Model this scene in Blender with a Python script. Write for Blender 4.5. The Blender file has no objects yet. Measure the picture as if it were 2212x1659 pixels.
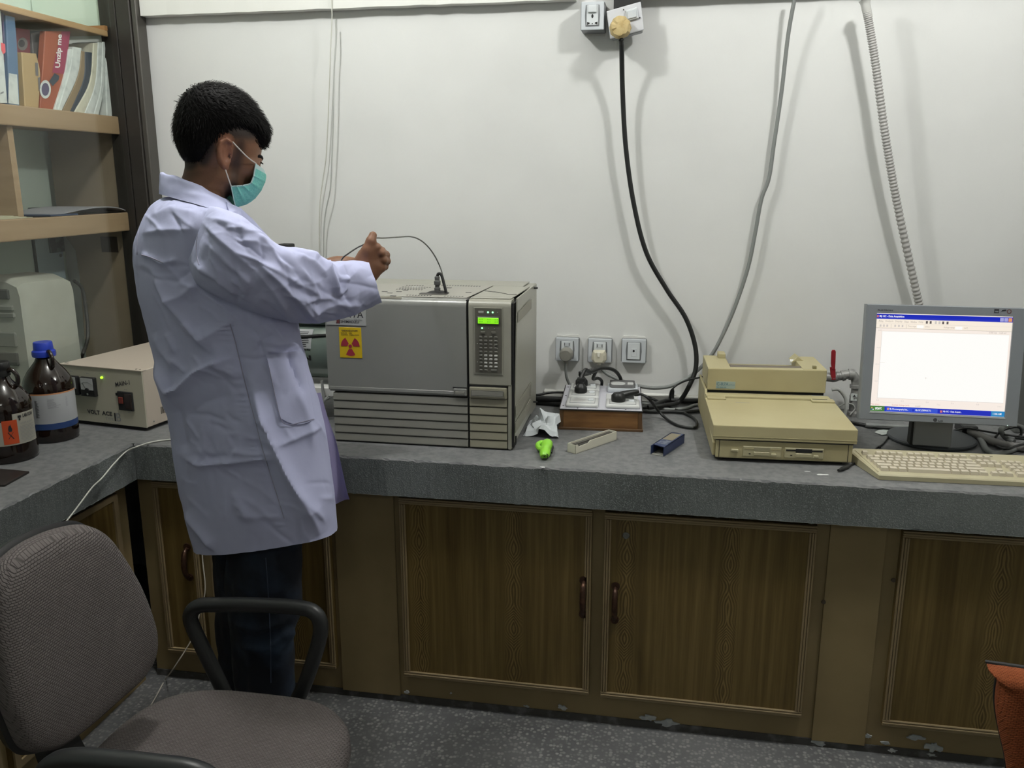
import bpy, bmesh, math, random
import numpy as np
from mathutils import Vector, Matrix

random.seed(7); rng = np.random.default_rng(7)
SC = bpy.context.scene
COL = SC.collection
pi = math.pi

# ------------------------------------------------------------------ camera
F_PX, CX, CY = 1856.6, 1106.0, 829.5
YAW, PITCH, ROLL = .180068, -.232699, -.001208
CAM = Vector((0, 0, 1.54))
FW = Vector((-math.sin(YAW) * math.cos(PITCH), math.cos(YAW) * math.cos(PITCH), math.sin(PITCH)))
_r = Vector((math.cos(YAW), math.sin(YAW), 0)); _u = _r.cross(FW)
RT = _r * math.cos(ROLL) + _u * math.sin(ROLL)
UP = _u * math.cos(ROLL) - _r * math.sin(ROLL)
cam_d = bpy.data.cameras.new('camera'); cam_d.sensor_width = 36; cam_d.lens = 36 * F_PX / 2212
cam_d.clip_start = .02
cam = bpy.data.objects.new('camera', cam_d); COL.objects.link(cam)
M4 = Matrix.Identity(4)
for i in range(3):
    M4[i][0] = RT[i]; M4[i][1] = UP[i]; M4[i][2] = -FW[i]; M4[i][3] = CAM[i]
cam.matrix_world = M4
SC.camera = cam

# ------------------------------------------------------------------ light and exposure
SC.view_settings.view_transform = 'Standard'; SC.view_settings.look = 'None'
SC.view_settings.exposure = 0.0; SC.view_settings.gamma = 1.0; SC.view_settings.use_curve_mapping = False
W = bpy.data.worlds.new('room_air'); SC.world = W; W.use_nodes = True
W.node_tree.nodes['Background'].inputs[0].default_value = (.7, .8, .9, 1)
W.node_tree.nodes['Background'].inputs[1].default_value = .02
TUBES = [(-1.02, 1.80, 2.72, 54.0), (.74, 1.86, 2.72, 56.0), (.1, -1.2, 2.74, 15.0)]
for tx, ty, tz, pw in TUBES:
    ld = bpy.data.lights.new('bulb_light', 'POINT'); ld.shadow_soft_size = .055
    ld.energy = pw; ld.color = (1.0, 1.0, .965)
    lo = bpy.data.objects.new('bulb_light', ld); COL.objects.link(lo); lo.location = (tx, ty, tz)

# ------------------------------------------------------------------ pixel helpers (photo pixel -> point on a real plane)
def ray(x, y): return FW + RT * ((x - CX) / F_PX) - UP * ((y - CY) / F_PX)
def PX(x, y, X): d = ray(x, y); return CAM + d * (X / d.x)
def PY(x, y, Y): d = ray(x, y); return CAM + d * (Y / d.y)
def PZ(x, y, Z): d = ray(x, y); return CAM + d * ((Z - CAM.z) / d.z)
def PROJ(p):
    v = Vector(p) - CAM; w = v.dot(FW)
    return CX + F_PX * v.dot(RT) / w, CY - F_PX * v.dot(UP) / w

# ------------------------------------------------------------------ materials
MATS = {}
def srgb(r, g, b):
    f = lambda c: (c / 255) / 12.92 if c / 255 <= .04045 else ((c / 255 + .055) / 1.055) ** 2.4
    return (f(r), f(g), f(b))
def mat(name, col, rough=.5, metal=0, var=None, bump=None, spec=.5, emis=None, trans=0, ior=1.45, stretch=None, coat=0):
    """var=(scale, other colour, lo, hi) noise mixed into the colour; bump=(scale, strength, distance)"""
    if name in MATS: return MATS[name]
    m = bpy.data.materials.new(name); m.use_nodes = True
    nt = m.node_tree; b = nt.nodes['Principled BSDF']
    b.inputs['Base Color'].default_value = (*col, 1); b.inputs['Roughness'].default_value = rough
    b.inputs['Metallic'].default_value = metal; b.inputs['Specular IOR Level'].default_value = spec
    b.inputs['IOR'].default_value = ior
    b.inputs['Transmission Weight'].default_value = trans
    b.inputs['Coat Weight'].default_value = coat
    if emis:
        b.inputs['Emission Color'].default_value = (*emis[0], 1); b.inputs['Emission Strength'].default_value = emis[1]
    tc = nt.nodes.new('ShaderNodeTexCoord'); src = tc.outputs['Object']
    if stretch:
        mp = nt.nodes.new('ShaderNodeMapping'); mp.inputs['Scale'].default_value = stretch
        nt.links.new(src, mp.inputs['Vector']); src = mp.outputs['Vector']
    if var:
        n = nt.nodes.new('ShaderNodeTexNoise'); n.inputs['Scale'].default_value = var[0]; n.inputs['Detail'].default_value = 6
        nt.links.new(src, n.inputs['Vector'])
        r = nt.nodes.new('ShaderNodeMapRange'); r.inputs['From Min'].default_value = var[2]; r.inputs['From Max'].default_value = var[3]
        nt.links.new(n.outputs['Fac'], r.inputs['Value'])
        mx = nt.nodes.new('ShaderNodeMix'); mx.data_type = 'RGBA'
        mx.inputs['A'].default_value = (*col, 1); mx.inputs['B'].default_value = (*var[1], 1)
        nt.links.new(r.outputs['Result'], mx.inputs['Factor']); nt.links.new(mx.outputs['Result'], b.inputs['Base Color'])
    if bump:
        n2 = nt.nodes.new('ShaderNodeTexNoise'); n2.inputs['Scale'].default_value = bump[0]; n2.inputs['Detail'].default_value = 5
        nt.links.new(src, n2.inputs['Vector'])
        bp = nt.nodes.new('ShaderNodeBump'); bp.inputs['Strength'].default_value = bump[1]; bp.inputs['Distance'].default_value = bump[2]
        nt.links.new(n2.outputs['Fac'], bp.inputs['Height']); nt.links.new(bp.outputs['Normal'], b.inputs['Normal'])
    MATS[name] = m
    return m
def nodes_of(m):
    nt = m.node_tree
    return nt, nt.nodes['Principled BSDF']
def N(nt, kind, **kw):
    n = nt.nodes.new(kind)
    for k, v in kw.items():
        if k in n.inputs.keys(): n.inputs[k].default_value = v
        else: setattr(n, k, v)
    return n

def terrazzo(name, base, chip, dark, scale, rough=.75, amount=.5):
    m = mat(name, base, rough); nt, b = nodes_of(m); L = nt.links.new
    tc = N(nt, 'ShaderNodeTexCoord')
    v = N(nt, 'ShaderNodeTexVoronoi', Scale=scale); L(tc.outputs['Object'], v.inputs['Vector'])
    sep = N(nt, 'ShaderNodeSeparateColor'); L(v.outputs['Color'], sep.inputs[0])
    r1 = N(nt, 'ShaderNodeMapRange'); r1.inputs['From Min'].default_value = 1 - amount; r1.inputs['From Max'].default_value = 1.0
    L(sep.outputs[0], r1.inputs['Value'])
    r2 = N(nt, 'ShaderNodeMapRange'); r2.inputs['From Min'].default_value = .35; r2.inputs['From Max'].default_value = .6
    r2.inputs['To Min'].default_value = 1; r2.inputs['To Max'].default_value = 0
    L(v.outputs['Distance'], r2.inputs['Value'])
    mm = N(nt, 'ShaderNodeMath', operation='MULTIPLY'); L(r1.outputs[0], mm.inputs[0]); L(r2.outputs[0], mm.inputs[1])
    n = N(nt, 'ShaderNodeTexNoise', Scale=3.5, Detail=7); L(tc.outputs['Object'], n.inputs['Vector'])
    r3 = N(nt, 'ShaderNodeMapRange'); r3.inputs['From Min'].default_value = .38; r3.inputs['From Max'].default_value = .68
    L(n.outputs['Fac'], r3.inputs['Value'])
    mx0 = N(nt, 'ShaderNodeMix', data_type='RGBA'); mx0.inputs['A'].default_value = (*base, 1); mx0.inputs['B'].default_value = (*dark, 1)
    L(r3.outputs[0], mx0.inputs['Factor'])
    mx = N(nt, 'ShaderNodeMix', data_type='RGBA'); mx.inputs['B'].default_value = (*chip, 1)
    L(mx0.outputs['Result'], mx.inputs['A']); L(mm.outputs[0], mx.inputs['Factor'])
    L(mx.outputs['Result'], b.inputs['Base Color'])
    bp = N(nt, 'ShaderNodeBump', Strength=.35, Distance=.002); L(v.outputs['Distance'], bp.inputs['Height']); L(bp.outputs['Normal'], b.inputs['Normal'])
    return m

# ------------------------------------------------------------------ mesh builder
class MB:
    def __init__(s): s.v = []; s.f = []; s.mi = []; s.m = 0
    def add(s, vs, fs):
        o = len(s.v); s.v += [tuple(p) for p in vs]; s.f += [tuple(i + o for i in f) for f in fs]; s.mi += [s.m] * len(fs); return s
    def box(s, a, b):
        x0, y0, z0 = [min(p, q) for p, q in zip(a, b)]; x1, y1, z1 = [max(p, q) for p, q in zip(a, b)]
        return s.add([(x0, y0, z0), (x1, y0, z0), (x1, y1, z0), (x0, y1, z0), (x0, y0, z1), (x1, y0, z1), (x1, y1, z1), (x0, y1, z1)],
                     [(0, 3, 2, 1), (4, 5, 6, 7), (0, 1, 5, 4), (1, 2, 6, 5), (2, 3, 7, 6), (3, 0, 4, 7)])
    def bbox(s, a, b, r=.004, seg=2):
        bm = bmesh.new(); t = MB().box(a, b)
        vs = [bm.verts.new(p) for p in t.v]
        for f in t.f: bm.faces.new([vs[i] for i in f])
        bmesh.ops.bevel(bm, geom=list(bm.edges), offset=r, segments=seg, affect='EDGES', profile=.6)
        bm.verts.index_update()
        s.add([v.co[:] for v in bm.verts], [[v.index for v in f.verts] for f in bm.faces]); bm.free(); return s
    def prism(s, poly, off):
        n = len(poly); o = Vector(off)
        vs = [Vector(p) for p in poly] + [Vector(p) + o for p in poly]
        return s.add(vs, [tuple(range(n))[::-1], tuple(range(n, 2 * n))] + [(i, (i + 1) % n, n + (i + 1) % n, n + i) for i in range(n)])
    def bprism(s, poly, off, r=.003, seg=2):
        bm = bmesh.new(); t = MB().prism(poly, off)
        vs = [bm.verts.new(p) for p in t.v]
        for f in t.f: bm.faces.new([vs[i] for i in f])
        bmesh.ops.recalc_face_normals(bm, faces=list(bm.faces))
        bmesh.ops.bevel(bm, geom=list(bm.edges), offset=r, segments=seg, affect='EDGES', profile=.6)
        bm.verts.index_update()
        s.add([v.co[:] for v in bm.verts], [[v.index for v in f.verts] for f in bm.faces]); bm.free(); return s
    def loft(s, rings, closed=True, cap=True):
        n = len(rings[0]); vs = [p for r in rings for p in r]; fs = []
        for k in range(len(rings) - 1):
            for i in range(n if closed else n - 1):
                j = (i + 1) % n; fs.append((k * n + i, k * n + j, (k + 1) * n + j, (k + 1) * n + i))
        if cap and closed:
            fs.append(tuple(range(n))[::-1]); fs.append(tuple(range((len(rings) - 1) * n, len(rings) * n)))
        return s.add(vs, fs)
    def tube(s, pts, r, n=10, cap=True, mod=None):
        pts = [Vector(p) for p in pts]; rings = []; prev = None
        for i, p in enumerate(pts):
            t = (pts[min(i + 1, len(pts) - 1)] - pts[max(i - 1, 0)]).normalized()
            if prev is None:
                a = Vector((0, 0, 1)) if abs(t.z) < .9 else Vector((1, 0, 0))
                u = t.cross(a).normalized()
            else: u = (prev - t * prev.dot(t)).normalized()
            prev = u; w = t.cross(u); rr = (r[i] if hasattr(r, '__len__') else r) * (mod(i) if mod else 1)
            rings.append([p + (u * math.cos(2 * pi * k / n) + w * math.sin(2 * pi * k / n)) * rr for k in range(n)])
        return s.loft(rings, True, cap)
    def cyl(s, p, q, r, n=20, r2=None):
        return s.tube([p, q], [r, r if r2 is None else r2], n)
    def lathe(s, prof, axis_p=(0, 0, 0), n=32, axis='z'):
        rings = []
        for r, h in prof:
            ring = []
            for k in range(n):
                c, d = r * math.cos(2 * pi * k / n), r * math.sin(2 * pi * k / n)
                q = {'z': (c, d, h), 'y': (c, -h, d) if False else (c, h, -d), 'x': (h, c, d)}[axis]
                ring.append(Vector(q) + Vector(axis_p))
            rings.append(ring)
        return s.loft(rings)
    def ball(s, c, r, n=14, m=9):
        r = r if hasattr(r, '__len__') else (r, r, r)
        rings = []
        for j in range(m):
            a = -pi / 2 + pi * (j + .5 * (j == 0) * .2 - .5 * (j == m - 1) * .2) / (m - 1)
            rings.append([(c[0] + r[0] * math.cos(a) * math.cos(2 * pi * k / n), c[1] + r[1] * math.cos(a) * math.sin(2 * pi * k / n), c[2] + r[2] * math.sin(a)) for k in range(n)])
        return s.loft(rings)

ROOTS = {}
def link_mesh(name, mb, m, smooth=None):
    me = bpy.data.meshes.new(name)
    if isinstance(mb, MB):
        me.from_pydata([tuple(v) for v in mb.v], [], mb.f)
        mi = mb.mi
    else:
        vs, fs = mb
        me.from_pydata(vs, [], fs); mi = None
    ms = m if isinstance(m, (list, tuple)) else [m]
    for x in ms: me.materials.append(x)
    if mi and len(ms) > 1: me.polygons.foreach_set('material_index', mi)
    bm = bmesh.new(); bm.from_mesh(me); bmesh.ops.recalc_face_normals(bm, faces=list(bm.faces))
    if smooth is not None:
        for e in bm.edges:
            if len(e.link_faces) == 2 and e.calc_face_angle(0) > math.radians(smooth): e.smooth = False
        for f in bm.faces: f.smooth = True
    bm.to_mesh(me); bm.free(); me.update()
    return me
def tag(o, label=None, cat=None, group=None, kind=None):
    if label: o['label'] = label
    if cat: o['category'] = cat
    if group: o['group'] = group
    if kind: o['kind'] = kind
    return o
def thing(name, label, cat, loc=(0, 0, 0), rz=0, group=None):
    o = bpy.data.objects.new(name, None); COL.objects.link(o); o.empty_display_size = .05
    o.matrix_world = Matrix.Translation(loc) @ Matrix.Rotation(rz, 4, 'Z')
    o.location = loc; o.rotation_euler = (0, 0, rz)
    ROOTS[o.name] = Matrix.Translation(loc) @ Matrix.Rotation(rz, 4, 'Z')
    return tag(o, label, cat, group)
def root_of(o):
    while o.parent: o = o.parent
    return ROOTS.get(o.name, Matrix.Identity(4))
def part(name, mb, m, parent, world=False, smooth=None, label=None, kind=None):
    """mesh child; coordinates local to the thing unless world=True"""
    me = link_mesh(name, mb, m, smooth)
    if world: me.transform(root_of(parent).inverted())
    o = bpy.data.objects.new(name, me); COL.objects.link(o); o.parent = parent
    return tag(o, label, kind=kind)
def solo(name, mb, m, label=None, cat=None, group=None, kind=None, smooth=None, recenter=True):
    """top-level single-mesh thing given in world coordinates; origin moved to its base"""
    me = link_mesh(name, mb, m, smooth)
    o = bpy.data.objects.new(name, me); COL.objects.link(o)
    if recenter:
        vs = np.array([v.co[:] for v in me.vertices]); c = Vector(((vs[:, 0].min() + vs[:, 0].max()) / 2, (vs[:, 1].min() + vs[:, 1].max()) / 2, vs[:, 2].min()))
        me.transform(Matrix.Translation(-c)); o.location = c
        ROOTS[o.name] = Matrix.Translation(c)
    else: ROOTS[o.name] = Matrix.Identity(4)
    return tag(o, label, cat, group, kind)
def share(name, me_obj, parent, offset=(0, 0, 0)):
    o = bpy.data.objects.new(name, me_obj.data); COL.objects.link(o); o.parent = parent; o.location = offset
    return o
def crom(pts, n=8, closed=False):
    P = [Vector(p) for p in pts]; out = []; m = len(P)
    rngk = range(m if closed else m - 1)
    for i in rngk:
        p0 = P[(i - 1) % m] if closed or i > 0 else P[0] * 2 - P[1]
        p1 = P[i]; p2 = P[(i + 1) % m]
        p3 = P[(i + 2) % m] if closed or i + 2 < m else P[m - 1] * 2 - P[m - 2]
        for k in range(n):
            t = k / n
            out.append(.5 * ((2 * p1) + (p2 - p0) * t + (2 * p0 - 5 * p1 + 4 * p2 - p3) * t * t + (3 * p1 - p0 - 3 * p2 + p3) * t ** 3))
    if not closed: out.append(P[-1])
    return out
TXT_N = [0]
def txt_mesh(s, w, h=None, depth=.0004, bold=0, shear=0):
    """text as (verts, faces) in the xy plane, lower-left at 0, fitted to w x h"""
    c = bpy.data.curves.new('t', 'FONT'); c.body = s; c.size = 1; c.extrude = 0; c.offset = bold; c.shear = shear; c.resolution_u = 2
    o = bpy.data.objects.new('t', c); COL.objects.link(o)
    me = bpy.data.meshes.new_from_object(o.evaluated_get(bpy.context.evaluated_depsgraph_get()))
    vs = np.array([v.co[:] for v in me.vertices]); fs = [tuple(p.vertices) for p in me.polygons]
    bpy.data.objects.remove(o); bpy.data.curves.remove(c); bpy.data.meshes.remove(me)
    vs -= vs.min(0); sx = w / max(vs[:, 0].max(), 1e-6); sy = sx if h is None else h / max(vs[:, 1].max(), 1e-6)
    vs[:, 0] *= sx; vs[:, 1] *= sy; vs[:, 2] = 0
    return vs, fs
def text(s, w, h, origin, ux, uy, m, parent, name='lettering', world=False, bold=0, shear=0):
    vs, fs = txt_mesh(s, w, h, bold=bold, shear=shear)
    ux = Vector(ux); uy = Vector(uy); o = Vector(origin)
    pts = [o + ux * v[0] + uy * v[1] for v in vs]
    mb = MB().add(pts, fs)
    me = bpy.data.meshes.new(name); me.from_pydata([tuple(p) for p in mb.v], [], mb.f); me.materials.append(m)
    if world: me.transform(root_of(parent).inverted())
    ob = bpy.data.objects.new(name, me); COL.objects.link(ob); ob.parent = parent
    return ob
def bar_text(rows, origin, ux, uy, m, parent, name='small_print', world=False):
    """fine print: rows of (u0, u1, v, h) as thin word-like dashes"""
    mb = MB(); ux = Vector(ux); uy = Vector(uy); o = Vector(origin)
    for u0, u1, v, h in rows:
        u = u0
        while u < u1:
            L = min(random.uniform(2.5, 6) * h, u1 - u)
            mb.add([o + ux * u + uy * v, o + ux * (u + L) + uy * v, o + ux * (u + L) + uy * (v + h), o + ux * u + uy * (v + h)], [(0, 1, 2, 3)])
            u += L + h * .9
    return part(name, mb, m, parent, world=world)
# ================================================================== ROOM
FLOOR_Z = 0.0; ZC = .79; YW = 2.95; YF = 2.175; YCAB = 2.225; XLE = -1.525; XLW = -2.27
m_wall = mat('wall_paint', (.68, .685, .675), .7, var=(2.2, (.635, .64, .63), .45, .7), bump=(35, .12, .004))
m_beam = mat('beam_paint', (.72, .72, .69), .65, bump=(30, .1, .003))
m_ceil = mat('ceiling_paint', (.75, .75, .72), .8)
m_pale = mat('pale_green_wall', (.72, .84, .76), .6, var=(3, (.68, .80, .72), .4, .65))
m_roomside = mat('room_side_paint', (.55, .55, .52), .8)
m_floor = terrazzo('terrazzo_floor', (.12, .122, .124), (.23, .23, .22), (.075, .077, .08), 95, .6, .75)
m_top = mat('worktop_stone', (.165, .167, .168), .55, var=(55, (.115, .119, .123), .40, .66), bump=(160, .25, .002))
m_fascia = terrazzo('worktop_edge', (.165, .182, .177), (.25, .27, .265), (.105, .116, .113), 330, .9, .55)

def slab(name, a, b, m, kind='structure', smooth=None):
    return solo(name, MB().box(a, b), m, kind=kind, recenter=True)
slab('floor', (-3.2, -2.2, -.06), (2.7, 2.95, 0), m_floor)
slab('wall_back', (-2.45, YW, 0), (2.7, 3.05, 2.92), m_wall)
slab('wall_left', (XLW - .1, -2.2, 0), (XLW, 2.95, 2.92), m_pale)
slab('wall_right', (2.6, -2.2, 0), (2.7, 2.95, 2.92), m_roomside)
slab('wall_front', (-2.45, -2.3, 0), (2.7, -2.2, 2.92), m_roomside)
slab('ceiling', (-2.45, -2.3, 2.9), (2.7, 3.05, 3.0), m_ceil)
# projecting beam above the socket line, in two lengths with a gap where the sockets sit
m_dark = mat('black_void', (.01, .01, .01), .8)
xl = PY(305, 42, 2.91).x; xg0 = PY(1243, 7, 2.91).x; xg1 = PY(1392, 6, 2.91).x
def beam(name, x0, x1):
    mb = MB(); n = max(4, int((x1 - x0) / .05)); rr = []
    for i in range(n + 1):
        x = x0 + (x1 - x0) * i / n; w = random.uniform(-.0015, .0015)
        rr.append([(x, 2.908 + w, 2.096 + w), (x, 2.955, 2.096 + w * .5), (x, 2.955, 2.9), (x, 2.908, 2.9)])
    mb.loft(rr); return solo(name, mb, m_beam, kind='structure')
beam('trim_1', xl, xg0); beam('trim_2', xg1, 2.6)
slab('trim_3', (xg0, 2.925, 2.135), (xg1, 2.955, 2.9), m_beam)

# fluorescent lamps on the ceiling (above the frame)
m_tube = mat('lit_tube', (.9, .9, .9), .4, emis=((.97, 1, .95), 2.0)); m_white = mat('white_enamel', (.75, .75, .73), .4)
for i, (tx, ty, tz, pw) in enumerate(TUBES):
    t = thing('ceiling_lamp', ['lamp holder with folded tube on the ceiling over the left of the bench', 'lamp holder with folded tube on the ceiling over the right of the bench', 'lamp holder with folded tube on the ceiling at the back of the room'][i], 'lamp', (tx, ty, 2.9), group=None)
    part('rose', MB().lathe([(.05, 0), (.05, -.012), (.022, -.02), (.022, -.07), (.0001, -.07)]), m_white, t)
    for q in range(3):
        a = 2 * pi * q / 3; part('tube', MB().tube(crom([(.022 * math.cos(a), .022 * math.sin(a), -.07), (.024 * math.cos(a), .024 * math.sin(a), -.20), (.012 * math.cos(a + 1), .012 * math.sin(a + 1), -.215)], 4), .006, 8), m_tube, t)

# ================================================================== WORKTOP (one L-shaped slab)
wt = MB()
def edge_run(p0, p1, nrm, z0, z1, thick_to):
    pass
def rough_edge(mb, p0, p1, inward, n):
    """front lip of the slab: worn irregular top arris, top material 0 / edge material 1"""
    p0 = Vector(p0); p1 = Vector(p1); inw = Vector(inward); ring_t, ring_e, ring_b, ring_i = [], [], [], []
    for i in range(n + 1):
        p = p0.lerp(p1, i / n)
        e = rng.normal(0, .0011); g = rng.normal(0, .0011)
        ring_i.append(p + inw * .03 + Vector((0, 0, ZC)))
        ring_t.append(p + inw * (.004 + e) + Vector((0, 0, ZC - .001)))
        ring_e.append(p + inw * (.0 + e * .3) + Vector((0, 0, ZC - .006 + g)))
        ring_b.append(p + inw * (.001 + rng.normal(0, .0006)) + Vector((0, 0, ZC - .11 + rng.normal(0, .0012))))
    for a, b, k in ((ring_i, ring_t, 0), (ring_t, ring_e, 0), (ring_e, ring_b, 1)):
        mb.m = k; mb.loft([a, b], closed=False, cap=False)
    return ring_i, ring_b
ri, rb = rough_edge(wt, (XLE, YF, 0), (2.6, YF, 0), (0, 1, 0), 330)
ri2, rb2 = rough_edge(wt, (XLE, YF, 0), (XLE, -.6, 0), (-1, 0, 0), 220)
# top faces
wt.m = 0
back = [(p.x, 2.948, ZC) for p in ri]
wt.loft([ri, [Vector(b) for b in back]], closed=False, cap=False)
wt.loft([ri2, [Vector((XLW, p.y, ZC)) for p in ri2]], closed=False, cap=False)
wt.add([ri[0], (ri[0].x, 2.948, ZC), (XLW, 2.948, ZC), (XLW, ri2[0].y, ZC), ri2[0]], [(0, 1, 2, 3, 4)])
wt.add([(XLE, YF, ZC), ri[0], ri2[0]], [(0, 1, 2)])
wt.m = 1
zb = ZC - .11
wt.add([(XLE, YF, zb), (2.6, YF, zb), (2.6, 2.948, zb), (XLE, 2.948, zb)], [(0, 1, 2, 3)])
wt.add([(XLE, 2.948, zb), (XLW, 2.948, zb), (XLW, -.6, zb), (XLE, -.6, zb)], [(0, 1, 2, 3)])
wtop = solo('worktop', wt, [m_top, m_fascia], 'long grey L-shaped stone worktop with thick rough speckled edge', 'worktop', recenter=False)
# pink and white stains and dried paint on the worktop
m_paint = mat('dried_white_paint', (.62, .64, .63), .6)
for (cx_, cy_, sc_) in ((1745, 1018, .5), (1775, 1025, 1.0), (1172, 1009, .5), (1600, 1035, .25)):
    c = PZ(cx_, cy_, ZC + .0006); pts = []
    for k in range(11):
        a = 2 * pi * k / 11; r = random.uniform(.4, 1) * .010 * sc_
        pts.append((c.x + r * 2.0 * math.cos(a), c.y + r * math.sin(a), ZC + .0006))
    part('paint_splash', MB().add(pts, [tuple(range(11))]), m_paint, wtop)

# ================================================================== BASE CABINETS
m_frame = mat('cabinet_brown_paint', (.225, .168, .08), .6, var=(5, (.19, .14, .065), .4, .7), bump=(60, .1, .002))
m_mold = mat('beige_moulding', (.225, .168, .09), .55)
def laminate(name, x0):
    m = mat(name, (.2, .13, .05), .42); nt, b = nodes_of(m); L = nt.links.new
    tc = N(nt, 'ShaderNodeTexCoord'); sx = N(nt, 'ShaderNodeSeparateXYZ'); L(tc.outputs['Object'], sx.inputs[0])
    # straight grain
    mp = N(nt, 'ShaderNodeMapping'); mp.inputs['Scale'].default_value = (1, 1, .035); L(tc.outputs['Object'], mp.inputs['Vector'])
    n1 = N(nt, 'ShaderNodeTexNoise', Scale=85.0, Detail=5.0); L(mp.outputs[0], n1.inputs['Vector'])
    n0 = N(nt, 'ShaderNodeTexNoise', Scale=14.0, Detail=2.0); L(mp.outputs[0], n0.inputs['Vector'])
    # cathedral figure: nested ellipses along vertical strips every .255 m
    pp = N(nt, 'ShaderNodeMath', operation='ADD'); pp.inputs[1].default_value = x0; L(sx.outputs['X'], pp.inputs[0])
    wr = N(nt, 'ShaderNodeMath', operation='WRAP'); wr.inputs[1].default_value = -.138; wr.inputs[2].default_value = .138; L(pp.outputs[0], wr.inputs[0])
    mp2 = N(nt, 'ShaderNodeMapping'); mp2.inputs['Scale'].default_value = (1, 1, .22); L(tc.outputs['Object'], mp2.inputs['Vector'])
    nd = N(nt, 'ShaderNodeTexNoise', Scale=26.0, Detail=3.0); L(mp2.outputs[0], nd.inputs['Vector'])
    ax = N(nt, 'ShaderNodeMath', operation='ABSOLUTE'); L(wr.outputs[0], ax.inputs[0])
    # phase = |x|*k + z*kz + noise
    t1 = N(nt, 'ShaderNodeMath', operation='MULTIPLY'); t1.inputs[1].default_value = 820.0; L(ax.outputs[0], t1.inputs[0])
    zn = N(nt, 'ShaderNodeTexNoise', Scale=5.0, Detail=1.0); 
    cz = N(nt, 'ShaderNodeCombineXYZ'); L(sx.outputs['Z'], cz.inputs[2]); L(cz.outputs[0], zn.inputs['Vector'])
    t2 = N(nt, 'ShaderNodeMath', operation='MULTIPLY'); t2.inputs[1].default_value = 210.0; L(zn.outputs['Fac'], t2.inputs[0])
    t3 = N(nt, 'ShaderNodeMath', operation='MULTIPLY'); t3.inputs[1].default_value = 14.0; L(nd.outputs['Fac'], t3.inputs[0])
    a1 = N(nt, 'ShaderNodeMath', operation='ADD'); L(t1.outputs[0], a1.inputs[0]); L(t2.outputs[0], a1.inputs[1])
    a2 = N(nt, 'ShaderNodeMath', operation='ADD'); L(a1.outputs[0], a2.inputs[0]); L(t3.outputs[0], a2.inputs[1])
    sn = N(nt, 'ShaderNodeMath', operation='SINE'); L(a2.outputs[0], sn.inputs[0])
    ms = N(nt, 'ShaderNodeMapRange'); ms.inputs['From Min'].default_value = .006; ms.inputs['From Max'].default_value = .030
    ms.inputs['To Min'].default_value = 1; ms.inputs['To Max'].default_value = 0; L(ax.outputs[0], ms.inputs['Value'])
    sm = N(nt, 'ShaderNodeMath', operation='MULTIPLY'); L(sn.outputs[0], sm.inputs[0]); L(ms.outputs[0], sm.inputs[1])
    s2 = N(nt, 'ShaderNodeMath', operation='MULTIPLY_ADD'); s2.inputs[1].default_value = .36; L(sm.outputs[0], s2.inputs[0]); L(n1.outputs['Fac'], s2.inputs[2])
    s3 = N(nt, 'ShaderNodeMath', operation='MULTIPLY_ADD'); s3.inputs[1].default_value = .28; L(n0.outputs['Fac'], s3.inputs[0]); L(s2.outputs[0], s3.inputs[2])
    cr = N(nt, 'ShaderNodeValToRGB'); L(s3.outputs[0], cr.inputs[0])
    e = cr.color_ramp.elements; e[0].position = .30; e[0].color = (.064, .039, .0095, 1); e[1].position = .98; e[1].color = (.185, .127, .044, 1)
    x = e.new(.62); x.color = (.113, .075, .0215, 1)
    L(cr.outputs[0], b.inputs['Base Color']); return m
m_handle = mat('bronze_handle', (.055, .028, .018), .35, .6, var=(60, (.12, .06, .035), .5, .7))
m_chrome = mat('chrome', (.6, .6, .6), .2, 1); m_lock = mat('dull_lock', (.16, .16, .15), .4, .7)
m_chip = mat('chipped_plaster', (.30, .32, .33), .9, var=(60, (.42, .43, .42), .45, .65))

bc = thing('base_cabinet', 'brown built-in base cabinet with wood-grain laminate doors under the long worktop', 'cabinet', (0, YCAB, 0))
YD = YCAB - .018
xe = 2.55
def PD(x, y): return PY(x, y, YCAB)
doors = []  # (x0, x1, z0, z1)
d1 = (PD(878, 1443).x, PD(1273, 1487).x); d2 = (PD(1298, 1496).x, PD(1728, 1544).x)
d3x0 = PD(1901, 1558).x; d0x1 = PD(732, 1438).x; dLx1 = PD(443, 1250).x
zd0, zd1 = .098, .665
body = MB()
body.box((-1.56, 0, 0), (xe, .6, .672))
part('carcass', body, m_frame, bc, label='brown painted cabinet front')
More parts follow.
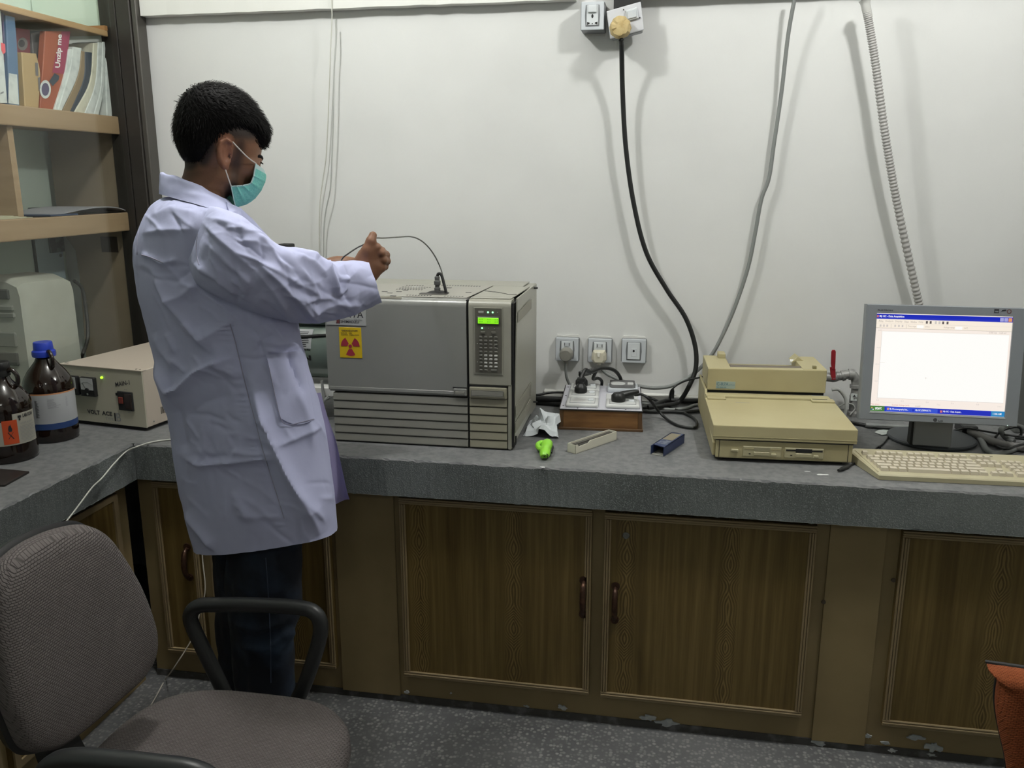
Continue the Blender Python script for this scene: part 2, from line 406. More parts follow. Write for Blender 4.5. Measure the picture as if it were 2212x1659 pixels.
# face frame strips standing slightly proud between the doors
for (a, b) in ((d0x1 + .012, d1[0] - .02), (d2[1] + .035, d3x0 - .035)):
    part('stile', MB().bbox((a, -.008, .02), (b, .002, .668), .002), m_frame, bc)
FIG = [PD(330, 1200).x, PD(640, 1200).x, PD(912, 1280).x, PD(1352, 1300).x, PD(2150, 1300).x]
def build_door(parent, x0, x1, z0, z1, handle=None, lock=None, k=0):
    m = laminate('wood_laminate_%d' % k, -FIG[k])
    d = part('door', MB().box((x0, -.018, z0), (x1, 0, z1)), m, parent)
    w = .019; r = []
    for (a, b, hor) in (((x0, z0), (x1, z0 + w), 1), ((x0, z1 - w), (x1, z1), 1), ((x0, z0 + w), (x0 + w, z1 - w), 0), ((x1 - w, z0 + w), (x1, z1 - w), 0)):
        mb = MB()
        for q in range(3):
            if hor:
                h = (b[1] - a[1]) / 3; mb.bbox((a[0], -.024 - .0015 * (q == 1), a[1] + q * h + .0006), (b[0], -.0175, a[1] + (q + 1) * h - .0006), .0012, 1)
            else:
                h = (b[0] - a[0]) / 3; mb.bbox((a[0] + q * h + .0006, -.024 - .0015 * (q == 1), a[1]), (a[0] + (q + 1) * h - .0006, -.0175, b[1]), .0012, 1)
        part('moulding', mb, m_mold, d)
    if handle:
        hx, hz0, hz1 = handle; mb = MB()
        for zz, s in ((hz0 + .012, 1), (hz1 - .012, -1)):
            mb.lathe([(.0001, -.024), (.012, -.024), (.0125, -.021), (.010, -.018), (.0001, -.018)], (hx, 0, zz), 14, 'y')
            for dx in (-.0045, .0045): mb.ball((hx + dx, -.0245, zz + .004 * s), .0022, 8, 5)
        pts = crom([(hx, -.024, hz0 + .014), (hx, -.040, hz0 + .027), (hx, -.047, (hz0 + hz1) / 2), (hx, -.040, hz1 - .027), (hx, -.024, hz1 - .014)], 6)
        n = len(pts); rad = [.004 + .0045 * math.sin(pi * i / (n - 1)) ** .7 for i in range(n)]
        mb.tube(pts, rad, 10)
        part('handle', mb, m_handle, d, smooth=40)
    if lock:
        lx, lz = lock
        mb = MB().lathe([(.0001, -.023), (.0075, -.023), (.0095, -.021), (.0095, -.018), (.0001, -.018)], (lx, 0, lz), 20, 'y')
        lk = part('lock', mb, m_lock, d, smooth=30)
    return d
h1 = (PY(1259, 1290, YCAB - .04).x, PY(1257, 1338, YCAB - .03).z, PY(1262, 1248, YCAB - .03).z)
h2 = (PY(1328, 1300, YCAB - .04).x, PY(1326, 1350, YCAB - .03).z, PY(1331, 1261, YCAB - .03).z)
hL = (PY(399, 1210, YCAB - .04).x, PY(404, 1257, YCAB - .03).z, PY(397, 1176, YCAB - .03).z)
lk = PD(1353, 1151)
build_door(bc, -1.50, dLx1, zd0, zd1, handle=hL, k=0)
build_door(bc, dLx1 + .035, d0x1, zd0, zd1, k=1)
build_door(bc, d1[0], d1[1], zd0, zd1, handle=h1, k=2)
build_door(bc, d2[0], d2[1], zd0 - .002, zd1 - .004, handle=h2, lock=(lk.x, lk.z), k=3)
build_door(bc, d3x0, d3x0 + .60, zd0, zd1, k=4)
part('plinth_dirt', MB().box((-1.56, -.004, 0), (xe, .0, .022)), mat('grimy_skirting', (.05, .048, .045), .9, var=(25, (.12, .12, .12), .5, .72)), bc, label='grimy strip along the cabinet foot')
# chipped patches near the floor
for (cx_, cy_, rx, rz) in ((1215, 1527, .045, .010), (1138, 1525, .02, .004), (880, 1494, .02, .006), (975, 1497, .008, .003), (1400, 1550, .05, .012), (1440, 1560, .07, .014), (1770, 1613, .05, .016), (1875, 1590, .02, .009), (1912, 1604, .03, .006), (1978, 1592, .05, .010), (2016, 1612, .05, .022), (1925, 1632, .03, .008), (2010, 1645, .03, .006)):
    c = PY(cx_, cy_, YCAB - .002); c.z = max(c.z, .012); pts = []
    for k in range(16):
        a = 2 * pi * k / 16; r = random.uniform(.35, 1)
        pts.append((c.x + rx * .55 * r * math.cos(a), -.0052, max(.001, c.z + rz * r * math.sin(a))))
    part('chipped_patch', MB().prism(pts, (0, .004, 0)), m_chip, bc)
# screw caps on the frame
for (cx_, cy_) in ((1778, 1297), (1928, 1250)):
    c = PD(cx_, cy_); part('screw_cap', MB().lathe([(.0001, -.012), (.005, -.012), (.006, -.0075), (.0001, -.0075)], (c.x, 0, c.z), 12, 'y'), mat('dark_cap', (.06, .045, .03), .6), bc)

# cabinet under the left leg of the worktop
lc = thing('left_base_cabinet', 'dark brown base cabinet under the left leg of the worktop, behind the office chair', 'cabinet', (-1.58, 1.0, 0))
part('carcass', MB().box((-.6, -1.6, 0), (0, 1.19, .672)), m_frame, lc)
for (a, b) in ((.62, 1.12), (.08, .58), (-.5, .04)):
    d = part('door', MB().box((0, a, .1), (.018, b, .655)), MATS['wood_laminate_0'], lc)
    for (p, q) in (((.017, a, .1), (.024, b, .119)), ((.017, a, .636), (.024, b, .655)), ((.017, a, .119), (.024, a + .019, .636)), ((.017, b - .019, .119), (.024, b, .636))):
        part('moulding', MB().box(p, q), m_mold, d)
# dark socket cut-out panel lying on the left worktop (near left edge)
m_blackboard = mat('black_laminate', (.022, .018, .016), .35)
a = PZ(0, 1018, ZC); b = PZ(64, 1022, ZC); c = PZ(0, 1054, ZC)
solo('dark_tray', MB().bprism([(b.x - .42, b.y + .02, ZC), (b.x, b.y, ZC), (b.x - .005, b.y - .14, ZC) if False else (PZ(10, 1052, ZC).x, PZ(10, 1052, ZC).y, ZC), (b.x - .42, c.y - .06, ZC)], (0, 0, .006), .002), m_blackboard,
     'flat black board lying on the left worktop in front of the brown bottles', 'board')

# ================================================================== DISPLAY CABINET at the left
m_ply = mat('beech_shelf', (.36, .255, .155), .5, var=(8, (.31, .215, .125), .4, .65), stretch=(1, .25, 4))
m_ply2 = mat('beech_shelf_top', (.47, .31, .155), .5, var=(8, (.40, .26, .13), .4, .65), stretch=(1, .25, 4))
m_panel = mat('brown_gloss_panel', (.25, .20, .14), .16, var=(3, (.215, .172, .122), .4, .65), spec=.6)
m_alu = mat('dark_bronze_frame', (.035, .031, .027), .4, .3)
m_alu2 = mat('dark_bronze_edge', (.075, .070, .062), .4, .3)
m_blk = mat('black_rubber', (.012, .012, .012), .6)
dc = thing('display_cabinet', 'glazed beech shelf cabinet in a dark bronze frame above the left worktop', 'cabinet', (-1.95, 2.9, ZC))
def ppart(name, mb, m, par=dc, **k): return part(name, mb, m, par, world=True, **k)
xs = -1.95
y_end = PX(281, 480, xs).y
def shelf(z0, z1, m, yend, depth=.30, lip=.012):
    mb = MB().bprism([(xs, .4, z0), (xs, yend, z0), (xs, yend, z1), (xs, .4, z1)], (-lip, 0, 0), .004, 2)
    mb.box((xs - lip, .4, z0 + (z1 - z0) * .25), (XLW, yend - .002, z1 - .002)); return mb
ppart('shelf', shelf(1.701, 1.762, m_ply, y_end), m_ply)
ppart('shelf', shelf(1.362, 1.428, m_ply, y_end), m_ply)
ppart('shelf', shelf(2.027, 2.047, m_ply2, 2.884), m_ply2)
ppart('shelf_cleat', MB().box((-2.04, 2.868, 2.047), (xs, 2.884, 2.062)), mat('orange_cleat', (.40, .20, .08), .6))
# upright between the two lower shelves
dx0 = PX(33, 370, -1.965).y
ppart('divider', MB().box((-1.965, dx0 - .012, 1.428), (XLW, dx0 + .012, 1.701)), m_ply)
# end panel: full height between shelves, clipped corner below the lower shelf
ppart('end_panel', MB().prism([(-2.245, 2.9, 1.428), (-1.952, 2.9, 1.428), (-1.952, 2.9, 1.74), (-2.245, 2.9, 1.74)], (0, .014, 0)), m_panel)
q = [PY(140, 508, 2.9), PY(163, 541, 2.9), PY(172, 600, 2.9), PY(188, 800, 2.9)]
ppart('end_panel', MB().prism([(q[3].x, 2.9, ZC), (-1.952, 2.9, ZC), (-1.952, 2.9, 1.40), (q[0].x, 2.9, 1.40), tuple(q[0]), tuple(q[1]), tuple(q[2])], (0, .014, 0)), m_panel)
# reflection of the notice board's dark square, painted onto the glossy lower panel
a = PY(217, 511, 2.9); b = PY(256, 545, 2.9)
ppart('painted_reflection', MB().box((a.x, 2.8985, b.z), (b.x, 2.9, a.z)), mat('reflection_brown', (.035, .026, .018), .5))
a = PY(178, 448, 2.9)
ppart('back_panel', MB().box((XLW + .004, 2.925, 2.047), (-1.988, 2.935, 2.895)), m_pale)
# frame posts
def post(name, x0, x1, y0, y1, m): return ppart(name, MB().bbox((x0, y0, ZC), (x1, y1, 2.895), .003, 1), m)
post('frame_post', -1.985, -1.921, 2.892, 2.945, m_alu)
post('frame_gap', -1.921, -1.912, 2.90, 2.945, m_blk)
post('frame_post', -1.912, -1.858, 2.880, 2.945, m_alu)
post('frame_edge', -1.858, -1.838, 2.888, 2.945, m_alu2)
m_glass = mat('cabinet_glass', (.93, .97, .95), .02, trans=1.0, ior=1.15, spec=.5)
# blue-grey notice board on the pale wall behind, with a dark square
m_blue = mat('blue_grey_board', (.56, .70, .76), .6); m_sq = mat('dark_square', (.05, .06, .06), .4, var=(30, (.10, .12, .12), .5, .6))
a = PX(66, 450, XLW + .006); 
nb = thing('wall_notice_board', 'pale blue-grey board with a dark square on the green wall behind the shelves', 'board', (XLW, 2.8, 1.15))
y0 = PX(70, 500, XLW + .006).y
part('board', MB().box((XLW, y0, 1.17), (XLW + .006, 2.93, PX(66, 451, XLW + .006).z)), m_blue, nb, world=True)
a = PX(104, 512, XLW + .008); b = PX(140, 543, XLW + .008)
part('dark_square', MB().box((XLW + .006, a.y, b.z), (XLW + .009, b.y, PX(104, 508, XLW + .008).z + .02)), m_sq, nb, world=True)
part('board_edge', MB().box((XLW, y0 - .004, 1.17), (XLW + .009, y0 + .002, PX(66, 451, XLW).z)).box((XLW, y0, PX(66, 451, XLW).z - .004), (XLW + .009, 2.93, PX(66, 451, XLW).z + .004)), mat('board_edge', (.08, .10, .10), .5), nb, world=True)
a = PX(131, 552, XLW + .008)
part('screw', MB().ball((XLW + .008, a.y, a.z), .006, 8, 5), mat('dark_screw', (.12, .14, .14), .4), nb, world=True)
# glass pane of the display cabinet: thin clear sheet (transparent with a fresnel gloss)
mg = bpy.data.materials.new('clear_glass'); mg.use_nodes = True; nt = mg.node_tree; nt.nodes.clear()
o_ = nt.nodes.new('ShaderNodeOutputMaterial'); tr_ = nt.nodes.new('ShaderNodeBsdfTransparent'); tr_.inputs[0].default_value = (.975, .985, .975, 1)
gl_ = nt.nodes.new('ShaderNodeBsdfGlossy'); gl_.inputs['Roughness'].default_value = .03
lw_ = nt.nodes.new('ShaderNodeLayerWeight'); lw_.inputs[0].default_value = .5; pw_n = nt.nodes.new('ShaderNodeMath'); pw_n.operation = 'POWER'; pw_n.inputs[1].default_value = 4.0; nt.links.new(lw_.outputs['Facing'], pw_n.inputs[0]); fr_ = nt.nodes.new('ShaderNodeMath'); fr_.operation = 'MULTIPLY_ADD'; fr_.inputs[1].default_value = .5; fr_.inputs[2].default_value = .03; nt.links.new(pw_n.outputs[0], fr_.inputs[0]); mx_ = nt.nodes.new('ShaderNodeMixShader')
nt.links.new(fr_.outputs[0], mx_.inputs[0]); nt.links.new(tr_.outputs[0], mx_.inputs[1]); nt.links.new(gl_.outputs[0], mx_.inputs[2]); nt.links.new(mx_.outputs[0], o_.inputs[0])
ppart('glass_pane', MB().box((-1.940, .4, ZC + .012), (-1.936, 2.885, 2.895)), mg)
ppart('glass_track', MB().bbox((-1.948, .4, ZC), (-1.928, 2.885, ZC + .012), .002, 1), m_alu)

# ================================================================== BOOKS on the upper shelf (photo outlines on the plane of the spines)
XB = -1.972
def book(name, label, left, right, m, depth=.19, dx=0.0, extra=None, cat='book', group='books and binders on the upper shelf'):
    """left/right: polylines of photo pixels top->bottom, set on the plane of the spines"""
    X = XB - dx
    L = crom([PX(*p, X) for p in left], 5); R = crom([PX(*p, X) for p in right], 5)
    zmin = 1.7625
    zb = min(min(v.z for v in L), min(v.z for v in R)); zt = max(max(v.z for v in L), max(v.z for v in R))
    k = (zt - zmin) / (zt - zb)
    for v in L + R: v.z = zmin + (v.z - zb) * k
    dep = min(depth, X - XLW - .005)
    rings = []
    for l, r in zip(L, R):
        e = min(.003, (r - l).length * .25); u = (r - l).normalized()
        rings.append([l + Vector((-.002, 0, 0)), l + u * e, r - u * e, r + Vector((-.002, 0, 0)), r + Vector((-dep, 0, 0)), l + Vector((-dep, 0, 0))])
    mb = MB().loft(rings)
    t = thing(name, label, cat, tuple((L[-1] + R[-1]) / 2), 0, group)
    part('cover', mb, m, t, world=True)
    if extra: extra(t, X + .0012)
    return t
def patch(t, X, pts, m, name='label'):
    vs = [PX(*p, X) for p in pts]; return part(name, MB().add(vs, [tuple(range(len(vs)))]), m, t, world=True)
bm_ = lambda n, c, **k: mat(n, c, .55, **k)
m_paper = bm_('book_white', (.62, .66, .64), var=(40, (.50, .54, .53), .45, .65)); m_cream = bm_('book_cream', (.60, .59, .48), var=(40, (.48, .47, .38), .5, .7))
m_navy = bm_('book_navy', (.035, .05, .07)); m_kraft = bm_('book_kraft', (.42, .30, .15)); m_brown = bm_('book_brown', (.26, .19, .11))
m_blueb = bm_('binder_blue', (.10, .17, .28), var=(6, (.22, .33, .42), .5, .75)); m_purple = bm_('book_purple', (.10, .085, .16)); m_maroon = bm_('book_maroon', (.17, .035, .045))
m_grey = bm_('notebook_grey', (.16, .15, .15)); m_mag = bm_('cover_magenta', (.30, .035, .085)); m_org = bm_('cover_orange', (.33, .085, .04))
m_ink = mat('ink', (.03, .03, .035), .5); m_wprint = mat('white_print', (.78, .78, .76), .5); m_pink = mat('pink_tab', (.72, .12, .14), .5)
m_gprint = mat('grey_print', (.25, .26, .27), .6)
book('book', 'pale grey-white book leaning at the left end of the upper shelf', [(-14, 20), (-12, 110), (-10, 224)], [(3, 24), (9, 118), (17, 223)], m_paper, .17, .0,
     lambda t, X: (patch(t, X, [(2, 92), (11, 95), (12, 113), (7, 117), (3, 108)], m_pink, 'bookmark'), patch(t, X, [(1, 200), (8, 197), (8, 201), (1, 204)], m_gprint)))
book('book', 'thin dark purple book beside the blue binder', [(5, 26), (11, 118), (18, 223)], [(12, 33), (18, 120), (20, 224)], m_purple, .17, .012)
book('ring_binder', 'tall blue ring binder with a white label low on its spine', [(13, 33), (17, 128), (20, 224)], [(33, 38), (39, 120), (43, 228)], m_blueb, .18, .004,
     lambda t, X: patch(t, X, [(19, 158), (37, 161), (41, 226), (18, 223)], m_paper), cat='binder')
book('book', 'dark maroon book with a round emblem, behind the tan box file', [(34, 60), (40, 140), (45, 228)], [(66, 65), (66, 140), (60, 229)], m_maroon, .10, .055,
     lambda t, X: (patch(t, X, [(49 + 11 * math.cos(a * pi / 8), 95 + 14 * math.sin(a * pi / 8)) for a in range(16)], m_grey, 'emblem'), patch(t, X + .0006, [(47 + 7 * math.cos(a * pi / 8), 94 + 8 * math.sin(a * pi / 8)) for a in range(16)], m_ink, 'emblem')))
def boxfile(t, X):
    patch(t, X, [(76, 135), (82, 136), (83, 164), (77, 163)], m_grey, 'slot'); patch(t, X, [(82, 168), (87, 166), (87, 190), (84, 198)], m_grey, 'slot')
book('box_file', 'tan cardboard box file with dark slots, shorter than its neighbours', [(47, 113), (50, 165), (54, 229)], [(79, 116), (88, 160), (84, 232)], m_kraft, .045, .0, boxfile, cat='file')
def spiral(t, X):
    for k in range(26):
        p = PX(92 - k * .16, 70 + k * 3.0, X - .002)
        part('wire_loop', MB().tube([p + Vector((-.004, -.004, 0)), p + Vector((.004, 0, .001)), p + Vector((-.004, .005, .001))], .0012, 5), m_alu2, t, world=True)
book('spiral_notebook', 'dark grey spiral notebook between the tan box file and the red cover', [(68, 72), (74, 140), (82, 231)], [(92, 66), (92, 140), (90, 232)], m_grey, .12, .055, spiral, cat='notebook')
def unzip(t, X):
    patch(t, X, [(133, 68), (152, 68), (146, 112), (140, 160), (113, 157), (118, 130)], m_mag, 'colour_band')
    vs, fs = txt_mesh('Unzip me', 1, 1, bold=.03)
    p0 = PX(133, 147, X + .0008); p1 = PX(137, 75, X + .0008); q0 = PX(119, 146, X + .0008)
    ux = p1 - p0; uy = q0 - p0
    mb = MB().add([p0 + ux * v[0] + uy * v[1] for v in vs], fs); part('lettering', mb, m_wprint, t, world=True)
    # round instrument drawing with a dark knob
    c = (98, 193)
    patch(t, X, [(c[0] + 16 * math.cos(a * pi / 12) * .75, c[1] + 20 * math.sin(a * pi / 12)) for a in range(24)], m_paper, 'printed_ring')
    patch(t, X + .0005, [(c[0] + 11 * math.cos(a * pi / 12) * .75, c[1] + 14 * math.sin(a * pi / 12)) for a in range(24)], m_purple, 'printed_disc')
    patch(t, X + .0005, [(106, 176), (118, 158), (128, 164), (127, 172), (114, 186)], m_navy, 'printed_knob')
book('magazine', 'red and magenta cover with white words Unzip me, facing out', [(98, 67), (92, 150), (86, 232)], [(153, 68), (143, 140), (117, 235)], m_org, .02, .010, unzip, cat='magazine')
book('magazine', 'thin white magazine leaning against the red cover', [(149, 106), (139, 165), (117, 234)], [(158, 106), (150, 150), (124, 236)], m_paper, .10, .004)
book('magazine', 'thick white bent magazine with a stapled edge', [(158, 101), (151, 150), (125, 236)], [(177, 104), (168, 165), (134, 238)], m_paper, .10, .0)
book('book', 'brown soft-cover book leaning among the white magazines', [(177, 110), (168, 165), (135, 238)], [(184, 112), (181, 170), (152, 239)], m_brown, .10, .003)
book('book', 'dark navy soft-cover book leaning among the white magazines', [(184, 112), (181, 170), (152, 239)], [(202, 114), (194, 178), (161, 241)], m_navy, .10, .006)
book('magazine', 'cream magazine leaning right of the navy book', [(202, 93), (195, 175), (161, 241)], [(212, 93), (206, 180), (183, 243)], m_cream, .10, .002)
book('magazine', 'pale magazine leaning between the cream and the upright white one', [(212, 91), (206, 180), (183, 243)], [(222, 92), (217, 185), (203, 246)], m_paper, .10, .001)
book('magazine', 'white magazine leaning with its top against the upright one', [(222, 90), (218, 185), (203, 246)], [(229, 91), (225, 190), (214, 247)], m_paper, .10, .0)
book('book', 'upright white book at the right end of the upper shelf', [(230, 91), (229, 180), (231, 248)], [(237, 92), (240, 180), (243, 250)], m_paper, .10, .0)
book('book', 'cream book seen behind the tops of the leaning magazines', [(176, 90), (178, 120), (180, 150)], [(214, 92), (212, 120), (208, 150)], m_cream, .04, .12)

# papers lying on the lower shelf
def sheet(name, label, poly, z, th, m, cat, rise=0):
    vs = [PZ(*p, z) for p in poly]; return solo(name, MB().prism(vs, (0, 0, th)), m, label, cat)
c = crom([PX(108, 459, -1.965), PX(150, 457, -2.0), PX(200, 455, -2.0), PX(250, 456, -1.97), PX(275, 459, -1.962)], 6)
mb = MB(); rr = []
for i, p in enumerate(c):
    h = .0035 + .020 * math.sin(pi * i / (len(c) - 1))
    rr.append([(-1.958, p.y, 1.4285 + h), (-1.958, p.y, 1.4285 + h - .003), (-2.16, p.y, 1.4285 + h - .003), (-2.16, p.y, 1.4285 + h)])
solo('document_folder', mb.loft(rr), mat('grey_folder', (.33, .33, .36), .5), 'pale grey bowed document folder lying on the lower shelf at the right', 'folder')
y0 = PX(108, 465, -1.955).y; y1 = PX(168, 463, -1.955).y
solo('blue_folder', MB().bbox((-1.953, y0, 1.4285), (-2.1, y1, 1.4345), .001, 1), mat('folder_blue', (.03, .05, .10), .4), 'thin dark blue folder lying on the lower shelf before the grey one', 'folder')
y0 = PX(0, 470, -1.955).y; y1 = PX(72, 468, -1.955).y
mb = MB()
for k in range(4): mb.box((-1.957 - .004 * k, y0 - .1 + .01 * k, 1.4285 + .0022 * k), (-2.12, y1 - .022 * k, 1.4305 + .0022 * k))
solo('paper_stack', mb, mat('yellowed_paper', (.42, .40, .29), .7), 'small stack of yellowed papers at the left of the lower shelf', 'paper')

# ================================================================== white instrument behind the glass
m_cream_pl = mat('off_white_plastic', (.43, .44, .385), .45, var=(6, (.38, .385, .33), .45, .65))
inst = thing('tower_computer', 'large off-white computer tower with drive bays behind the glass, under the shelves', 'computer', (-2.08, 2.5, ZC))
yf = PX(62, 700, -1.985).y; yb = PX(160, 640, -1.985).y
ztop = PX(120, 588, -1.985).z
sec = []
for (x, zz) in ((-2.262, ztop - .035), (-2.22, ztop - .012), (-2.12, ztop), (-2.03, ztop - .004), (-1.992, ztop - .02), (-1.985, ztop - .05), (-1.985, ZC + .001), (-2.262, ZC + .001)): sec.append((x, zz))
rings = []
for (y, s, dz) in ((yf - .012, .93, -.012), (yf, .98, -.003), (yf + .015, 1, 0), (yb - .03, 1, -.006), (yb, .99, -.02)):
    rings.append([(-2.12 + (x + 2.12) * s, y, max(ZC + .001, z + dz)) for x, z in sec])
part('case', MB().loft(rings), m_cream_pl, inst, world=True, smooth=35)
def bay(px0, py0, px1, py1, m, name='drive_bay', d=.012):
    a = PY(px0, py0, yf - .014); b = PY(px1, py1, yf - .014)
    return part(name, MB().bbox((max(a.x, -2.25), yf - .014 - d * .4, b.z), (b.x, yf - .004, a.z), .003, 1), m, inst, world=True)
m_bay = mat('bay_grey', (.26, .27, .24), .5); m_bay2 = mat('bay_dark', (.10, .105, .095), .5)
bay(-30, 624, 21, 647, m_bay2); bay(-30, 659, 30, 672, m_bay); bay(-30, 674, 33, 687, m_bay); bay(-30, 716, 38, 750, m_bay)
bay(-30, 760, 42, 790, m_bay2)
a = PX(125, 715, -1.984); b = PX(160, 755, -1.984)
cab = [PX(160, 606, -2.05), PX(178, 625, -2.05), PX(187, 680, -2.04), PX(190, 720, -2.03), PX(186, 745, -2.02), PX(177, 770, -2.0)]
solo('hanging_cable', MB().tube(crom(cab + [PZ(172, 800, ZC + .006)], 8), .0062, 8), mat('dark_cord', (.045, .045, .042), .5), 'dark grey cord hanging behind the off-white tower', 'cord', smooth=60)

# ================================================================== BOTTLES
m_amber = mat('amber_glass', (.011, .0055, .0035), .08, spec=.6, coat=.4)
m_bluecap = mat('blue_cap', (.012, .035, .33), .35); m_blackcap = mat('black_cap', (.012, .012, .012), .45)
m_labw = mat('label_white', (.36, .37, .38), .55); m_labc = mat('label_cream', (.37, .355, .30), .55); m_bluelab = mat('label_blue', (.02, .05, .16), .5)
m_orange = mat('hazard_orange', (.50, .07, .018), .5); m_lorange = mat('label_orange_line', (.45, .20, .09), .5)
def bottle(name, label, px_c, py_base, r, h, capm, cap_h, ring_a, lab, capring):
    c = PZ(px_c, py_base, ZC); c = c + Vector((c.x, c.y, 0)).normalized() * r
    t = thing(name, label, 'bottle', (c.x, c.y, ZC), 0, None)
    hn = h - cap_h
    prof = [(.0001, .0), (r * .93, .001), (r, .012), (r * 1.0, h * .10), (r * .985, h * .13), (r * .985, h * .50), (r, h * .525), (r * .985, h * .58), (r * .9, h * .64), (r * .74, h * .705), (r * .54, h * .765), (r * .40, h * .81), (r * .335, h * .85), (r * .32, hn - .008), (r * .36, hn), (.0001, hn)]
    zz = [p[1] for p in prof]
    part('glass_body', MB().lathe(prof, n=48), m_amber, t, smooth=50)
    cr = r * .38
    cp = MB()
    if capring: cp.lathe([(cr * 1.20, hn - .008), (cr * 1.24, hn), (cr * 1.2, hn + cap_h * .22), (cr * 1.02, hn + cap_h * .34), (cr * .98, h - .002), (cr * .93, h), (.0001, h)], n=36)
    else: cp.lathe([(cr * 1.02, hn - .012), (cr * 1.04, hn), (cr * 1.02, hn + .002), (cr * 1.02, hn + .006), (cr * 1.05, hn + .008), (cr * 1.02, h - .002), (cr * .96, h), (.0001, h)], n=36)
    part('cap', cp, capm, t, smooth=40)
    # finger ring on the neck
    d = Vector((math.cos(ring_a), math.sin(ring_a), 0)); z0 = h * .79
    pts = crom([d * (r * .34) + Vector((0, 0, z0 + .032)), d * (r * .52) + Vector((0, 0, z0 + .036)), d * (r * .72) + Vector((0, 0, z0 + .020)), d * (r * .70) + Vector((0, 0, z0 - .002)), d * (r * .56) + Vector((0, 0, z0 - .010)), d * (r * .42) + Vector((0, 0, z0 - .004))], 6)
    part('finger_ring', MB().tube(pts, .0062, 10), m_amber, t, smooth=60)
    return t, c, prof
def curved(t, r, a0, a1, z0, z1, m, name='label', off=.0008, n=20):
    mb = MB(); rr = []
    for k in range(n + 1):
        a = a0 + (a1 - a0) * k / n
        rr.append([((r + off) * math.cos(a), (r + off) * math.sin(a), z0), ((r + off) * math.cos(a), (r + off) * math.sin(a), z1)])
    return part(name, mb.loft(rr, closed=False, cap=False), m, t, smooth=60)
def curved_text(t, s, r, a0, a1, z0, h, m, off=.0016, bold=0):
    w = r * (a1 - a0); vs, fs = txt_mesh(s, w, h, bold=bold)
    pts = [((r + off) * math.cos(a0 + v[0] / r), (r + off) * math.sin(a0 + v[0] / r), z0 + v[1]) for v in vs]
    return part('lettering', MB().add(pts, fs), m, t)
def view_angle(c): return math.atan2(-c.y, -c.x)
rB = .0745
tb, cB, prof = bottle('reagent_bottle', 'brown glass bottle with a blue screw cap and a white label, beside the voltage regulator', 120, 958, .069, .292, m_bluecap, .034, math.radians(-28), None, True)
va = view_angle(cB)
curved(tb, .068, va - 1.15, va + 1.45, .060, .146, m_labw); curved(tb, .068, va - 1.15, va + 1.45, .146, .150, m_lorange, 'label_line'); curved(tb, .068, va - 1.6, va + 1.6, .042, .060, m_bluelab, 'label_foot')
for k in range(26): curved(tb, .068, va - .62, va - .50 + random.uniform(-.05, .05), .080 + k * .0020, .0810 + k * .0020, m_ink, 'barcode', .0013, 2)
bm1 = MB()
for k in range(9):
    for (u0, u1) in ((va - .12, va + .22 + random.uniform(-.12, .25)), (va + .62, va + .70)):
        z = .132 - k * .0032; bm1.add([((.0693) * math.cos(u), .0693 * math.sin(u), zz_) for u, zz_ in ((u0, z), ((u0 + u1) / 2, z), (u1, z), (u1, z + .0011), ((u0 + u1) / 2, z + .0011), (u0, z + .0011))], [(0, 1, 4, 5), (1, 2, 3, 4)])
part('small_print', bm1, m_gprint, tb)
ta, cA, prof = bottle('reagent_bottle', 'brown glass bottle with a black cap and an orange hazard label, at the left edge', 26, 1003, .071, .272, m_blackcap, .026, math.radians(5), None, False)
va = view_angle(cA); rA = .070
curved(ta, rA, va - 1.5, va + 1.25, .052, .118, m_labc); curved(ta, rA, va + .22, va + 1.25, .118, .138, m_labc)
curved(ta, rA, va - .16, va + .36, .056, .122, m_orange, 'hazard_panel', .0014)
curved_text(ta, 'LAB-SCAN', rA, va + .60, va + 1.10, .124, .010, m_ink, .0016, .02)
curved_text(ta, 'ETHYL ACETATE', rA, va + .52, va + 1.05, .106, .0052, m_gprint)
# leaf-like emblem of three small shields
for (u, z, s) in ((.44, .128, .006), (.50, .128, .006), (.47, .121, .006)):
    curved(ta, rA, va + u - .03, va + u + .03, z - s * .5, z + s * .6, m_ink, 'emblem', .0017, 3)
def spatch(t, r, va, pts, m, name, off=.0019):
    part(name, MB().add([((r + off) * math.cos(va + u), (r + off) * math.sin(va + u), z) for u, z in pts], [tuple(range(len(pts)))]), m, t)
spatch(ta, rA, va + .10, [(-.055, .103), (-.07, .097), (-.05, .091), (.05, .091), (.07, .097), (.045, .103), (.02, .113), (0, .107), (-.02, .110)], m_ink, 'flame_symbol')
for sg in (1, -1): spatch(ta, rA, va + .10, [(-.10, .080 - sg * .009), (-.08, .081 - sg * .010), (.10, .080 + sg * .009), (.08, .079 + sg * .010)], m_ink, 'cross_symbol', .002)
bm1 = MB()
for k in range(12):
    z = .100 - k * .0038; u0 = va + .44; u1 = va + 1.12 - random.uniform(0, .25)
    us = [u0 + (u1 - u0) * q / 4 for q in range(5)]
    bm1.add([(.0715 * math.cos(u), .0715 * math.sin(u), z) for u in us] + [(.0715 * math.cos(u), .0715 * math.sin(u), z + .0009) for u in us], [(q, q + 1, q + 6, q + 5) for q in range(4)])
part('small_print', bm1, m_gprint, ta)
curved(ta, rA, va - .62, va - .42, .058, .112, m_ink, 'barcode', .0012, 3)

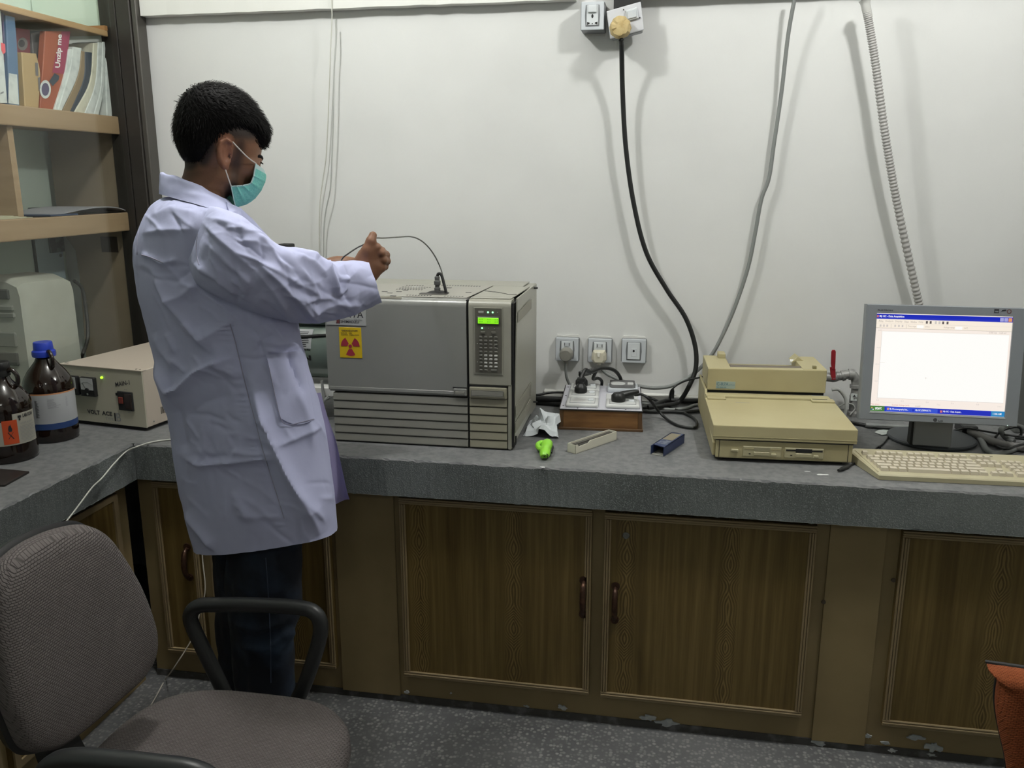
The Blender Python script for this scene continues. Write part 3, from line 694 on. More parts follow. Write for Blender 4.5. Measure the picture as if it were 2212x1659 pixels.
# ================================================================== VOLTAGE REGULATOR
m_beige = mat('beige_steel', (.42, .405, .32), .4, var=(4, (.38, .365, .285), .4, .65)); m_beige_top = mat('beige_pink_steel', (.44, .385, .32), .45)
VR0 = Vector((-1.555, 2.293, ZC)); VRa = math.atan2(2.293 - 2.341, -1.555 + 1.861)
vr = thing('voltage_regulator', 'beige metal voltage regulator box with meters and a dark power switch', 'regulator', tuple(VR0), VRa)
w, hh, dd = .318, .192, .455
part('feet', MB().box((-w + .02, .012, 0), (-.012, dd - .02, .013)), m_blk, vr)
part('front_panel', MB().bbox((-w, 0, .012), (0, .004, hh), .0012, 1), m_beige, vr)
part('cover', MB().bbox((-w, .003, .012), (0, dd, hh), .002, 1), m_beige_top, vr)
part('lid_edge', MB().bbox((-w - .001, -.003, hh - .003), (.001, .02, hh + .0005), .0008, 1), m_beige_top, vr)
for (x, y) in ((-w + .012, .012), (-w + .02, .012), (-.028, .010), (-.014, .010), (-w + .02, dd - .012)): part('screw', MB().lathe([(.0035, hh), (.0035, hh + .0012), (.0001, hh + .0018)], (x, y, 0), 10), m_chrome, vr)
def vents(z0, x0=None):
    for k in range(14):
        yy = .065 + k * .0052
        part('vent_slot', MB().box((-.001, yy, z0), (.0006, yy + .0026, z0 + .022)), m_blk, vr)
vents(.138); vents(.040)
part('screw', MB().ball((.001, .03, .026), .003, 8, 5), m_chrome, vr)
m_meter = mat('meter_face', (.46, .47, .46), .3)
def meter(cx):
    p = part('meter', MB().bbox((cx - .029, -.013, .098), (cx + .029, 0, .158), .002, 1), m_blk, vr)
    part('meter_dial', MB().box((cx - .024, -.0136, .119), (cx + .024, -.0128, .156)), m_meter, p)
    part('needle', MB().tube([(cx - .002, -.0142, .119), (cx - .017, -.0142, .141)], .0005, 5), m_blk, p)
    mb = MB(); arc = []
    for k in range(13):
        a = math.radians(140 - k * 8.3); arc.append((cx + .028 * math.cos(a), -.0142, .118 + .028 * math.sin(a)))
    part('scale', MB().tube(arc, .0004, 4), m_gprint, p)
    part('hub', MB().lathe([(.0001, -.016), (.008, -.016), (.009, -.0128), (.0001, -.0128)], (cx, 0, .117), 16, 'y'), m_blk, p)
    part('adjust_screw', MB().lathe([(.0001, -.0142), (.004, -.0142), (.004, -.0128), (.0001, -.0128)], (cx, 0, .106), 12, 'y'), m_chrome, p)
meter(-.205); meter(-.273)
part('power_lamp', MB().ball((-.153, -.003, .160), (.004, .005, .004), 12, 7), mat('green_lamp', (.3, .8, .02), .3, emis=((.45, 1, .03), 1.4)), vr)
sw = part('switch', MB().bbox((-.098, -.006, .062), (-.040, 0, .122), .002, 1), m_blk, vr)
part('rocker', MB().bbox((-.092, -.009, .084), (-.076, -.005, .104), .001, 1), mat('dark_red', (.16, .03, .02), .4), sw)
part('toggle_plate', MB().bbox((-.070, -.0075, .068), (-.044, -.005, .116), .001, 1), mat('smoked', (.03, .022, .018), .25), sw)
part('latch', MB().box((-.103, -.006, .108), (-.097, -.002, .116)), m_blk, sw)
X_, Z_ = (1, 0, 0), (0, 0, 1)
text('VOLT', .050, .014, (-.228, -.0008, .038), X_, Z_, m_ink, vr, bold=.035); text('ACE', .040, .014, (-.170, -.0008, .038), X_, Z_, m_ink, vr, bold=.035)
text('TYPE', .033, .009, (-.158, -.0008, .024), X_, Z_, m_gprint, vr); text('I', .006, .027, (-.1225, -.0008, .023), X_, Z_, m_ink, vr, bold=.05); text('B', .017, .027, (-.114, -.0008, .023), X_, Z_, m_gprint, vr)
bar_text([(0, .06, 0, .0018)], (-.165, -.0008, .015), X_, Z_, m_gprint, vr)
text('MAIN-1', .058, .014, (-.104, -.0008, .134), (.98, 0, .2), (-.17, 0, .98), m_ink, vr, bold=.012, shear=.1)
for (x, z) in ((-.163, .170), (-.215, .168), (-.28, .170), (-.072, .127), (-.068, .056)): bar_text([(0, .012, 0, .0016)], (x, -.0008, z), X_, Z_, m_gprint, vr)
# ================================================================== GAS CHROMATOGRAPH
m_gc = mat('grey_cream_enamel', (.31, .305, .255), .32, var=(3, (.285, .28, .237), .4, .65))
m_gcd = mat('grey_enamel_door', (.225, .228, .212), .30, var=(3, (.212, .214, .20), .4, .65), coat=.3)
m_gcl = mat('grey_louvre', (.225, .222, .195), .42); m_gcl2 = mat('cream_louvre', (.26, .247, .185), .42)
m_gct = mat('grey_top_plate', (.31, .30, .265), .4); m_vent = mat('vent_print', (.245, .235, .195), .6)
m_keypad = mat('keypad_brown_grey', (.105, .10, .082), .5); m_key = mat('key_grey', (.13, .127, .11), .5); m_keyw = mat('key_white', (.50, .50, .47), .5)
m_green = mat('led_green', (.2, .9, .3), .3, emis=((.25, 1, .35), 2.2)); m_lcd = mat('lcd_green', (.2, .7, .02), .3, emis=((.27, .86, .012), .62)); m_lcdd = mat('lcd_ink', (.04, .2, .01), .4, emis=((.10, .42, .01), .5))
m_off = mat('led_off', (.16, .16, .14), .4)
GY = 2.30; zt = 1.222; zbm = .806
x0, xs_, xr = -.962, -.5465, -.4215
gc = thing('gas_chromatograph', 'grey and cream gas chromatograph with green display and yellow radiation sticker', 'instrument', (-.69, GY, ZC))
def G(name, mb, m, par=gc, **k): return part(name, mb, m, par, world=True, **k)
G('chassis', MB().box((x0 + .012, GY + .02, zbm + .004), (-.416, 2.62, zt - .012)).box((x0 + .03, GY + .035, ZC), (-.43, 2.60, zbm + .006)), m_blk)
G('rear_case', MB().bbox((x0 + .006, 2.615, zbm), (-.417, 2.737, zt - .004), .003, 1), m_gc)
G('foot_strip', MB().box((x0 + .035, GY + .03, ZC + .001), (-.45, GY + .05, zbm + .006)), m_blk)
# oven door with rounded top edge
def rounded_front(xa, xb, za, zb, r, depth, n=8):
    prof = [(GY + depth, za), (GY + .003, za), (GY, za + .004)] + [(GY + r - r * math.cos(pi / 2 * k / n), zb - r + r * math.sin(pi / 2 * k / n)) for k in range(n + 1)] + [(GY + depth, zb)]
    return MB().loft([[(xa, y, z) for y, z in prof], [(xb, y, z) for y, z in prof]])
zdl = .9465
mb = rounded_front(x0, xs_ - .0015, zdl, zt - .002, .022, .05); G('oven_door', mb, m_gcd, smooth=30)
G('door_lip', MB().bprism([(x0 + .003, GY - .0005, zdl + .012), (x0 + .003, GY - .001, zdl + .002), (x0 + .003, GY + .004, zdl - .004), (x0 + .003, GY + .02, zdl - .004), (x0 + .003, GY + .02, zdl + .012)], (xs_ - x0 - .006, 0, 0), .001, 1), m_gcd)
hd = G('door_handle', MB().bbox((-.587, GY - .004, .9455), (-.549, GY + .01, .967), .003, 2), m_gcd)
G('grip', MB().bbox((-.583, GY - .0052, .950), (-.5535, GY - .003, .960), .002, 1), m_gcl, hd)
G('gap', MB().box((-.589, GY - .001, .967), (-.548, GY + .002, .9705)), m_blk, hd)
# louvres, each slat its own piece, tilted so the lower edge is proud
def louvre(xa, xb, z0, z1, m):
    return G('louvre', MB().bprism([(xa, GY + .0025, z1 - .001), (xa, GY + .0005, z0 + .002), (xa, GY + .002, z0), (xa, GY + .02, z0), (xa, GY + .02, z1 - .001)], (xb - xa, 0, 0), .0008, 1), m)
nz = 6; zl0, zl1 = zbm - .012, zdl - .006
for k in range(nz):
    za = zl0 + (zl1 - zl0) * k / nz; zc_ = zl0 + (zl1 - zl0) * (k + 1) / nz
    louvre(x0 + .012, xs_ - .001, za, zc_ - .0012, m_gcl); louvre(-.5415, xr - .012, za, zc_ - .0012, m_gcl2)
G('split_gap', MB().box((xs_ - .003, GY + .008, zl0), (-.541, GY + .03, zt - .004)), m_blk)
# control housing on the right
mb = rounded_front(-.541, xr, .978, zt - .002, .020, .05)
G('control_housing', mb, m_gc, smooth=30)
G('housing_edge', MB().bbox((xr - .010, GY + .001, zl0 - .002), (xr + .001, GY + .035, .985), .003, 1), m_gc)
G('lower_grip', MB().bbox((-.541, GY - .004, .9405), (xr - .012, GY + .012, .9735), .004, 2), m_gcl2)
G('grip', MB().bbox((-.536, GY - .0055, .948), (xr - .02, GY - .003, .965), .003, 2), m_gcl)
G('gap', MB().box((-.541, GY + .001, .9735), (xr - .012, GY + .006, .9785)), m_blk)
# keypad recess
kx0, kx1, kz0, kz1 = PY(1026, 665, GY).x, PY(1084, 665, GY).x, PY(1080, 806, GY).z, PY(1030, 665, GY).z
bz = G('keypad_bezel', MB().bbox((kx0 - .004, GY - .002, kz0 - .006), (kx1 + .003, GY + .001, kz1 + .002), .002, 2), m_gc)
kp = G('keypad', MB().box((kx0, GY - .003, kz0), (kx1, GY - .0015, kz1)), m_keypad)
def at(u, v): return kx0 + (kx1 - kx0) * u, kz1 - (kz1 - kz0) * v
def kbox(name, u0, v0, u1, v1, m, d=.0025, par=None):
    a = at(u0, v0); b = at(u1, v1); return G(name, MB().bbox((a[0], GY - .003 - d, b[1]), (b[0], GY - .0028, a[1]), min(.0008, d * .4), 1), m, par or kp)
# zoom measurements: panel spans u 115..415, v 128..808 of the enlarged photo
U = lambda x: (x - 115) / 300; V = lambda y: (y - 128) / 680
lb = kbox('display_bezel', U(143), V(215), U(390), V(296), mat('bezel_dark', (.06, .058, .05), .4), .002)
kbox('lcd', U(150), V(225), U(382), V(288), m_lcd, .0028)
for (xx, w_) in ((165, 42), (258, 36), (338, 40)):
    for yy in (233, 258):
        for q in range(3): kbox('lcd_digit', U(xx + q * w_ / 3), V(yy), U(xx + q * w_ / 3 + w_ / 4.2), V(yy + 18), m_lcdd, .0031)
kbox('name_plate', U(155), V(158), U(214), V(180), mat('plate_grey', (.35, .35, .32), .4), .001)
for (xx, yy, m) in ((264, 169, m_green), (316, 169, m_green), (370, 170, m_off), (196, 336, m_green), (266, 336, m_off), (333, 338, m_off)):
    a = at(U(xx), V(yy)); s = .0026 if m is m_green else .0016
    G('indicator', MB().ball((a[0], GY - .004, a[1]), s, 10, 6), m, kp)
kbox('key', U(180), V(370), U(232), V(394), m_keypad, .003); kbox('key', U(298), V(370), U(350), V(394), m_keypad, .003)
xsK = (180, 235, 292, 350)
for r_ in range(10):
    yy = 428 + r_ * 38.8
    for c_ in range(4):
        wht = c_ > 0 and 5 <= r_ <= 8
        if r_ == 9 and c_ == 3: continue
        xx = xsK[c_]; ww = 17 if not (r_ == 9 and c_ == 2) else 17
        if r_ == 9 and c_ == 2: kbox('key', U(292), V(yy - 9), U(360), V(yy + 9), m_key); continue
        k_ = kbox('key', U(xx - ww), V(yy - 9), U(xx + ww), V(yy + 9), m_keyw if wht else m_key)
        if wht: kbox('key_mark', U(xx - 6), V(yy - 3.5), U(xx + 6), V(yy + 4.5), m_ink, .0027, k_)
for yy in (500, 694):
    a = at(U(140), V(yy)); G('indicator', MB().ball((a[0], GY - .0035, a[1]), .0012, 8, 5), m_keyw, kp)
for (u0, u1, v) in ((145, 175, 337), (212, 252, 337), (280, 322, 322), (345, 392, 340)): kbox('printed_line', U(u0), V(v), U(u1), V(v + 2.5), m_key, .0004)
# right side panel, slightly sprung open at the top front
sp = G('side_panel', MB().bprism([(-.412, GY + .008, .812), (-.404, GY + .006, zt + .004), (-.408, 2.632, zt + .002), (-.412, 2.612, .822)], (-.004, 0, 0), .001, 1), m_gc)
G('panel_gap', MB().box((-.4205, GY + .004, .80), (-.413, GY + .04, zt - .01)), m_blk)
def sidev(pts, name='side_vent'):
    v3 = [PX(*p, -.4035 if p[1] < 760 else -.4085) for p in pts]; G(name, MB().prism(v3, (.0012, 0, 0)), m_vent, sp)
sidev([(1118.5, 675), (1147.5, 646), (1147.5, 666), (1118.5, 697)]); 
sidev([(1114, 877), (1147, 825), (1146.5, 849), (1114, 902)]); sidev([(1113, 914), (1145, 862), (1145, 884), (1113, 935)])
for xx in (1142, 1145): sidev([(xx, 832), (xx + .9, 830), (xx + .9, 853), (xx, 855)], 'vent_slot')
for (px_, py_) in ((1152, 622), (1152, 868)):
    p = PX(px_, py_, -.41); G('screw', MB().cyl(p, p + Vector((.014, 0, 0)), .003, 8), m_blk)
G('torn_tape', MB().prism([(-.4125, GY + .01, .832), (-.4125, GY + .03, .826), (-.4125, GY + .02, .810), (-.4125, GY + .012, .812)], (.003, 0, 0)), m_blk)
# top: oven lid plate, cream right plate and rear strip
zT = zt
def top_plate(name, pts, m, th=.003):
    return G(name, MB().bprism([(p[0], p[1], zT - .002) for p in pts], (0, 0, th), .0008, 1), m)
tp = top_plate('top_plate', [(x0, GY + .022), (xs_ - .004, GY + .022), (-.535, 2.60), (x0, 2.60)], m_gct)
top_plate('top_plate', [(-.540, GY + .022), (-.425, GY + .022), (-.418, 2.60), (-.530, 2.60)], m_gc)
top_plate('rear_strip', [(x0, 2.605), (-.44, 2.605), (-.44, 2.735), (x0, 2.735)], m_gc)
G('top_crack', MB().tube([(-.53, 2.47, zT + .0012), (-.48, 2.44, zT + .0012), (-.445, 2.40, zT + .0012), (-.425, 2.41, zT + .0012)], .0012, 5), m_blk)
G('top_seam', MB().box((-.54, GY + .045, zT + .0003), (-.43, GY + .0475, zT + .0012)), m_vent)
# vent rows on the oven lid
for (xa, xb, y) in ((-.80, -.70, 2.52), (-.80, -.71, 2.49), (-.80, -.715, 2.46), (-.68, -.64, 2.40), (-.69, -.645, 2.37), (-.73, -.65, 2.335), (-.62, -.56, 2.335), (-.80, -.74, 2.56), (-.70, -.56, 2.575)):
    n = int((xb - xa) / .0085); mbv = MB()
    for k in range(n): mbv.box((xa + k * .0085, y, zT + .0006), (xa + k * .0085 + .0042, y + .010, zT + .0014))
    G('vent_row', mbv, m_blk, tp)
for (px_, py_) in ((831, 630), (842, 633), (849, 639), (862, 630), (876, 627), (970, 622), (933, 630), (1012, 632)):
    p = PZ(px_, py_, zT + .001); G('slot', MB().box((p.x - .008, p.y - .004, zT + .0006), (p.x + .008, p.y + .004, zT + .0016)), m_blk, tp)
p = PZ(890, 620, zT + .001); G('tape_remnant', MB().add([(p.x - .012, p.y, zT + .0014), (p.x + .01, p.y - .006, zT + .0014), (p.x + .03, p.y + .004, zT + .0014), (p.x + .004, p.y + .010, zT + .0014)], [(0, 1, 2, 3)]), m_paper, tp)
# detector plug standing on the lid
pc = PZ(945, 634, zT); pc.z = zT
G('detector_flange', MB().lathe([(.034, zT), (.034, zT + .002), (.02, zT + .007), (.0001, zT + .007)], (pc.x, pc.y, 0), 24), m_blk)
G('flange_plate', MB().bbox((pc.x - .045, pc.y - .035, zT), (pc.x + .035, pc.y - .012, zT + .0035), .001, 1), m_alu)
m_plugg = mat('plug_grey', (.09, .09, .088), .45)
G('detector_plug', MB().lathe([(.009, zT + .005), (.009, zT + .016), (.0065, zT + .018), (.0065, zT + .024), (.0095, zT + .026), (.0095, zT + .036), (.007, zT + .038), (.0075, zT + .048), (.005, zT + .050), (.0001, zT + .050)], (pc.x, pc.y, 0), 18), m_plugg, smooth=35)
pts = crom([(pc.x, pc.y, zT + .048), (pc.x + .004, pc.y, zT + .057), (pc.x + .013, pc.y, zT + .053), (pc.x + .022, pc.y - .004, zT + .025), (pc.x + .028, pc.y - .006, zT + .002)], 6)
G('plug_cable', MB().tube(pts, .0042, 10), m_blk, smooth=60)
# label and sticker on the door
lx0, lx1, lz1, lz0 = x0 + .004, PY(791, 700, GY).x, PY(789, 668, GY).z, PY(760, 703, GY).z
pl = G('name_label', MB().bbox((lx0, GY - .0015, lz0), (lx1, GY + .001, lz1), .0006, 1), mat('label_grey', (.40, .41, .40), .4))
yy_ = GY - .0019
text('17A', .040, .020, (lx1 - .047, yy_, lz1 - .025), X_, Z_, m_ink, gc, world=True); text('GC-', .046, .020, (lx1 - .098, yy_, lz1 - .025), X_, Z_, m_ink, gc, world=True)
text('GAS CHROMATOGRAPH', .080, .0055, (lx1 - .092, yy_, lz1 - .034), X_, Z_, m_gprint, gc, world=True)
text('SHIMADZU', .056, .0075, (lx1 - .076, yy_, lz0 + .007), X_, Z_, m_ink, gc, world=True, bold=.02)
em = MB(); ex, ez = lx1 - .089, lz0 + .0055
for q in range(3): em.add([(ex + .0005 * q, yy_, ez + q * .0036), (ex + .009, yy_, ez + q * .0036), (ex + .0105, yy_, ez + q * .0036 + .0026), (ex + .002, yy_, ez + q * .0036 + .0026)], [(0, 1, 2, 3)])
part('emblem', em, mat('emblem_red', (.20, .05, .05), .5), gc, world=True)
part('emblem', MB().add([(ex - .001, yy_ + .0003, ez - .001), (ex + .0115, yy_ + .0003, ez - .001), (ex + .0115, yy_ + .0003, ez + .0115), (ex + .003, yy_ + .0003, ez + .0115)], [(0, 1, 2, 3)]), m_ink, gc, world=True)
s0 = PY(735, 772, GY); s1 = PY(780, 708, GY)
st = G('warning_sticker', MB().bbox((s0.x, GY - .0012, s0.z), (s1.x, GY + .001, s1.z), .0004, 1), mat('sticker_yellow', (.62, .43, .01), .45))
m_red = mat('trefoil_red', (.30, .025, .045), .5); sw_ = s1.x - s0.x; sh_ = s1.z - s0.z
text('RADIOISOTOPE', sw_ * .72, sh_ * .055, (s0.x + sw_ * .13, yy_, s1.z - sh_ * .13), X_, Z_, m_ink, gc, world=True, bold=.02)
text('NUCLIDE    63Ni', sw_ * .50, sh_ * .035, (s0.x + sw_ * .09, yy_, s1.z - sh_ * .20), X_, Z_, m_ink, gc, world=True, bold=.02)
text('QUANTITY  370MBq (10mCi)', sw_ * .82, sh_ * .040, (s0.x + sw_ * .09, yy_, s1.z - sh_ * .265), X_, Z_, m_ink, gc, world=True, bold=.02)
cxk, czk, Rk = s0.x + sw_ * .49, s0.z + sh_ * .385, sw_ * .42
mb = MB(); mb.add([(cxk + Rk * .19 * math.cos(a * pi / 10), yy_, czk + Rk * .19 * math.sin(a * pi / 10)) for a in range(20)], [tuple(range(20))]); part('trefoil', mb, m_red, gc, world=True)
for a0 in (120, 0, 240):
    mb = MB(); P_ = [(cxk + rr_ * math.cos(math.radians(a0 + q * 6)), yy_, czk + rr_ * math.sin(math.radians(a0 + q * 6))) for rr_, seq in ((Rk, range(11)), (Rk * .29, range(10, -1, -1))) for q in seq]
    mb.add(P_, [tuple(range(len(P_)))]); part('trefoil', mb, m_red, gc, world=True)
G('tape_strip', MB().bbox((-.86, GY + .008, zt - .006), (-.735, GY + .010, zt + .0005), .0004, 1), mat('clear_tape', (.5, .48, .40), .2))

# ================================================================== COMPRESSOR behind the worker
m_tank = mat('dark_green_tank', (.15, .19, .165), .16, coat=.5)
ac = thing('air_compressor', 'dark green glossy air compressor tank with white paper label, half hidden behind the man', 'compressor', (-1.16, 2.62, ZC))
cz_, cy_ = 1.005, 2.62
A = lambda name, mb, m, **k: part(name, mb, m, ac, world=True, **k)
prof = [(.0001, -1.36), (.05, -1.352), (.085, -1.33), (.098, -1.30), (.098, -1.03), (.085, -1.0), (.05, -.982), (.0001, -.975)]
A('tank', MB().lathe([(r, h) for r, h in prof], (0, cy_, cz_), 40, 'x'), m_tank, smooth=40)
A('pump', MB().bbox((-1.30, cy_ - .07, cz_ + .085), (-1.06, cy_ + .07, cz_ + .15), .02, 3), m_tank, smooth=40)
A('strap', MB().tube([(-1.15 + .19 * k, cy_ - .1005 * math.cos(a), cz_ + .1005 * math.sin(a)) for k, a in zip(np.linspace(0, 1, 12), np.linspace(.52, .72, 12))], .005, 8), m_blk)
A('base', MB().bbox((-1.34, cy_ - .10, ZC + .075), (-.99, cy_ + .10, ZC + .108), .004, 1), m_white)
for (fx, fy) in ((-1.32, -.08), (-1.02, -.08), (-1.32, .08), (-1.02, .08)): A('leg', MB().cyl((fx, cy_ + fy, ZC), (fx, cy_ + fy, ZC + .08), .008, 10), m_alu)
for (px_, py_, px2, py2) in ((695, 822, 700, 868), (702, 865, 712, 854), (668, 882, 712, 858)): A('fitting_pipe', MB().cyl(PY(px_, py_, 2.5), PY(px2, py2, 2.5), .005, 8), mat('pipe_grey', (.35, .36, .35), .4))
a = PY(644, 700, 2.52); b = PY(664, 742, 2.52)
A('paper_label', MB().loft([[(a.x - .03, cy_ - .0995 * math.cos(t), cz_ + .0995 * math.sin(t)), (b.x + .01, cy_ - .0995 * math.cos(t), cz_ + .0995 * math.sin(t))] for t in np.linspace(.16, .82, 8)], closed=False, cap=False), m_labw)
bar_rows = []
mb = MB()
for k in range(9):
    t = .22 + k * .06
    for (u0, u1) in ((a.x - .02, a.x + random.uniform(.02, .03)),):
        mb.add([(u0, cy_ - .1002 * math.cos(t), cz_ + .1002 * math.sin(t)), (u1, cy_ - .1002 * math.cos(t), cz_ + .1002 * math.sin(t)), (u1, cy_ - .1002 * math.cos(t + .022), cz_ + .1002 * math.sin(t + .022)), (u0, cy_ - .1002 * math.cos(t + .022), cz_ + .1002 * math.sin(t + .022))], [(0, 1, 2, 3)])
A('small_print', mb, m_ink)
def cyl_text(s, xa, w, t0, h, bold):
    vs, fs = txt_mesh(s, w, h, bold=bold); R_ = .0992
    A('lettering', MB().add([(xa + v[0], cy_ - R_ * math.cos(t0 + v[1] / R_), cz_ + R_ * math.sin(t0 + v[1] / R_)) for v in vs], fs), m_blk)
xe_ = PY(673, 760, 2.53).x
zz1 = PY(660, 757, cy_ - .099).z; zz2 = PY(660, 779, cy_ - .099).z
cyl_text('OIL FREE', xe_ - .105, .105, math.asin((zz1 - cz_) / .099), .013, .03); cyl_text('BEBICON', xe_ - .15, .15, math.asin((zz2 - cz_) / .099), .018, .05)
p0 = PY(622, 536, 2.62)
A('switch_post', MB().cyl((p0.x, cy_, cz_ + .13), (p0.x, cy_, p0.z - .02), .012, 12), m_alu)
A('pressure_switch', MB().bbox((p0.x - .03, cy_ - .03, p0.z - .03), (p0.x + .012, cy_ + .03, p0.z + .014), .006, 2), m_blk)

# ================================================================== WALL SOCKETS
m_plate = mat('socket_silver_white', (.52, .55, .58), .35); m_plate2 = mat('socket_inner', (.60, .63, .65), .4); m_side = mat('socket_side_grey', (.20, .21, .22), .35, .3); m_cement = mat('plaster_rim', (.66, .66, .63), .8)
def socket(name, label, x_l, x_r, y_t, y_b, Yf, kind, group=None):
    a = PY(x_l, y_t, Yf); b = PY(x_r, y_b, Yf); c = (a + b) / 2; w = b.x - a.x; h = a.z - b.z
    t = thing(name, label, 'socket', (c.x, Yf, c.z), 0, 'sockets on the back wall')
    back = YW - Yf
    rim = []
    for k in range(20):
        aa = 2 * pi * k / 20; e = random.uniform(.95, 1.10)
        sx = math.copysign(min(1, abs(math.cos(aa)) * 1.35), math.cos(aa)); sz = math.copysign(min(1, abs(math.sin(aa)) * 1.35), math.sin(aa))
        rim.append((sx * w * .54 * e, back - .004, sz * h * .55 * e))
    part('plaster_rim', MB().prism(rim, (0, .006, 0)), m_cement, t)
    part('back_box', MB().bbox((-w * .53, .006, -h * .5), (w * .53, back, h * .5), .003, 1), m_side, t)
    f = part('plate', MB().bbox((-w / 2, -.002, -h / 2), (w / 2, .007, h / 2), .003, 2), m_plate, t)
    part('insert_rim', MB().bprism([(-w * .30, -.003, -h * .38), (w * .30, -.003, -h * .38), (w * .335, -.003, 0), (w * .30, -.003, h * .38), (-w * .30, -.003, h * .38), (-w * .335, -.003, 0)], (0, .003, 0), .0008, 1), m_side, t)
    part('insert', MB().bbox((-w * .255, -.0055, -h * .34), (w * .255, -.002, h * .36), .001, 1), m_plate2, t)
    return t, w, h
t, w, h = socket('wall_socket', 'lower wall socket nearest the chromatograph, holding a grey round plug', 1201, 1249, 729, 781, 2.925, 'a')
def pinslots(t, z, w):
    part('shutter', MB().bbox((-w * .14, -.007, z - .008), (w * .14, -.005, z + .008), .001, 1), m_plate, t)
    for s in (-1, 1): part('slot', MB().box((s * w * .10 - .001, -.0075, z - .005), (s * w * .10 + .001, -.0068, z + .005)), m_blk, t)
pinslots(t, h * .24, w)
t2, w, h = socket('wall_socket', 'lower wall socket in the middle of three, holding a cream plug', 1271, 1320, 731, 784, 2.925, 'b'); pinslots(t2, h * .22, w)
t3, w, h = socket('wall_socket', 'lower wall outlet at the right of three with a single round hole', 1344, 1394, 732, 785, 2.925, 'c')
part('cover_square', MB().bbox((-w * .10, -.0065, -h * .22), (w * .13, -.005, h * .14), .0006, 1), m_plate2, t3)
part('hole', MB().lathe([(.0001, -.0075), (.0035, -.0075), (.004, -.006), (.0001, -.006)], (0, 0, h * .02), 14, 'y'), m_blk, t3)
t4, w, h = socket('wall_socket', 'upper universal wall socket with rocker switch set in the beam', 1256, 1304, 4, 64, 2.872, 'd')
part('rocker', MB().bbox((-w * .20, -.012, h * .10), (w * .19, -.005, h * .36), .003, 2), m_plate2, t4)
mbk = MB(); mbk.ball((0, -.0057, -.002), (.0035, .001, .006), 10, 6)
part('earth_hole', mbk, m_blk, t4)
for s in (-1, 1): part('pin_hole', MB().prism([(s * .008, -.0065, -.024), (s * .016, -.0065, -.027), (s * .016, -.0065, -.019), (s * .008, -.0065, -.021)], (0, .002, 0)), m_blk, t4)
part('pin_hole', MB().ball((0, -.0058, -.024), (.002, .001, .002), 8, 5), m_blk, t4)
# tilted surface socket hanging half out of its box
ht = thing('surface_socket', 'tilted white switched socket hanging from the beam with a taped-over plug', 'socket', (0, 0, 0))
P4 = [PY(1310, 24, 2.865), PY(1384, 3, 2.858), PY(1391, 64, 2.858), PY(1318, 84, 2.865)]
part('plate', MB().bprism(P4, (0, .010, 0), .003, 2), mat('plate_white', (.56, .57, .60), .4), ht, world=True)
ctr = sum(P4, Vector()) / 4
bk = [ctr + (p - ctr) * .92 + Vector((0, .01, -.004)) for p in P4]; part('back_box', MB().bprism(bk, (0, .045, 0), .003, 1), m_side, ht, world=True)
u = (P4[1] - P4[0]).normalized(); v = (P4[0] - P4[3]).normalized()
def tilt_box(c, du, dv, d0, d1, m, name):
    q = [c - u * du - v * dv, c + u * du - v * dv, c + u * du + v * dv, c - u * du + v * dv]
    part(name, MB().bprism([p + Vector((0, -d0, 0)) for p in q], (0, d0 - d1, 0), .0015, 1), m, ht, world=True)
c = PY(1365, 31, 2.855); tilt_box(c, .018, .016, .003, -.006, m_plate2, 'rocker_frame'); tilt_box(c, .014, .012, .007, -.004, m_plate, 'rocker')
for (px_, py_) in ((1347, 21), (1382, 38), (1356, 70), (1320, 52)):
    c = PY(px_, py_, 2.856); part('screw', MB().ball(c, .0022, 8, 5), m_blk, ht, world=True)
# recess behind it
a = PY(1327, 2, 2.905); b = PY(1384, 18, 2.905)
solo('recess_box', MB().box((a.x, 2.88, b.z - .004), (b.x, 2.93, a.z + .05)), m_blk, 'black open recess in the beam behind the tilted socket', 'box')
# taped plug
m_tape = mat('masking_tape', (.50, .39, .19), .65, var=(40, (.42, .31, .13), .4, .65), bump=(60, .6, .004))
c = PY(1341, 62, 2.85)
tp_ = thing('taped_plug', 'black cable plug wrapped in crumpled yellowish masking tape on the tilted socket', 'plug', tuple(c))
rings = []
for (r, y) in ((.024, .004), (.031, -.006), (.033, -.018), (.031, -.034), (.026, -.044), (.012, -.048)):
    rings.append([(c.x + r * random.uniform(.92, 1.08) * math.cos(2 * pi * k / 22), c.y + y + random.uniform(-.002, .002), c.z + r * random.uniform(.92, 1.08) * math.sin(2 * pi * k / 22)) for k in range(22)])
part('tape_wrap', MB().loft(rings), m_tape, tp_, world=True, smooth=25)
part('tape_tail', MB().bprism([PY(1318, 60, 2.846), PY(1340, 48, 2.83), PY(1344, 70, 2.83), PY(1322, 78, 2.846)], (0, .004, 0), .001, 1), m_tape, tp_, world=True)
part('sleeve', MB().cyl(PY(1342, 74, 2.83), PY(1342, 88, 2.83), .0055, 10), m_blk, tp_, world=True)

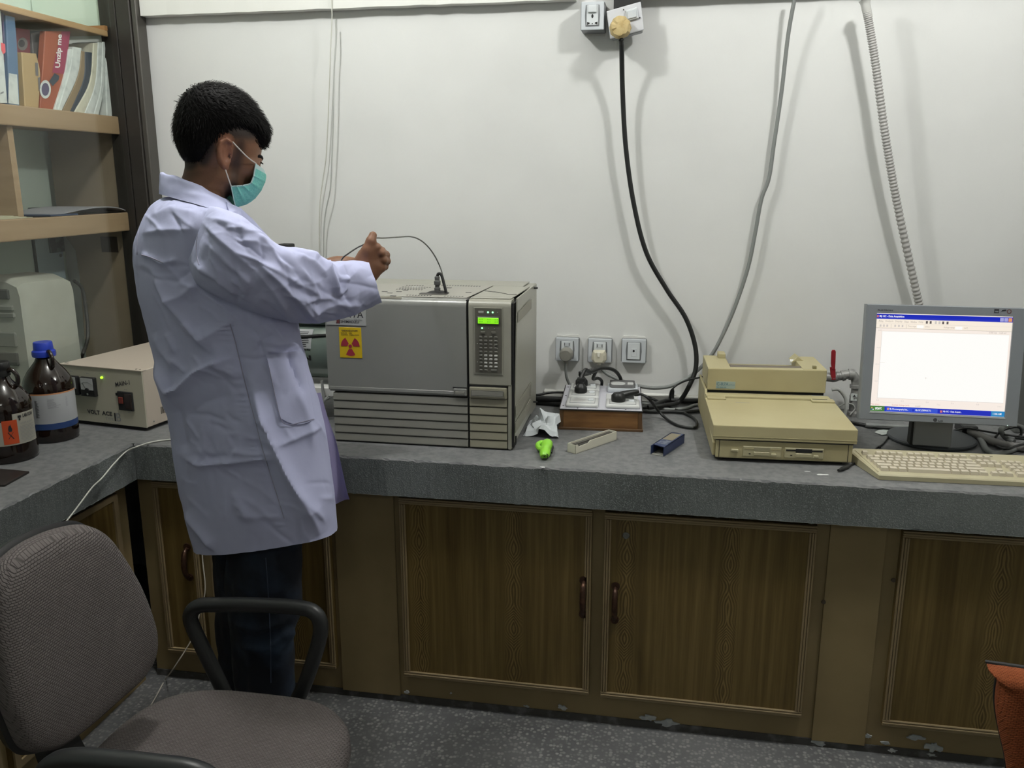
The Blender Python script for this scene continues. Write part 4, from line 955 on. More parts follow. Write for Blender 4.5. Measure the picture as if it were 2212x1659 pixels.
# ================================================================== CABLES
m_cblack = mat('cable_black', (.012, .013, .013), .42); m_cgrey = mat('cable_grey', (.20, .21, .205), .5); m_cwhite = mat('cable_white', (.55, .55, .50), .5); m_clight = mat('wire_pale_grey', (.40, .41, .39), .5)
def cable(name, label, pts, r, m, cat='cable', n=10, steps=10, group='cables hanging on the wall', kind=None):
    P = [PY(p[0], p[1], p[2]) if not isinstance(p, Vector) else p for p in pts]
    for q in P:
        q.z = max(q.z, .004)
    return solo(name, MB().tube(crom(P, steps), r, n), m, label, cat, group, kind, smooth=70)
ZT = ZC + .0
cable('power_cable', 'thick black cable hanging from the taped plug down to the worktop', [(1342, 86, 2.83), (1343, 110, 2.85), (1345, 200, 2.885), (1352, 320, 2.895), (1369, 440, 2.90), (1396, 545, 2.90), (1440, 625, 2.905), (1480, 685, 2.905), (1501, 745, 2.90), (1503, 795, 2.89), (1488, 835, 2.875), PZ(1466, 868, ZT + .016), PZ(1436, 876, ZT + .016), PZ(1400, 880, ZT + .016)], .0078, m_cblack)
cable('power_cable', 'thick grey cable bowing down the wall from the top to the middle socket', [(1720, -20, 2.88), (1714, 10, 2.885), (1702, 80, 2.90), (1688, 200, 2.915), (1672, 310, 2.92), (1661, 385, 2.92), (1645, 430, 2.92), (1632, 500, 2.92), (1618, 570, 2.92), (1596, 640, 2.92), (1570, 705, 2.915), (1538, 765, 2.91), (1500, 806, 2.905), (1455, 832, 2.90), (1410, 838, 2.90), (1365, 830, 2.90), (1325, 815, 2.905), (1308, 805, 2.91), (1299, 795, 2.915)], .0062, m_cgrey)
cable('grey_plug_cable', 'thin grey cable dropping from the grey round plug behind the power box', [(1222, 782, 2.90), (1222, 795, 2.90), (1224, 815, 2.90), (1231, 832, 2.90), PZ(1240, 846, ZT + .04), PZ(1246, 858, ZT + .006)], .0048, m_cgrey)
# round grey plug and cream plug
m_gplug = mat('plug_beige_grey', (.23, .225, .20), .5); m_cplug = mat('plug_cream', (.56, .53, .42), .45)
c = PY(1223, 766, 2.905)
t = thing('round_plug', 'beige-grey round moulded plug in the left lower socket', 'plug', tuple(c))
part('plug_body', MB().lathe([(.0001, -.022), (.018, -.022), (.022, -.016), (.024, .004), (.024, .014), (.0001, .014)], n=26, axis='y'), m_gplug, t, smooth=40)
part('strain_relief', MB().cyl((0, -.002, -.018), (-.001, -.001, -.040), .010, 12, .0055), m_gplug, t, smooth=50)
for k in range(3): part('relief_ring', MB().cyl((0, -.002, -.030 - .004 * k), (0, -.002, -.032 - .004 * k), .0075, 12), m_gplug, t)
c = PY(1294, 770, 2.90)
t = thing('travel_plug', 'cream angular plug in the middle lower socket', 'plug', tuple(c))
mb = MB(); rings = []
for (wx, wz, y) in ((.024, .020, .016), (.025, .021, .0), (.022, .019, -.012), (.016, .015, -.020)):
    rings.append([(-wx * .8, y, wz), (wx * .8, y, wz), (wx, y, wz * .4), (wx * 1.06, y, -wz * .5), (wx * .7, y, -wz * 1.15), (-wx * .7, y, -wz * 1.15), (-wx * 1.06, y, -wz * .5), (-wx, y, wz * .4)])
part('plug_body', MB().loft(rings), m_cplug, t); part('top_wedge', MB().bprism([(-.006, -.021, .018), (.006, -.021, .018), (.003, -.024, .002), (-.003, -.024, .002)], (0, .012, 0), .001, 1), mat('plug_white', (.64, .62, .54), .45), t)
part('collar', MB().cyl((0, -.006, -.022), (0, -.006, -.028), .007, 12), mat('plug_white', (.6, .6, .5), .4), t)
# corrugated conduit
cp = crom([PY(1868, -10, 2.855), PY(1872, 20, 2.858), PY(1890, 130, 2.862), PY(1912, 290, 2.868), PY(1940, 450, 2.88), PY(1985, 655, 2.90), PY(2010, 760, 2.915), PY(2040, 860, 2.90)], 90)
solo('flexible_conduit', MB().tube(cp, .0115, 12, mod=lambda i: 1 + .10 * (1 if (i // 2) % 2 else -1)), mat('conduit_grey', (.40, .39, .38), .45), 'pale grey corrugated conduit running down the wall behind the monitor', 'conduit', smooth=80)
cl = thing('conduit_sleeve', 'clear plastic taped sleeve at the top of the corrugated conduit', 'sleeve', tuple(PY(1872, 30, 2.858)))
part('sleeve', MB().tube(crom([PY(1868, 0, 2.856), PY(1870, 12, 2.857), PY(1873, 26, 2.859), PY(1876, 40, 2.86)], 4), [.018, .016, .0145, .0138, .0135, .0135, .0135, .0133, .013, .013, .0128, .0126, .0125], 12), mat('milky_plastic', (.55, .55, .53), .15), cl, world=True, smooth=50)
cable('thin_wire', 'thin white wire running down the wall over the beam, left one of the pair', [(716, -10, 2.900), (717, 20, 2.900), (717, 44, 2.900), (716, 70, 2.905), (714, 110, 2.905), (711, 200, 2.91), (705, 330, 2.915), (698, 385, 2.92), (692, 430, 2.925), (690, 480, 2.93), (690, 560, 2.93), (692, 680, 2.93)], .0019, m_cwhite, 'wire', 7)
cable('thin_wire', 'thin grey wire running down the wall below the beam, right one of the pair', [(725, 43, 2.90), (726, 90, 2.90), (722, 150, 2.895), (720, 260, 2.895), (717, 340, 2.90), (714, 405, 2.905), (705, 450, 2.91), (700, 490, 2.915), (699, 560, 2.92), (698, 680, 2.92)], .0024, m_clight, 'wire', 7)
yh = 1.985
gw = cable('sample_wire', 'thin grey wire arching from the man\'s hand to the chromatograph lid', [(722, 600, 2.06), (738, 561, 2.05), (752, 548, 2.03), (770, 536, 2.03), (786, 528, yh + .03), (803, 518, yh + .03), (812, 514, yh + .035), (830, 514, 2.05), (860, 512, 2.15), (886, 511, 2.24), (905, 517, 2.30), (922, 530, 2.35), (938, 551, 2.39), (950, 575, 2.42), (955, 590, 2.43), PZ(957, 606, zT + .003)], .0019, mat('wire_grey', (.14, .14, .13), .5), 'wire', 7)
# white cord over the left worktop edge, and along the floor
zt_ = ZC + .0035
cord = [PZ(380, 948, zt_), PZ(345, 952, zt_), PZ(320, 957, zt_), PZ(296, 965, zt_)]
e = PX(262, 985, XLE + .006); cord += [PX(272, 976, XLE + .004), PX(245, 1003, XLE + .008), PX(220, 1033, XLE + .008), PX(200, 1052, XLE + .01), PX(175, 1085, XLE + .02), PX(150, 1118, XLE + .03), PX(120, 1155, XLE + .04), PX(95, 1200, XLE + .05)]
solo('white_wire', MB().tube(crom(cord, 8), .0022, 7), m_cwhite, 'thin white cord lying on the left worktop and hanging over its edge', 'cord', smooth=70)
cord = [PY(436, 1180, 2.17), PY(438, 1215, 2.165), PY(443, 1260, 2.16), PY(441, 1290, 2.155), PY(430, 1330, 2.15), PY(425, 1360, 2.13), PY(408, 1392, 2.08), PY(388, 1424, 2.03), PY(372, 1448, 1.98), PZ(358, 1466, .004), PZ(350, 1480, .004), PZ(338, 1503, .004), PZ(322, 1530, .004)]
for q in cord: q.z = max(q.z, .004)
solo('white_wire', MB().tube(crom(cord, 8), .0020, 7), mat('cord_cream', (.50, .46, .40), .6), 'thin off-white cord dangling below the lab coat to the floor', 'cord', smooth=70)
# ================================================================== POWER BOX
m_wood = mat('varnished_wood', (.20, .10, .035), .35, var=(9, (.12, .055, .018), .42, .68), stretch=(1, 4, 6)); m_woodd = mat('varnished_wood_dark', (.095, .05, .02), .35)
m_pwhite = mat('white_laminate', (.58, .58, .64), .25); m_sock = mat('socket_white', (.60, .61, .60), .22)
pa = PZ(1208, 927, ZC); pb = PZ(1386, 933, ZC); ang = math.atan2(pb.y - pa.y, pb.x - pa.x)
pw_ = (pb - pa).length; pdp = .315; ph = .062
pbx = thing('power_box', 'wooden power box with white top and six sockets in front of the wall sockets', 'power box', tuple(pa), ang)
t_ = .012
part('board', MB().bbox((.012, 0, .006), (pw_ - .012, t_, ph), .001, 1), m_wood, pbx); part('board', MB().bbox((.012, pdp - t_, .006), (pw_ - .012, pdp, ph), .001, 1), m_wood, pbx)
part('board', MB().bbox((0, -.0005, .006), (t_, pdp, ph), .001, 1), m_woodd, pbx); part('board', MB().bbox((pw_ - t_, -.0005, .006), (pw_, pdp, ph), .001, 1), m_woodd, pbx)
part('base_board', MB().bbox((-.003, -.004, 0), (pw_ + .004, pdp + .002, .008), .001, 1), m_woodd, pbx)
part('top_edge', MB().bbox((-.002, -.003, ph), (pw_ + .002, pdp + .002, ph + .004), .001, 1), m_blk, pbx)
part('top_plate', MB().bbox((.001, .0, ph + .003), (pw_ - .001, pdp, ph + .0052), .0006, 1), m_pwhite, pbx)
zz = ph + .005
for (x, y) in ((.010, .03), (.010, .16), (.010, .28), (pw_ - .010, .02), (pw_ - .010, .28), (pw_ * .22, .006), (pw_ * .8, .006)): part('screw', MB().lathe([(.0028, zz), (.0026, zz + .0012), (.0001, zz + .0016)], (x, y, 0), 10), m_alu, pbx)
def sock(cx, y0, y1, w, grey=False, plug=False):
    m = mat('socket_grey', (.17, .17, .17), .4) if grey else m_sock
    o = part('socket', MB().bbox((cx - w / 2, y0, zz), (cx + w / 2, y1, zz + .012), .006, 3), m_sock, pbx, smooth=40)
    part('socket_rim', MB().bbox((cx - w * .40, y0 + .012, zz + .010), (cx + w * .40, y1 - .010, zz + .0135), .002, 1), m_side if not grey else m, o)
    part('socket_face', MB().bbox((cx - w * .385, y0 + .014, zz + .011), (cx + w * .385, y1 - .012, zz + .0148), .0015, 1), m_sock, o)
    part('well', MB().lathe([(.0001, zz + .0150), (.020, zz + .0150), (.0205, zz + .0146), (.0001, zz + .0140)], (cx - w * .10, (y0 + y1) / 2, 0), 24), mat('well_grey', (.38, .38, .37), .4), o)
    part('rocker', MB().bbox((cx + w * .17, (y0 + y1) / 2 - .010, zz + .013), (cx + w * .35, (y0 + y1) / 2 + .010, zz + .019), .002, 1), m_plate2, o)
xl_, xr_ = pw_ * .27, pw_ * .765
sock(xl_, .012, .098, .100); sock(xl_, .112, .198, .098); sock(xl_, .212, .298, .098)
sock(xr_, .012, .098, .104)
# raised grey socket at the back right, open slot in the middle right
part('riser', MB().bbox((xr_ - .05, .218, zz), (xr_ + .05, .300, zz + .016), .006, 2), m_plate, pbx)
part('socket', MB().bbox((xr_ - .043, .222, zz + .016), (xr_ + .040, .296, zz + .022), .010, 3), mat('socket_grey', (.17, .17, .17), .4), pbx)
part('well', MB().lathe([(.0001, zz + .0235), (.024, zz + .0235), (.0245, zz + .0215), (.0001, zz + .0215)], (xr_ - .016, .259, 0), 24), m_sock, pbx)
part('rocker', MB().bbox((xr_ + .015, .248, zz + .021), (xr_ + .035, .270, zz + .025), .001, 1), m_sock, pbx)
part('cover_plate', MB().bbox((xr_ - .053, .114, zz), (xr_ + .048, .196, zz + .003), .001, 1), m_sock, pbx)
part('open_slot', MB().box((xr_ - .037, .132, zz + .0025), (xr_ + .036, .176, zz + .0034)), m_blk, pbx)
MW = Matrix.Translation(pa) @ Matrix.Rotation(ang, 4, 'Z')
def L(x, y, z): return MW @ Vector((x, y, z))
c1 = (xl_ - .010, .152); c2 = (xr_ - .014, .052); c3 = (xl_ - .012, .250)
def plug_mesh(c, z0):
    return MB().lathe([(.0001, z0), (.019, z0), (.021, z0 + .004), (.020, z0 + .016), (.014, z0 + .024), (.0085, z0 + .030), (.011, z0 + .034), (.011, z0 + .046), (.0001, z0 + .048)], (c[0], c[1], 0), 22)
k1 = thing('black_plug', 'round black plug standing in the middle left socket of the power box', 'plug', tuple(pa), ang); part('plug_body', plug_mesh(c1, zz + .0152), m_cblack, k1, smooth=40)
part('clamp', MB().bbox((c1[0] - .012, c1[1] - .010, zz + .050), (c1[0] + .014, c1[1] + .010, zz + .064), .003, 2), m_cblack, k1)
k3 = thing('black_plug', 'angled black plug in the rear left socket of the power box', 'plug', tuple(pa), ang)
part('plug_body', plug_mesh(c3, zz + .0152), m_cblack, k3, smooth=40)
part('elbow', MB().tube([(c3[0], c3[1], zz + .056), (c3[0] + .018, c3[1] - .004, zz + .060), (c3[0] + .040, c3[1] - .006, zz + .068), (c3[0] + .052, c3[1] - .006, zz + .071)], [.012, .011, .0085, .0065], 10), m_plugg, k3, smooth=50)
for q in range(4): part('relief_ring', MB().cyl((c3[0] + .026 + q * .006, c3[1] - .005, zz + .0625 + q * .0022), (c3[0] + .029 + q * .006, c3[1] - .005, zz + .0635 + q * .0022), .0105 - q * .0006, 10), m_cblack, k3)
k2 = thing('black_plug', 'flat black angled plug in the front right socket of the power box', 'plug', tuple(pa), ang)
part('plug_body', MB().lathe([(.0001, zz + .0152), (.021, zz + .0152), (.0225, zz + .020), (.0215, zz + .034), (.015, zz + .041), (.0001, zz + .042)], (c2[0], c2[1], 0), 24), m_cblack, k2, smooth=40)
part('plug_tail', MB().tube([(c2[0] + .004, c2[1] + .003, zz + .030), (c2[0] + .03, c2[1] + .013, zz + .036), (c2[0] + .05, c2[1] + .020, zz + .040), (c2[0] + .062, c2[1] + .024, zz + .042)], [.014, .012, .009, .006], 12), m_cblack, k2, smooth=50)
def wcable(name, label, pts, r, m, cat='cable'):
    return solo(name, MB().tube(crom(pts, 10), r, 10), m, label, cat, {'cable': 'cords plugged into the power box'}.get(cat), smooth=70)
wcable('black_cable', 'black cord arching from the middle left plug over to the back of the power box', [L(c1[0], c1[1], zz + .060), L(c1[0] + .012, c1[1] + .02, zz + .085), PY(1275, 803, pa.y + .20), PY(1300, 795, pa.y + .24), PY(1325, 799, pa.y + .27), PY(1339, 814, pa.y + .305), PY(1341, 832, pa.y + .325), L(xr_ - .01, .328, .01)], .0062, m_cblack, 'cable')
wcable('black_cable', 'black cord curling from the angled rear plug down behind the power box', [L(c3[0] + .050, c3[1] - .006, zz + .070), PY(1281, 818, pa.y + .27), PY(1292, 817, pa.y + .30), PY(1300, 824, pa.y + .325), PY(1299, 840, pa.y + .335), L(xl_ + .06, .335, .01)], .0055, m_cblack, 'cable')
wcable('black_cable', 'black cord looping from the front right plug over the worktop to the integrator', [L(c2[0] + .060, c2[1] + .024, zz + .042), PY(1372, 853, pa.y + .10), PY(1386, 852, pa.y + .12), PY(1402, 862, pa.y + .11), PZ(1420, 885, ZC + .03), PZ(1438, 903, ZC + .008), PZ(1462, 918, ZC + .006), PZ(1490, 924, ZC + .006), PZ(1503, 922, ZC + .006), PZ(1504, 910, ZC + .006), PZ(1490, 898, ZC + .006), PZ(1460, 885, ZC + .006), PZ(1425, 868, ZC + .010), PZ(1395, 856, ZC + .02)], .0045, m_cblack, 'cable')
# bundles on the worktop behind
for i, (lab, pts, r, m) in enumerate((
    ('black cable lying along the wall between the chromatograph and the power box, lowest', [PZ(1120, 866, ZC + .010), PZ(1160, 868, ZC + .010), PZ(1205, 872, ZC + .010), PZ(1240, 874, ZC + .010)], .010, m_cblack),
    ('black cable lying along the wall left of the power box, uppermost thin one', [PZ(1120, 852, ZC + .026), PZ(1160, 853, ZC + .030), PZ(1190, 848, ZC + .034), PZ(1220, 848, ZC + .034), PZ(1250, 850, ZC + .03)], .004, m_cblack),
    ('black cable lying along the wall left of the power box, middle thick one', [PZ(1120, 858, ZC + .024), PZ(1160, 860, ZC + .026), PZ(1205, 862, ZC + .026), PZ(1240, 864, ZC + .024)], .009, m_cblack),
    ('black cable running from the power box to the integrator, thickest at the wall', [PZ(1370, 880, ZC + .012), PZ(1400, 878, ZC + .012), PZ(1440, 866, ZC + .014), PZ(1470, 866, ZC + .014), PZ(1530, 866, ZC + .012)], .0085, m_cblack),
    ('black cord from the power box to the integrator, in front of the thick one', [PZ(1370, 886, ZC + .008), PZ(1410, 889, ZC + .008), PZ(1450, 889, ZC + .008), PZ(1480, 890, ZC + .008), PZ(1525, 886, ZC + .008)], .006, m_cblack),
    ('grey cord from the power box to the integrator', [PZ(1390, 872, ZC + .006), PZ(1440, 884, ZC + .006), PZ(1480, 882, ZC + .006), PZ(1500, 875, ZC + .006), PZ(1530, 872, ZC + .010)], .005, m_cgrey),
    ('thin black lead rising from the cable pile to the integrator rear', [PZ(1448, 868, ZC + .008), PY(1450, 845, 2.86), PY(1465, 830, 2.86), PY(1490, 820, 2.85), PY(1530, 812, 2.83)], .003, m_cblack))):
    solo('bench_cable', MB().tube(crom(pts, 10), r, 9), m, lab, 'cable', 'cables lying on the worktop by the power box', smooth=70)
t = thing('cord_plug', 'small black plug lying at the end of the thin lead beside the wall', 'plug', tuple(PZ(1450, 866, ZC)))
c = PZ(1450, 866, ZC + .01); part('plug_body', MB().tube([c, c + Vector((0, .004, .018)), c + Vector((.002, .006, .034)), c + Vector((.004, .008, .042))], [.010, .0095, .008, .004], 10), m_cblack, t, world=True, smooth=50)
# wall foot pipe
a = PZ(1156, 856, ZC + .012); solo('wall_skirting', MB().bbox((-.42, 2.925, ZC), (.14, 2.95, ZC + .028), .004, 1), m_beam, kind='structure').name = 'trim_4'

# ================================================================== SMALL THINGS ON THE WORKTOP
# crumpled white tissue against the power box
cc = PZ(1174, 936, ZC); cc.y += .03
n1, n2 = 26, 22; grid = []
tx0 = [PZ(1129, 943, ZC), PZ(1205, 945, ZC), PZ(1209, 905, ZC + .02), PZ(1160, 905, ZC)]
rs = np.random.default_rng(11); W_ = rs.normal(0, 1, (7, 7))
def lat(u, v):
    a, b = u * 5.999, v * 5.999; i, j = int(a), int(b); f, g = a - i, b - j
    return (W_[i, j] * (1 - f) * (1 - g) + W_[i + 1, j] * f * (1 - g) + W_[i, j + 1] * (1 - f) * g + W_[i + 1, j + 1] * f * g)
vs, fs = [], []
for i in range(n1):
    for j in range(n2):
        u, v = i / (n1 - 1), j / (n2 - 1)
        p = (tx0[0] * (1 - u) + tx0[1] * u) * (1 - v) + (tx0[3] * (1 - u) + tx0[2] * u) * v
        env = math.sin(pi * min(1, max(0, u))) ** .6 * math.sin(pi * min(1, v * .9 + .08)) ** .6
        edge = min(u, 1 - u, v, 1 - v)
        hgt = .008 + env * (.020 + .022 * u) + .016 * abs(lat(u, v)) * (.3 + env) - .006 * env + .030 * (u ** 3) * v
        p = p + Vector((.009 * lat(v, u), .010 * lat(u * .7, v), 0))
        vs.append((p.x, p.y, max(ZC + .0012, ZC + hgt - .010 * (edge < .03))))
for i in range(n1 - 1):
    for j in range(n2 - 1): fs.append((i * n2 + j, (i + 1) * n2 + j, (i + 1) * n2 + j + 1, i * n2 + j + 1))
solo('crumpled_tissue', MB().add(vs, fs), mat('tissue', (.66, .70, .73), .8), 'crumpled white tissue between the chromatograph and the power box', 'tissue', smooth=14)
# lime green screwdriver handle
ta = PZ(1183, 958, ZC + .014); tb_ = PZ(1176, 984, ZC + .014); ax_ = (tb_ - ta).normalized()
m_lime = mat('lime_plastic', (.26, .62, .05), .38); 
sd = thing('screwdriver', 'short screwdriver with a fat lime-green handle, in front of the white tissue', 'screwdriver', tuple((ta + tb_) / 2 - Vector((0, 0, .014))))
def zr(f, r): p = ta.lerp(tb_, f); p.z = ZC + r * .98 + .001; return p
fs_ = [(-.05, .006), (0, .013), (.10, .0155), (.25, .0165), (.42, .0145), (.55, .0135), (.70, .0150), (.86, .0152), (.97, .0135), (1.02, .010)]
pp = [zr(f, r) for f, r in fs_]; rr = [r for f, r in fs_]
part('handle', MB().tube(pp, rr, 18), m_lime, sd, world=True, smooth=50)
side = -ax_.cross(Vector((0, 0, 1))).normalized()
part('grip_loop', MB().tube(crom([zr(.05, .0155) + side * -.004, zr(.02, .0155) + side * -.020, zr(.25, .0155) + side * -.026, zr(.5, .0155) + side * -.018, zr(.6, .0155) + side * -.005], 5), .0075, 10), m_lime, sd, world=True, smooth=50)
part('blade', MB().cyl(zr(-.05, .008), zr(-.55, .008), .0028, 10), m_cblack, sd, world=True)
e = zr(1.02, .0125); q = []
for k, (du, dz) in enumerate(((.006, .006), (-.008, .006), (-.010, .000), (-.008, -.006), (.004, -.006))): q.append(e + side * -du + ax_ * .002 + Vector((0, 0, dz)))
part('hook_mark', MB().tube(crom(q, 4), .0012, 6), m_cblack, sd, world=True); part('eyelet', MB().ball(e + ax_ * .001, .0022, 8, 6), m_cblack, sd, world=True)
part('side_clip', MB().bprism([zr(.2, .016) + side * .015, zr(.75, .016) + side * .015, zr(.75, .010) + side * .017, zr(.2, .010) + side * .017], side * .003, .0006, 1), m_cblack, sd, world=True)
# open white carton
a = PZ(1222, 976, ZC); b = PZ(1243, 981, ZC); d = PZ(1332, 950, ZC)
dirL = (d - b); Ln = dirL.length; dirL.normalize(); dw = Vector((-dirL.y, dirL.x, 0)); wB = .030; hB = .026
wb = thing('carton', 'small open white carton holding a dark case, before the power box', 'box', tuple(b), math.atan2(dirL.y, dirL.x))
m_card = mat('card_white', (.62, .60, .50), .6); m_dk = mat('dark_foam', (.035, .033, .028), .5)
th = .0018
part('base', MB().box((0, 0, 0), (Ln, wB, th)), m_card, wb)
part('side', MB().prism([(0, 0, 0), (Ln, 0, 0), (Ln, 0, hB), (Ln * .34, 0, hB), (Ln * .30, 0, hB * .78), (Ln * .12, 0, hB * .74), (Ln * .08, 0, hB * .70), (Ln * .05, 0, hB), (0, 0, hB)], (0, th, 0)), m_card, wb)
part('side', MB().box((0, wB - th, 0), (Ln, wB, hB)), m_card, wb); part('end', MB().box((0, 0, 0), (th, wB, hB)), m_card, wb); part('end', MB().box((Ln - th, 0, 0), (Ln, wB, hB)), m_card, wb)
part('dark_case', MB().bbox((.004, .003, th), (Ln - .004, wB - .003, hB - .004), .002, 1), m_dk, wb); part('dark_case', MB().bbox((.012, .010, hB - .006), (Ln * .95, wB - .009, hB - .0015), .001, 1), mat('case_lid', (.06, .055, .045), .35), wb)
# open blue sleeve box
a = PZ(1403, 984, ZC); b = PZ(1434, 987, ZC); d = PZ(1478, 957, ZC)
dirL = d - b; Ln = dirL.length; wB = (b - a).length; hB = .027
bb = thing('carton', 'small dark blue open-ended carton lying right of the white one', 'box', tuple(b), math.atan2(dirL.y, dirL.x))
m_blue2 = mat('carton_blue', (.022, .035, .095), .45); m_int = mat('carton_grey_inside', (.22, .22, .20), .7)
th = .002
part('wall', MB().box((0, 0, 0), (Ln, wB, th)), m_int, bb); part('wall', MB().box((.0, 0, 0), (Ln, th, hB)), m_blue2, bb); part('wall', MB().box((0, wB - th, 0), (Ln, wB, hB)), m_blue2, bb)
part('wall', MB().prism([(.004, 0, hB - th), (Ln, 0, hB - th), (Ln, wB, hB - th), (.016, wB, hB - th)], (0, 0, th)), m_blue2, bb)
part('end', MB().box((Ln - th, 0, 0), (Ln, wB, hB)), m_blue2, bb)
part('printed_panel', MB().box((Ln * .48, .006, hB), (Ln * .93, wB - .004, hB + .0004)), mat('print_tan', (.20, .175, .12), .5), bb); part('printed_panel', MB().box((Ln * .18, .004, hB), (Ln * .44, wB - .006, hB + .0004)), mat('print_grey_blue', (.13, .15, .19), .5, var=(90, (.04, .05, .10), .45, .6)), bb)

# ================================================================== INTEGRATOR (two-drive data processor with printer)
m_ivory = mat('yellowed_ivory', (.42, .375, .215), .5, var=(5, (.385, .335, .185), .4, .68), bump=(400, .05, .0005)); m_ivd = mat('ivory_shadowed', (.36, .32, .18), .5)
fl = PZ(1545, 988, ZC + .01); fr = PZ(1838, 1000, ZC + .01); IA = math.atan2(fr.y - fl.y, fr.x - fl.x); IW = (fr - fl).length + .002
ig = thing('integrator', 'yellowed ivory chromatography data processor with two floppy drives and a printer', 'instrument', (fl.x, fl.y, ZC), IA)
part('feet', MB().box((.02, .02, 0), (IW - .02, .5, .012)), m_blk, ig)
part('base', MB().bbox((0, 0, .010), (IW, .56, .060), .003, 2), m_ivory, ig)
part('base_side', MB().bprism([(-.008, .012, .012), (-.008, .56, .012), (-.008, .56, .118), (-.008, .335, .122), (-.008, .30, .080), (-.008, .012, .050)], (.008, 0, 0), .002, 1), m_ivory, ig)
part('seam', MB().box((-.0005, -.0008, .060), (IW + .0005, .30, .0625)), m_blk, ig)
part('corner_seam', MB().box((.0085, -.0008, .012), (.0098, .001, .060)), m_blk, ig); part('corner_seam', MB().box((IW - .012, -.0008, .012), (IW - .0107, .001, .060)), m_blk, ig)
# lid
lid = MB().bprism([(-.010, -.006, .0635), (-.010, -.004, .103), (-.010, .285, .108), (-.010, .292, .100), (-.010, .292, .0635)], (IW + .018, 0, 0), .0025, 2)
lidp = part('lid', lid, m_ivory, ig)
part('lid_groove', MB().box((-.0105, -.0065, .0720), (IW + .0085, -.004, .0735)), m_ivd, ig)
part('hinge_bar', MB().bbox((-.006, .294, .062), (IW + .002, .336, .112), .004, 2), m_ivory, ig)
part('lid_tab', MB().bbox((-.004, .262, .1075), (.050, .292, .1115), .001, 1), m_ivory, ig); part('lid_tab', MB().bbox((IW - .060, .262, .1075), (IW + .006, .292, .113), .001, 1), m_ivory, ig)
part('tab_slot', MB().box((IW - .055, .282, .1128), (IW - .012, .287, .1134)), m_blk, ig)
part('maker_mark', MB().box((.075, .236, .1066), (.115, .239, .1072)), m_gprint, ig)
part('name_sticker', MB().box((.185, .165, .1046), (.238, .190, .1052)), mat('sticker_grey', (.36, .38, .33), .4), ig)
bar_text([(0, .04, 0, .003), (0, .03, .007, .003), (0, .044, .013, .004)], (.190, .168, .1054), (1, 0, 0), (0, 1, .01), m_gprint, ig)
# drives
m_drv = mat('drive_ivory', (.40, .365, .225), .45)
def drive(xa, xb, light):
    o = part('floppy_drive', MB().bbox((xa, -.003, .018), (xb, .001, .046), .001, 1), m_drv, ig); w = xb - xa
    part('bezel_line', MB().box((xa - .001, -.0012, .0172), (xb + .001, .0, .0472)), m_ivd, o)
    part('slot', MB().box((xa + w * .03, -.0036, .0375), (xb - w * .03, -.0028, .0415)), m_blk if not light else m_ivd, o)
    part('slot_lip', MB().box((xa + w * .28, -.0042, .034), (xb - w * .30, -.0028, .0445)), m_blk if not light else mat('slot_grey', (.30, .28, .18), .4), o)
    part('drawer_lip', MB().bbox((xa + w * .28, -.006, .022), (xb - w * .31, -.0028, .032), .001, 1), m_drv, o)
    part('eject_button', MB().bbox((xb - w * .26, -.009, .0225), (xb - w * .13, -.0028, .0285), .001, 1), m_drv, o)
    part('indicator', MB().box((xa + w * .15, -.0036, .0245), (xa + w * .20, -.0028, .0265)), m_blk, o)
U2 = lambda x: (x - 322) / (1715 - 322) * (IW - .02) + .009
drive(U2(585), U2(1000), True); drive(U2(1035), U2(1452), False)
part('power_button', MB().bbox((U2(450), -.006, .030), (U2(532), 0, .037), .0015, 1), m_drv, ig)
# printer unit: two cheeks and a front wall with an open paper slot
z0, z1 = .118, .186; yp = .342
part('printer_front', MB().bprism([(0, yp, z0), (IW - .006, yp, z0), (IW - .006, yp, z1 + .004), (0, yp, z1)], (0, .028, 0), .003, 2), m_ivory, ig)
part('printer_gap', MB().box((.002, yp + .004, .110), (IW - .01, yp + .12, z0 + .001)), m_blk, ig)
part('printer_cheek', MB().bbox((0, yp + .004, z0), (.070, .545, z1 + .001), .003, 2), m_ivory, ig)
part('printer_cheek', MB().bbox((IW - .075, yp + .004, z0), (IW - .006, .545, z1 + .005), .003, 2), m_ivory, ig)
part('paper_tray', MB().box((.069, yp + .02, z0), (IW - .074, .53, z1 - .022)), m_ivd, ig)
part('platen', MB().cyl((.070, yp + .05, z1 - .010), (IW - .075, yp + .05, z1 - .010), .014, 16), mat('platen_brown', (.13, .11, .085), .5), ig)
part('hinge_lug', MB().bbox((.045, .50, z1), (.068, .545, z1 + .016), .002, 1), m_ivory, ig); part('hinge_lug', MB().bprism([(IW - .088, .47, z1), (IW - .070, .47, z1 + .018), (IW - .050, .47, z1 + .004)], (0, .06, 0), .001, 1), m_ivory, ig)
part('hinge_pin', MB().cyl((IW - .092, .48, z1 + .001), (IW - .074, .48, z1 + .001), .006, 10), m_white, ig)
part('button', MB().bbox((IW - .046, yp + .008, z1 + .004), (IW - .036, yp + .022, z1 + .014), .001, 1), mat('button_olive', (.24, .21, .10), .5), ig)
part('model_plate', MB().box((.026, yp - .0010, z0 + .006), (.084, yp + .001, z0 + .028)), mat('plate_aqua', (.30, .37, .34), .35), ig)
text('C-R7A', .036, .010, (.028, yp - .0016, z0 + .015), X_, Z_, mat('print_blue', (.10, .20, .24), .4), ig, bold=.01); text('plus', .016, .006, (.066, yp - .0016, z0 + .015), X_, Z_, mat('print_blue', (.10, .20, .24), .4), ig)
bar_text([(0, .03, 0, .002)], (.028, yp - .0016, z0 + .009), X_, Z_, mat('print_blue', (.10, .20, .24), .4), ig)

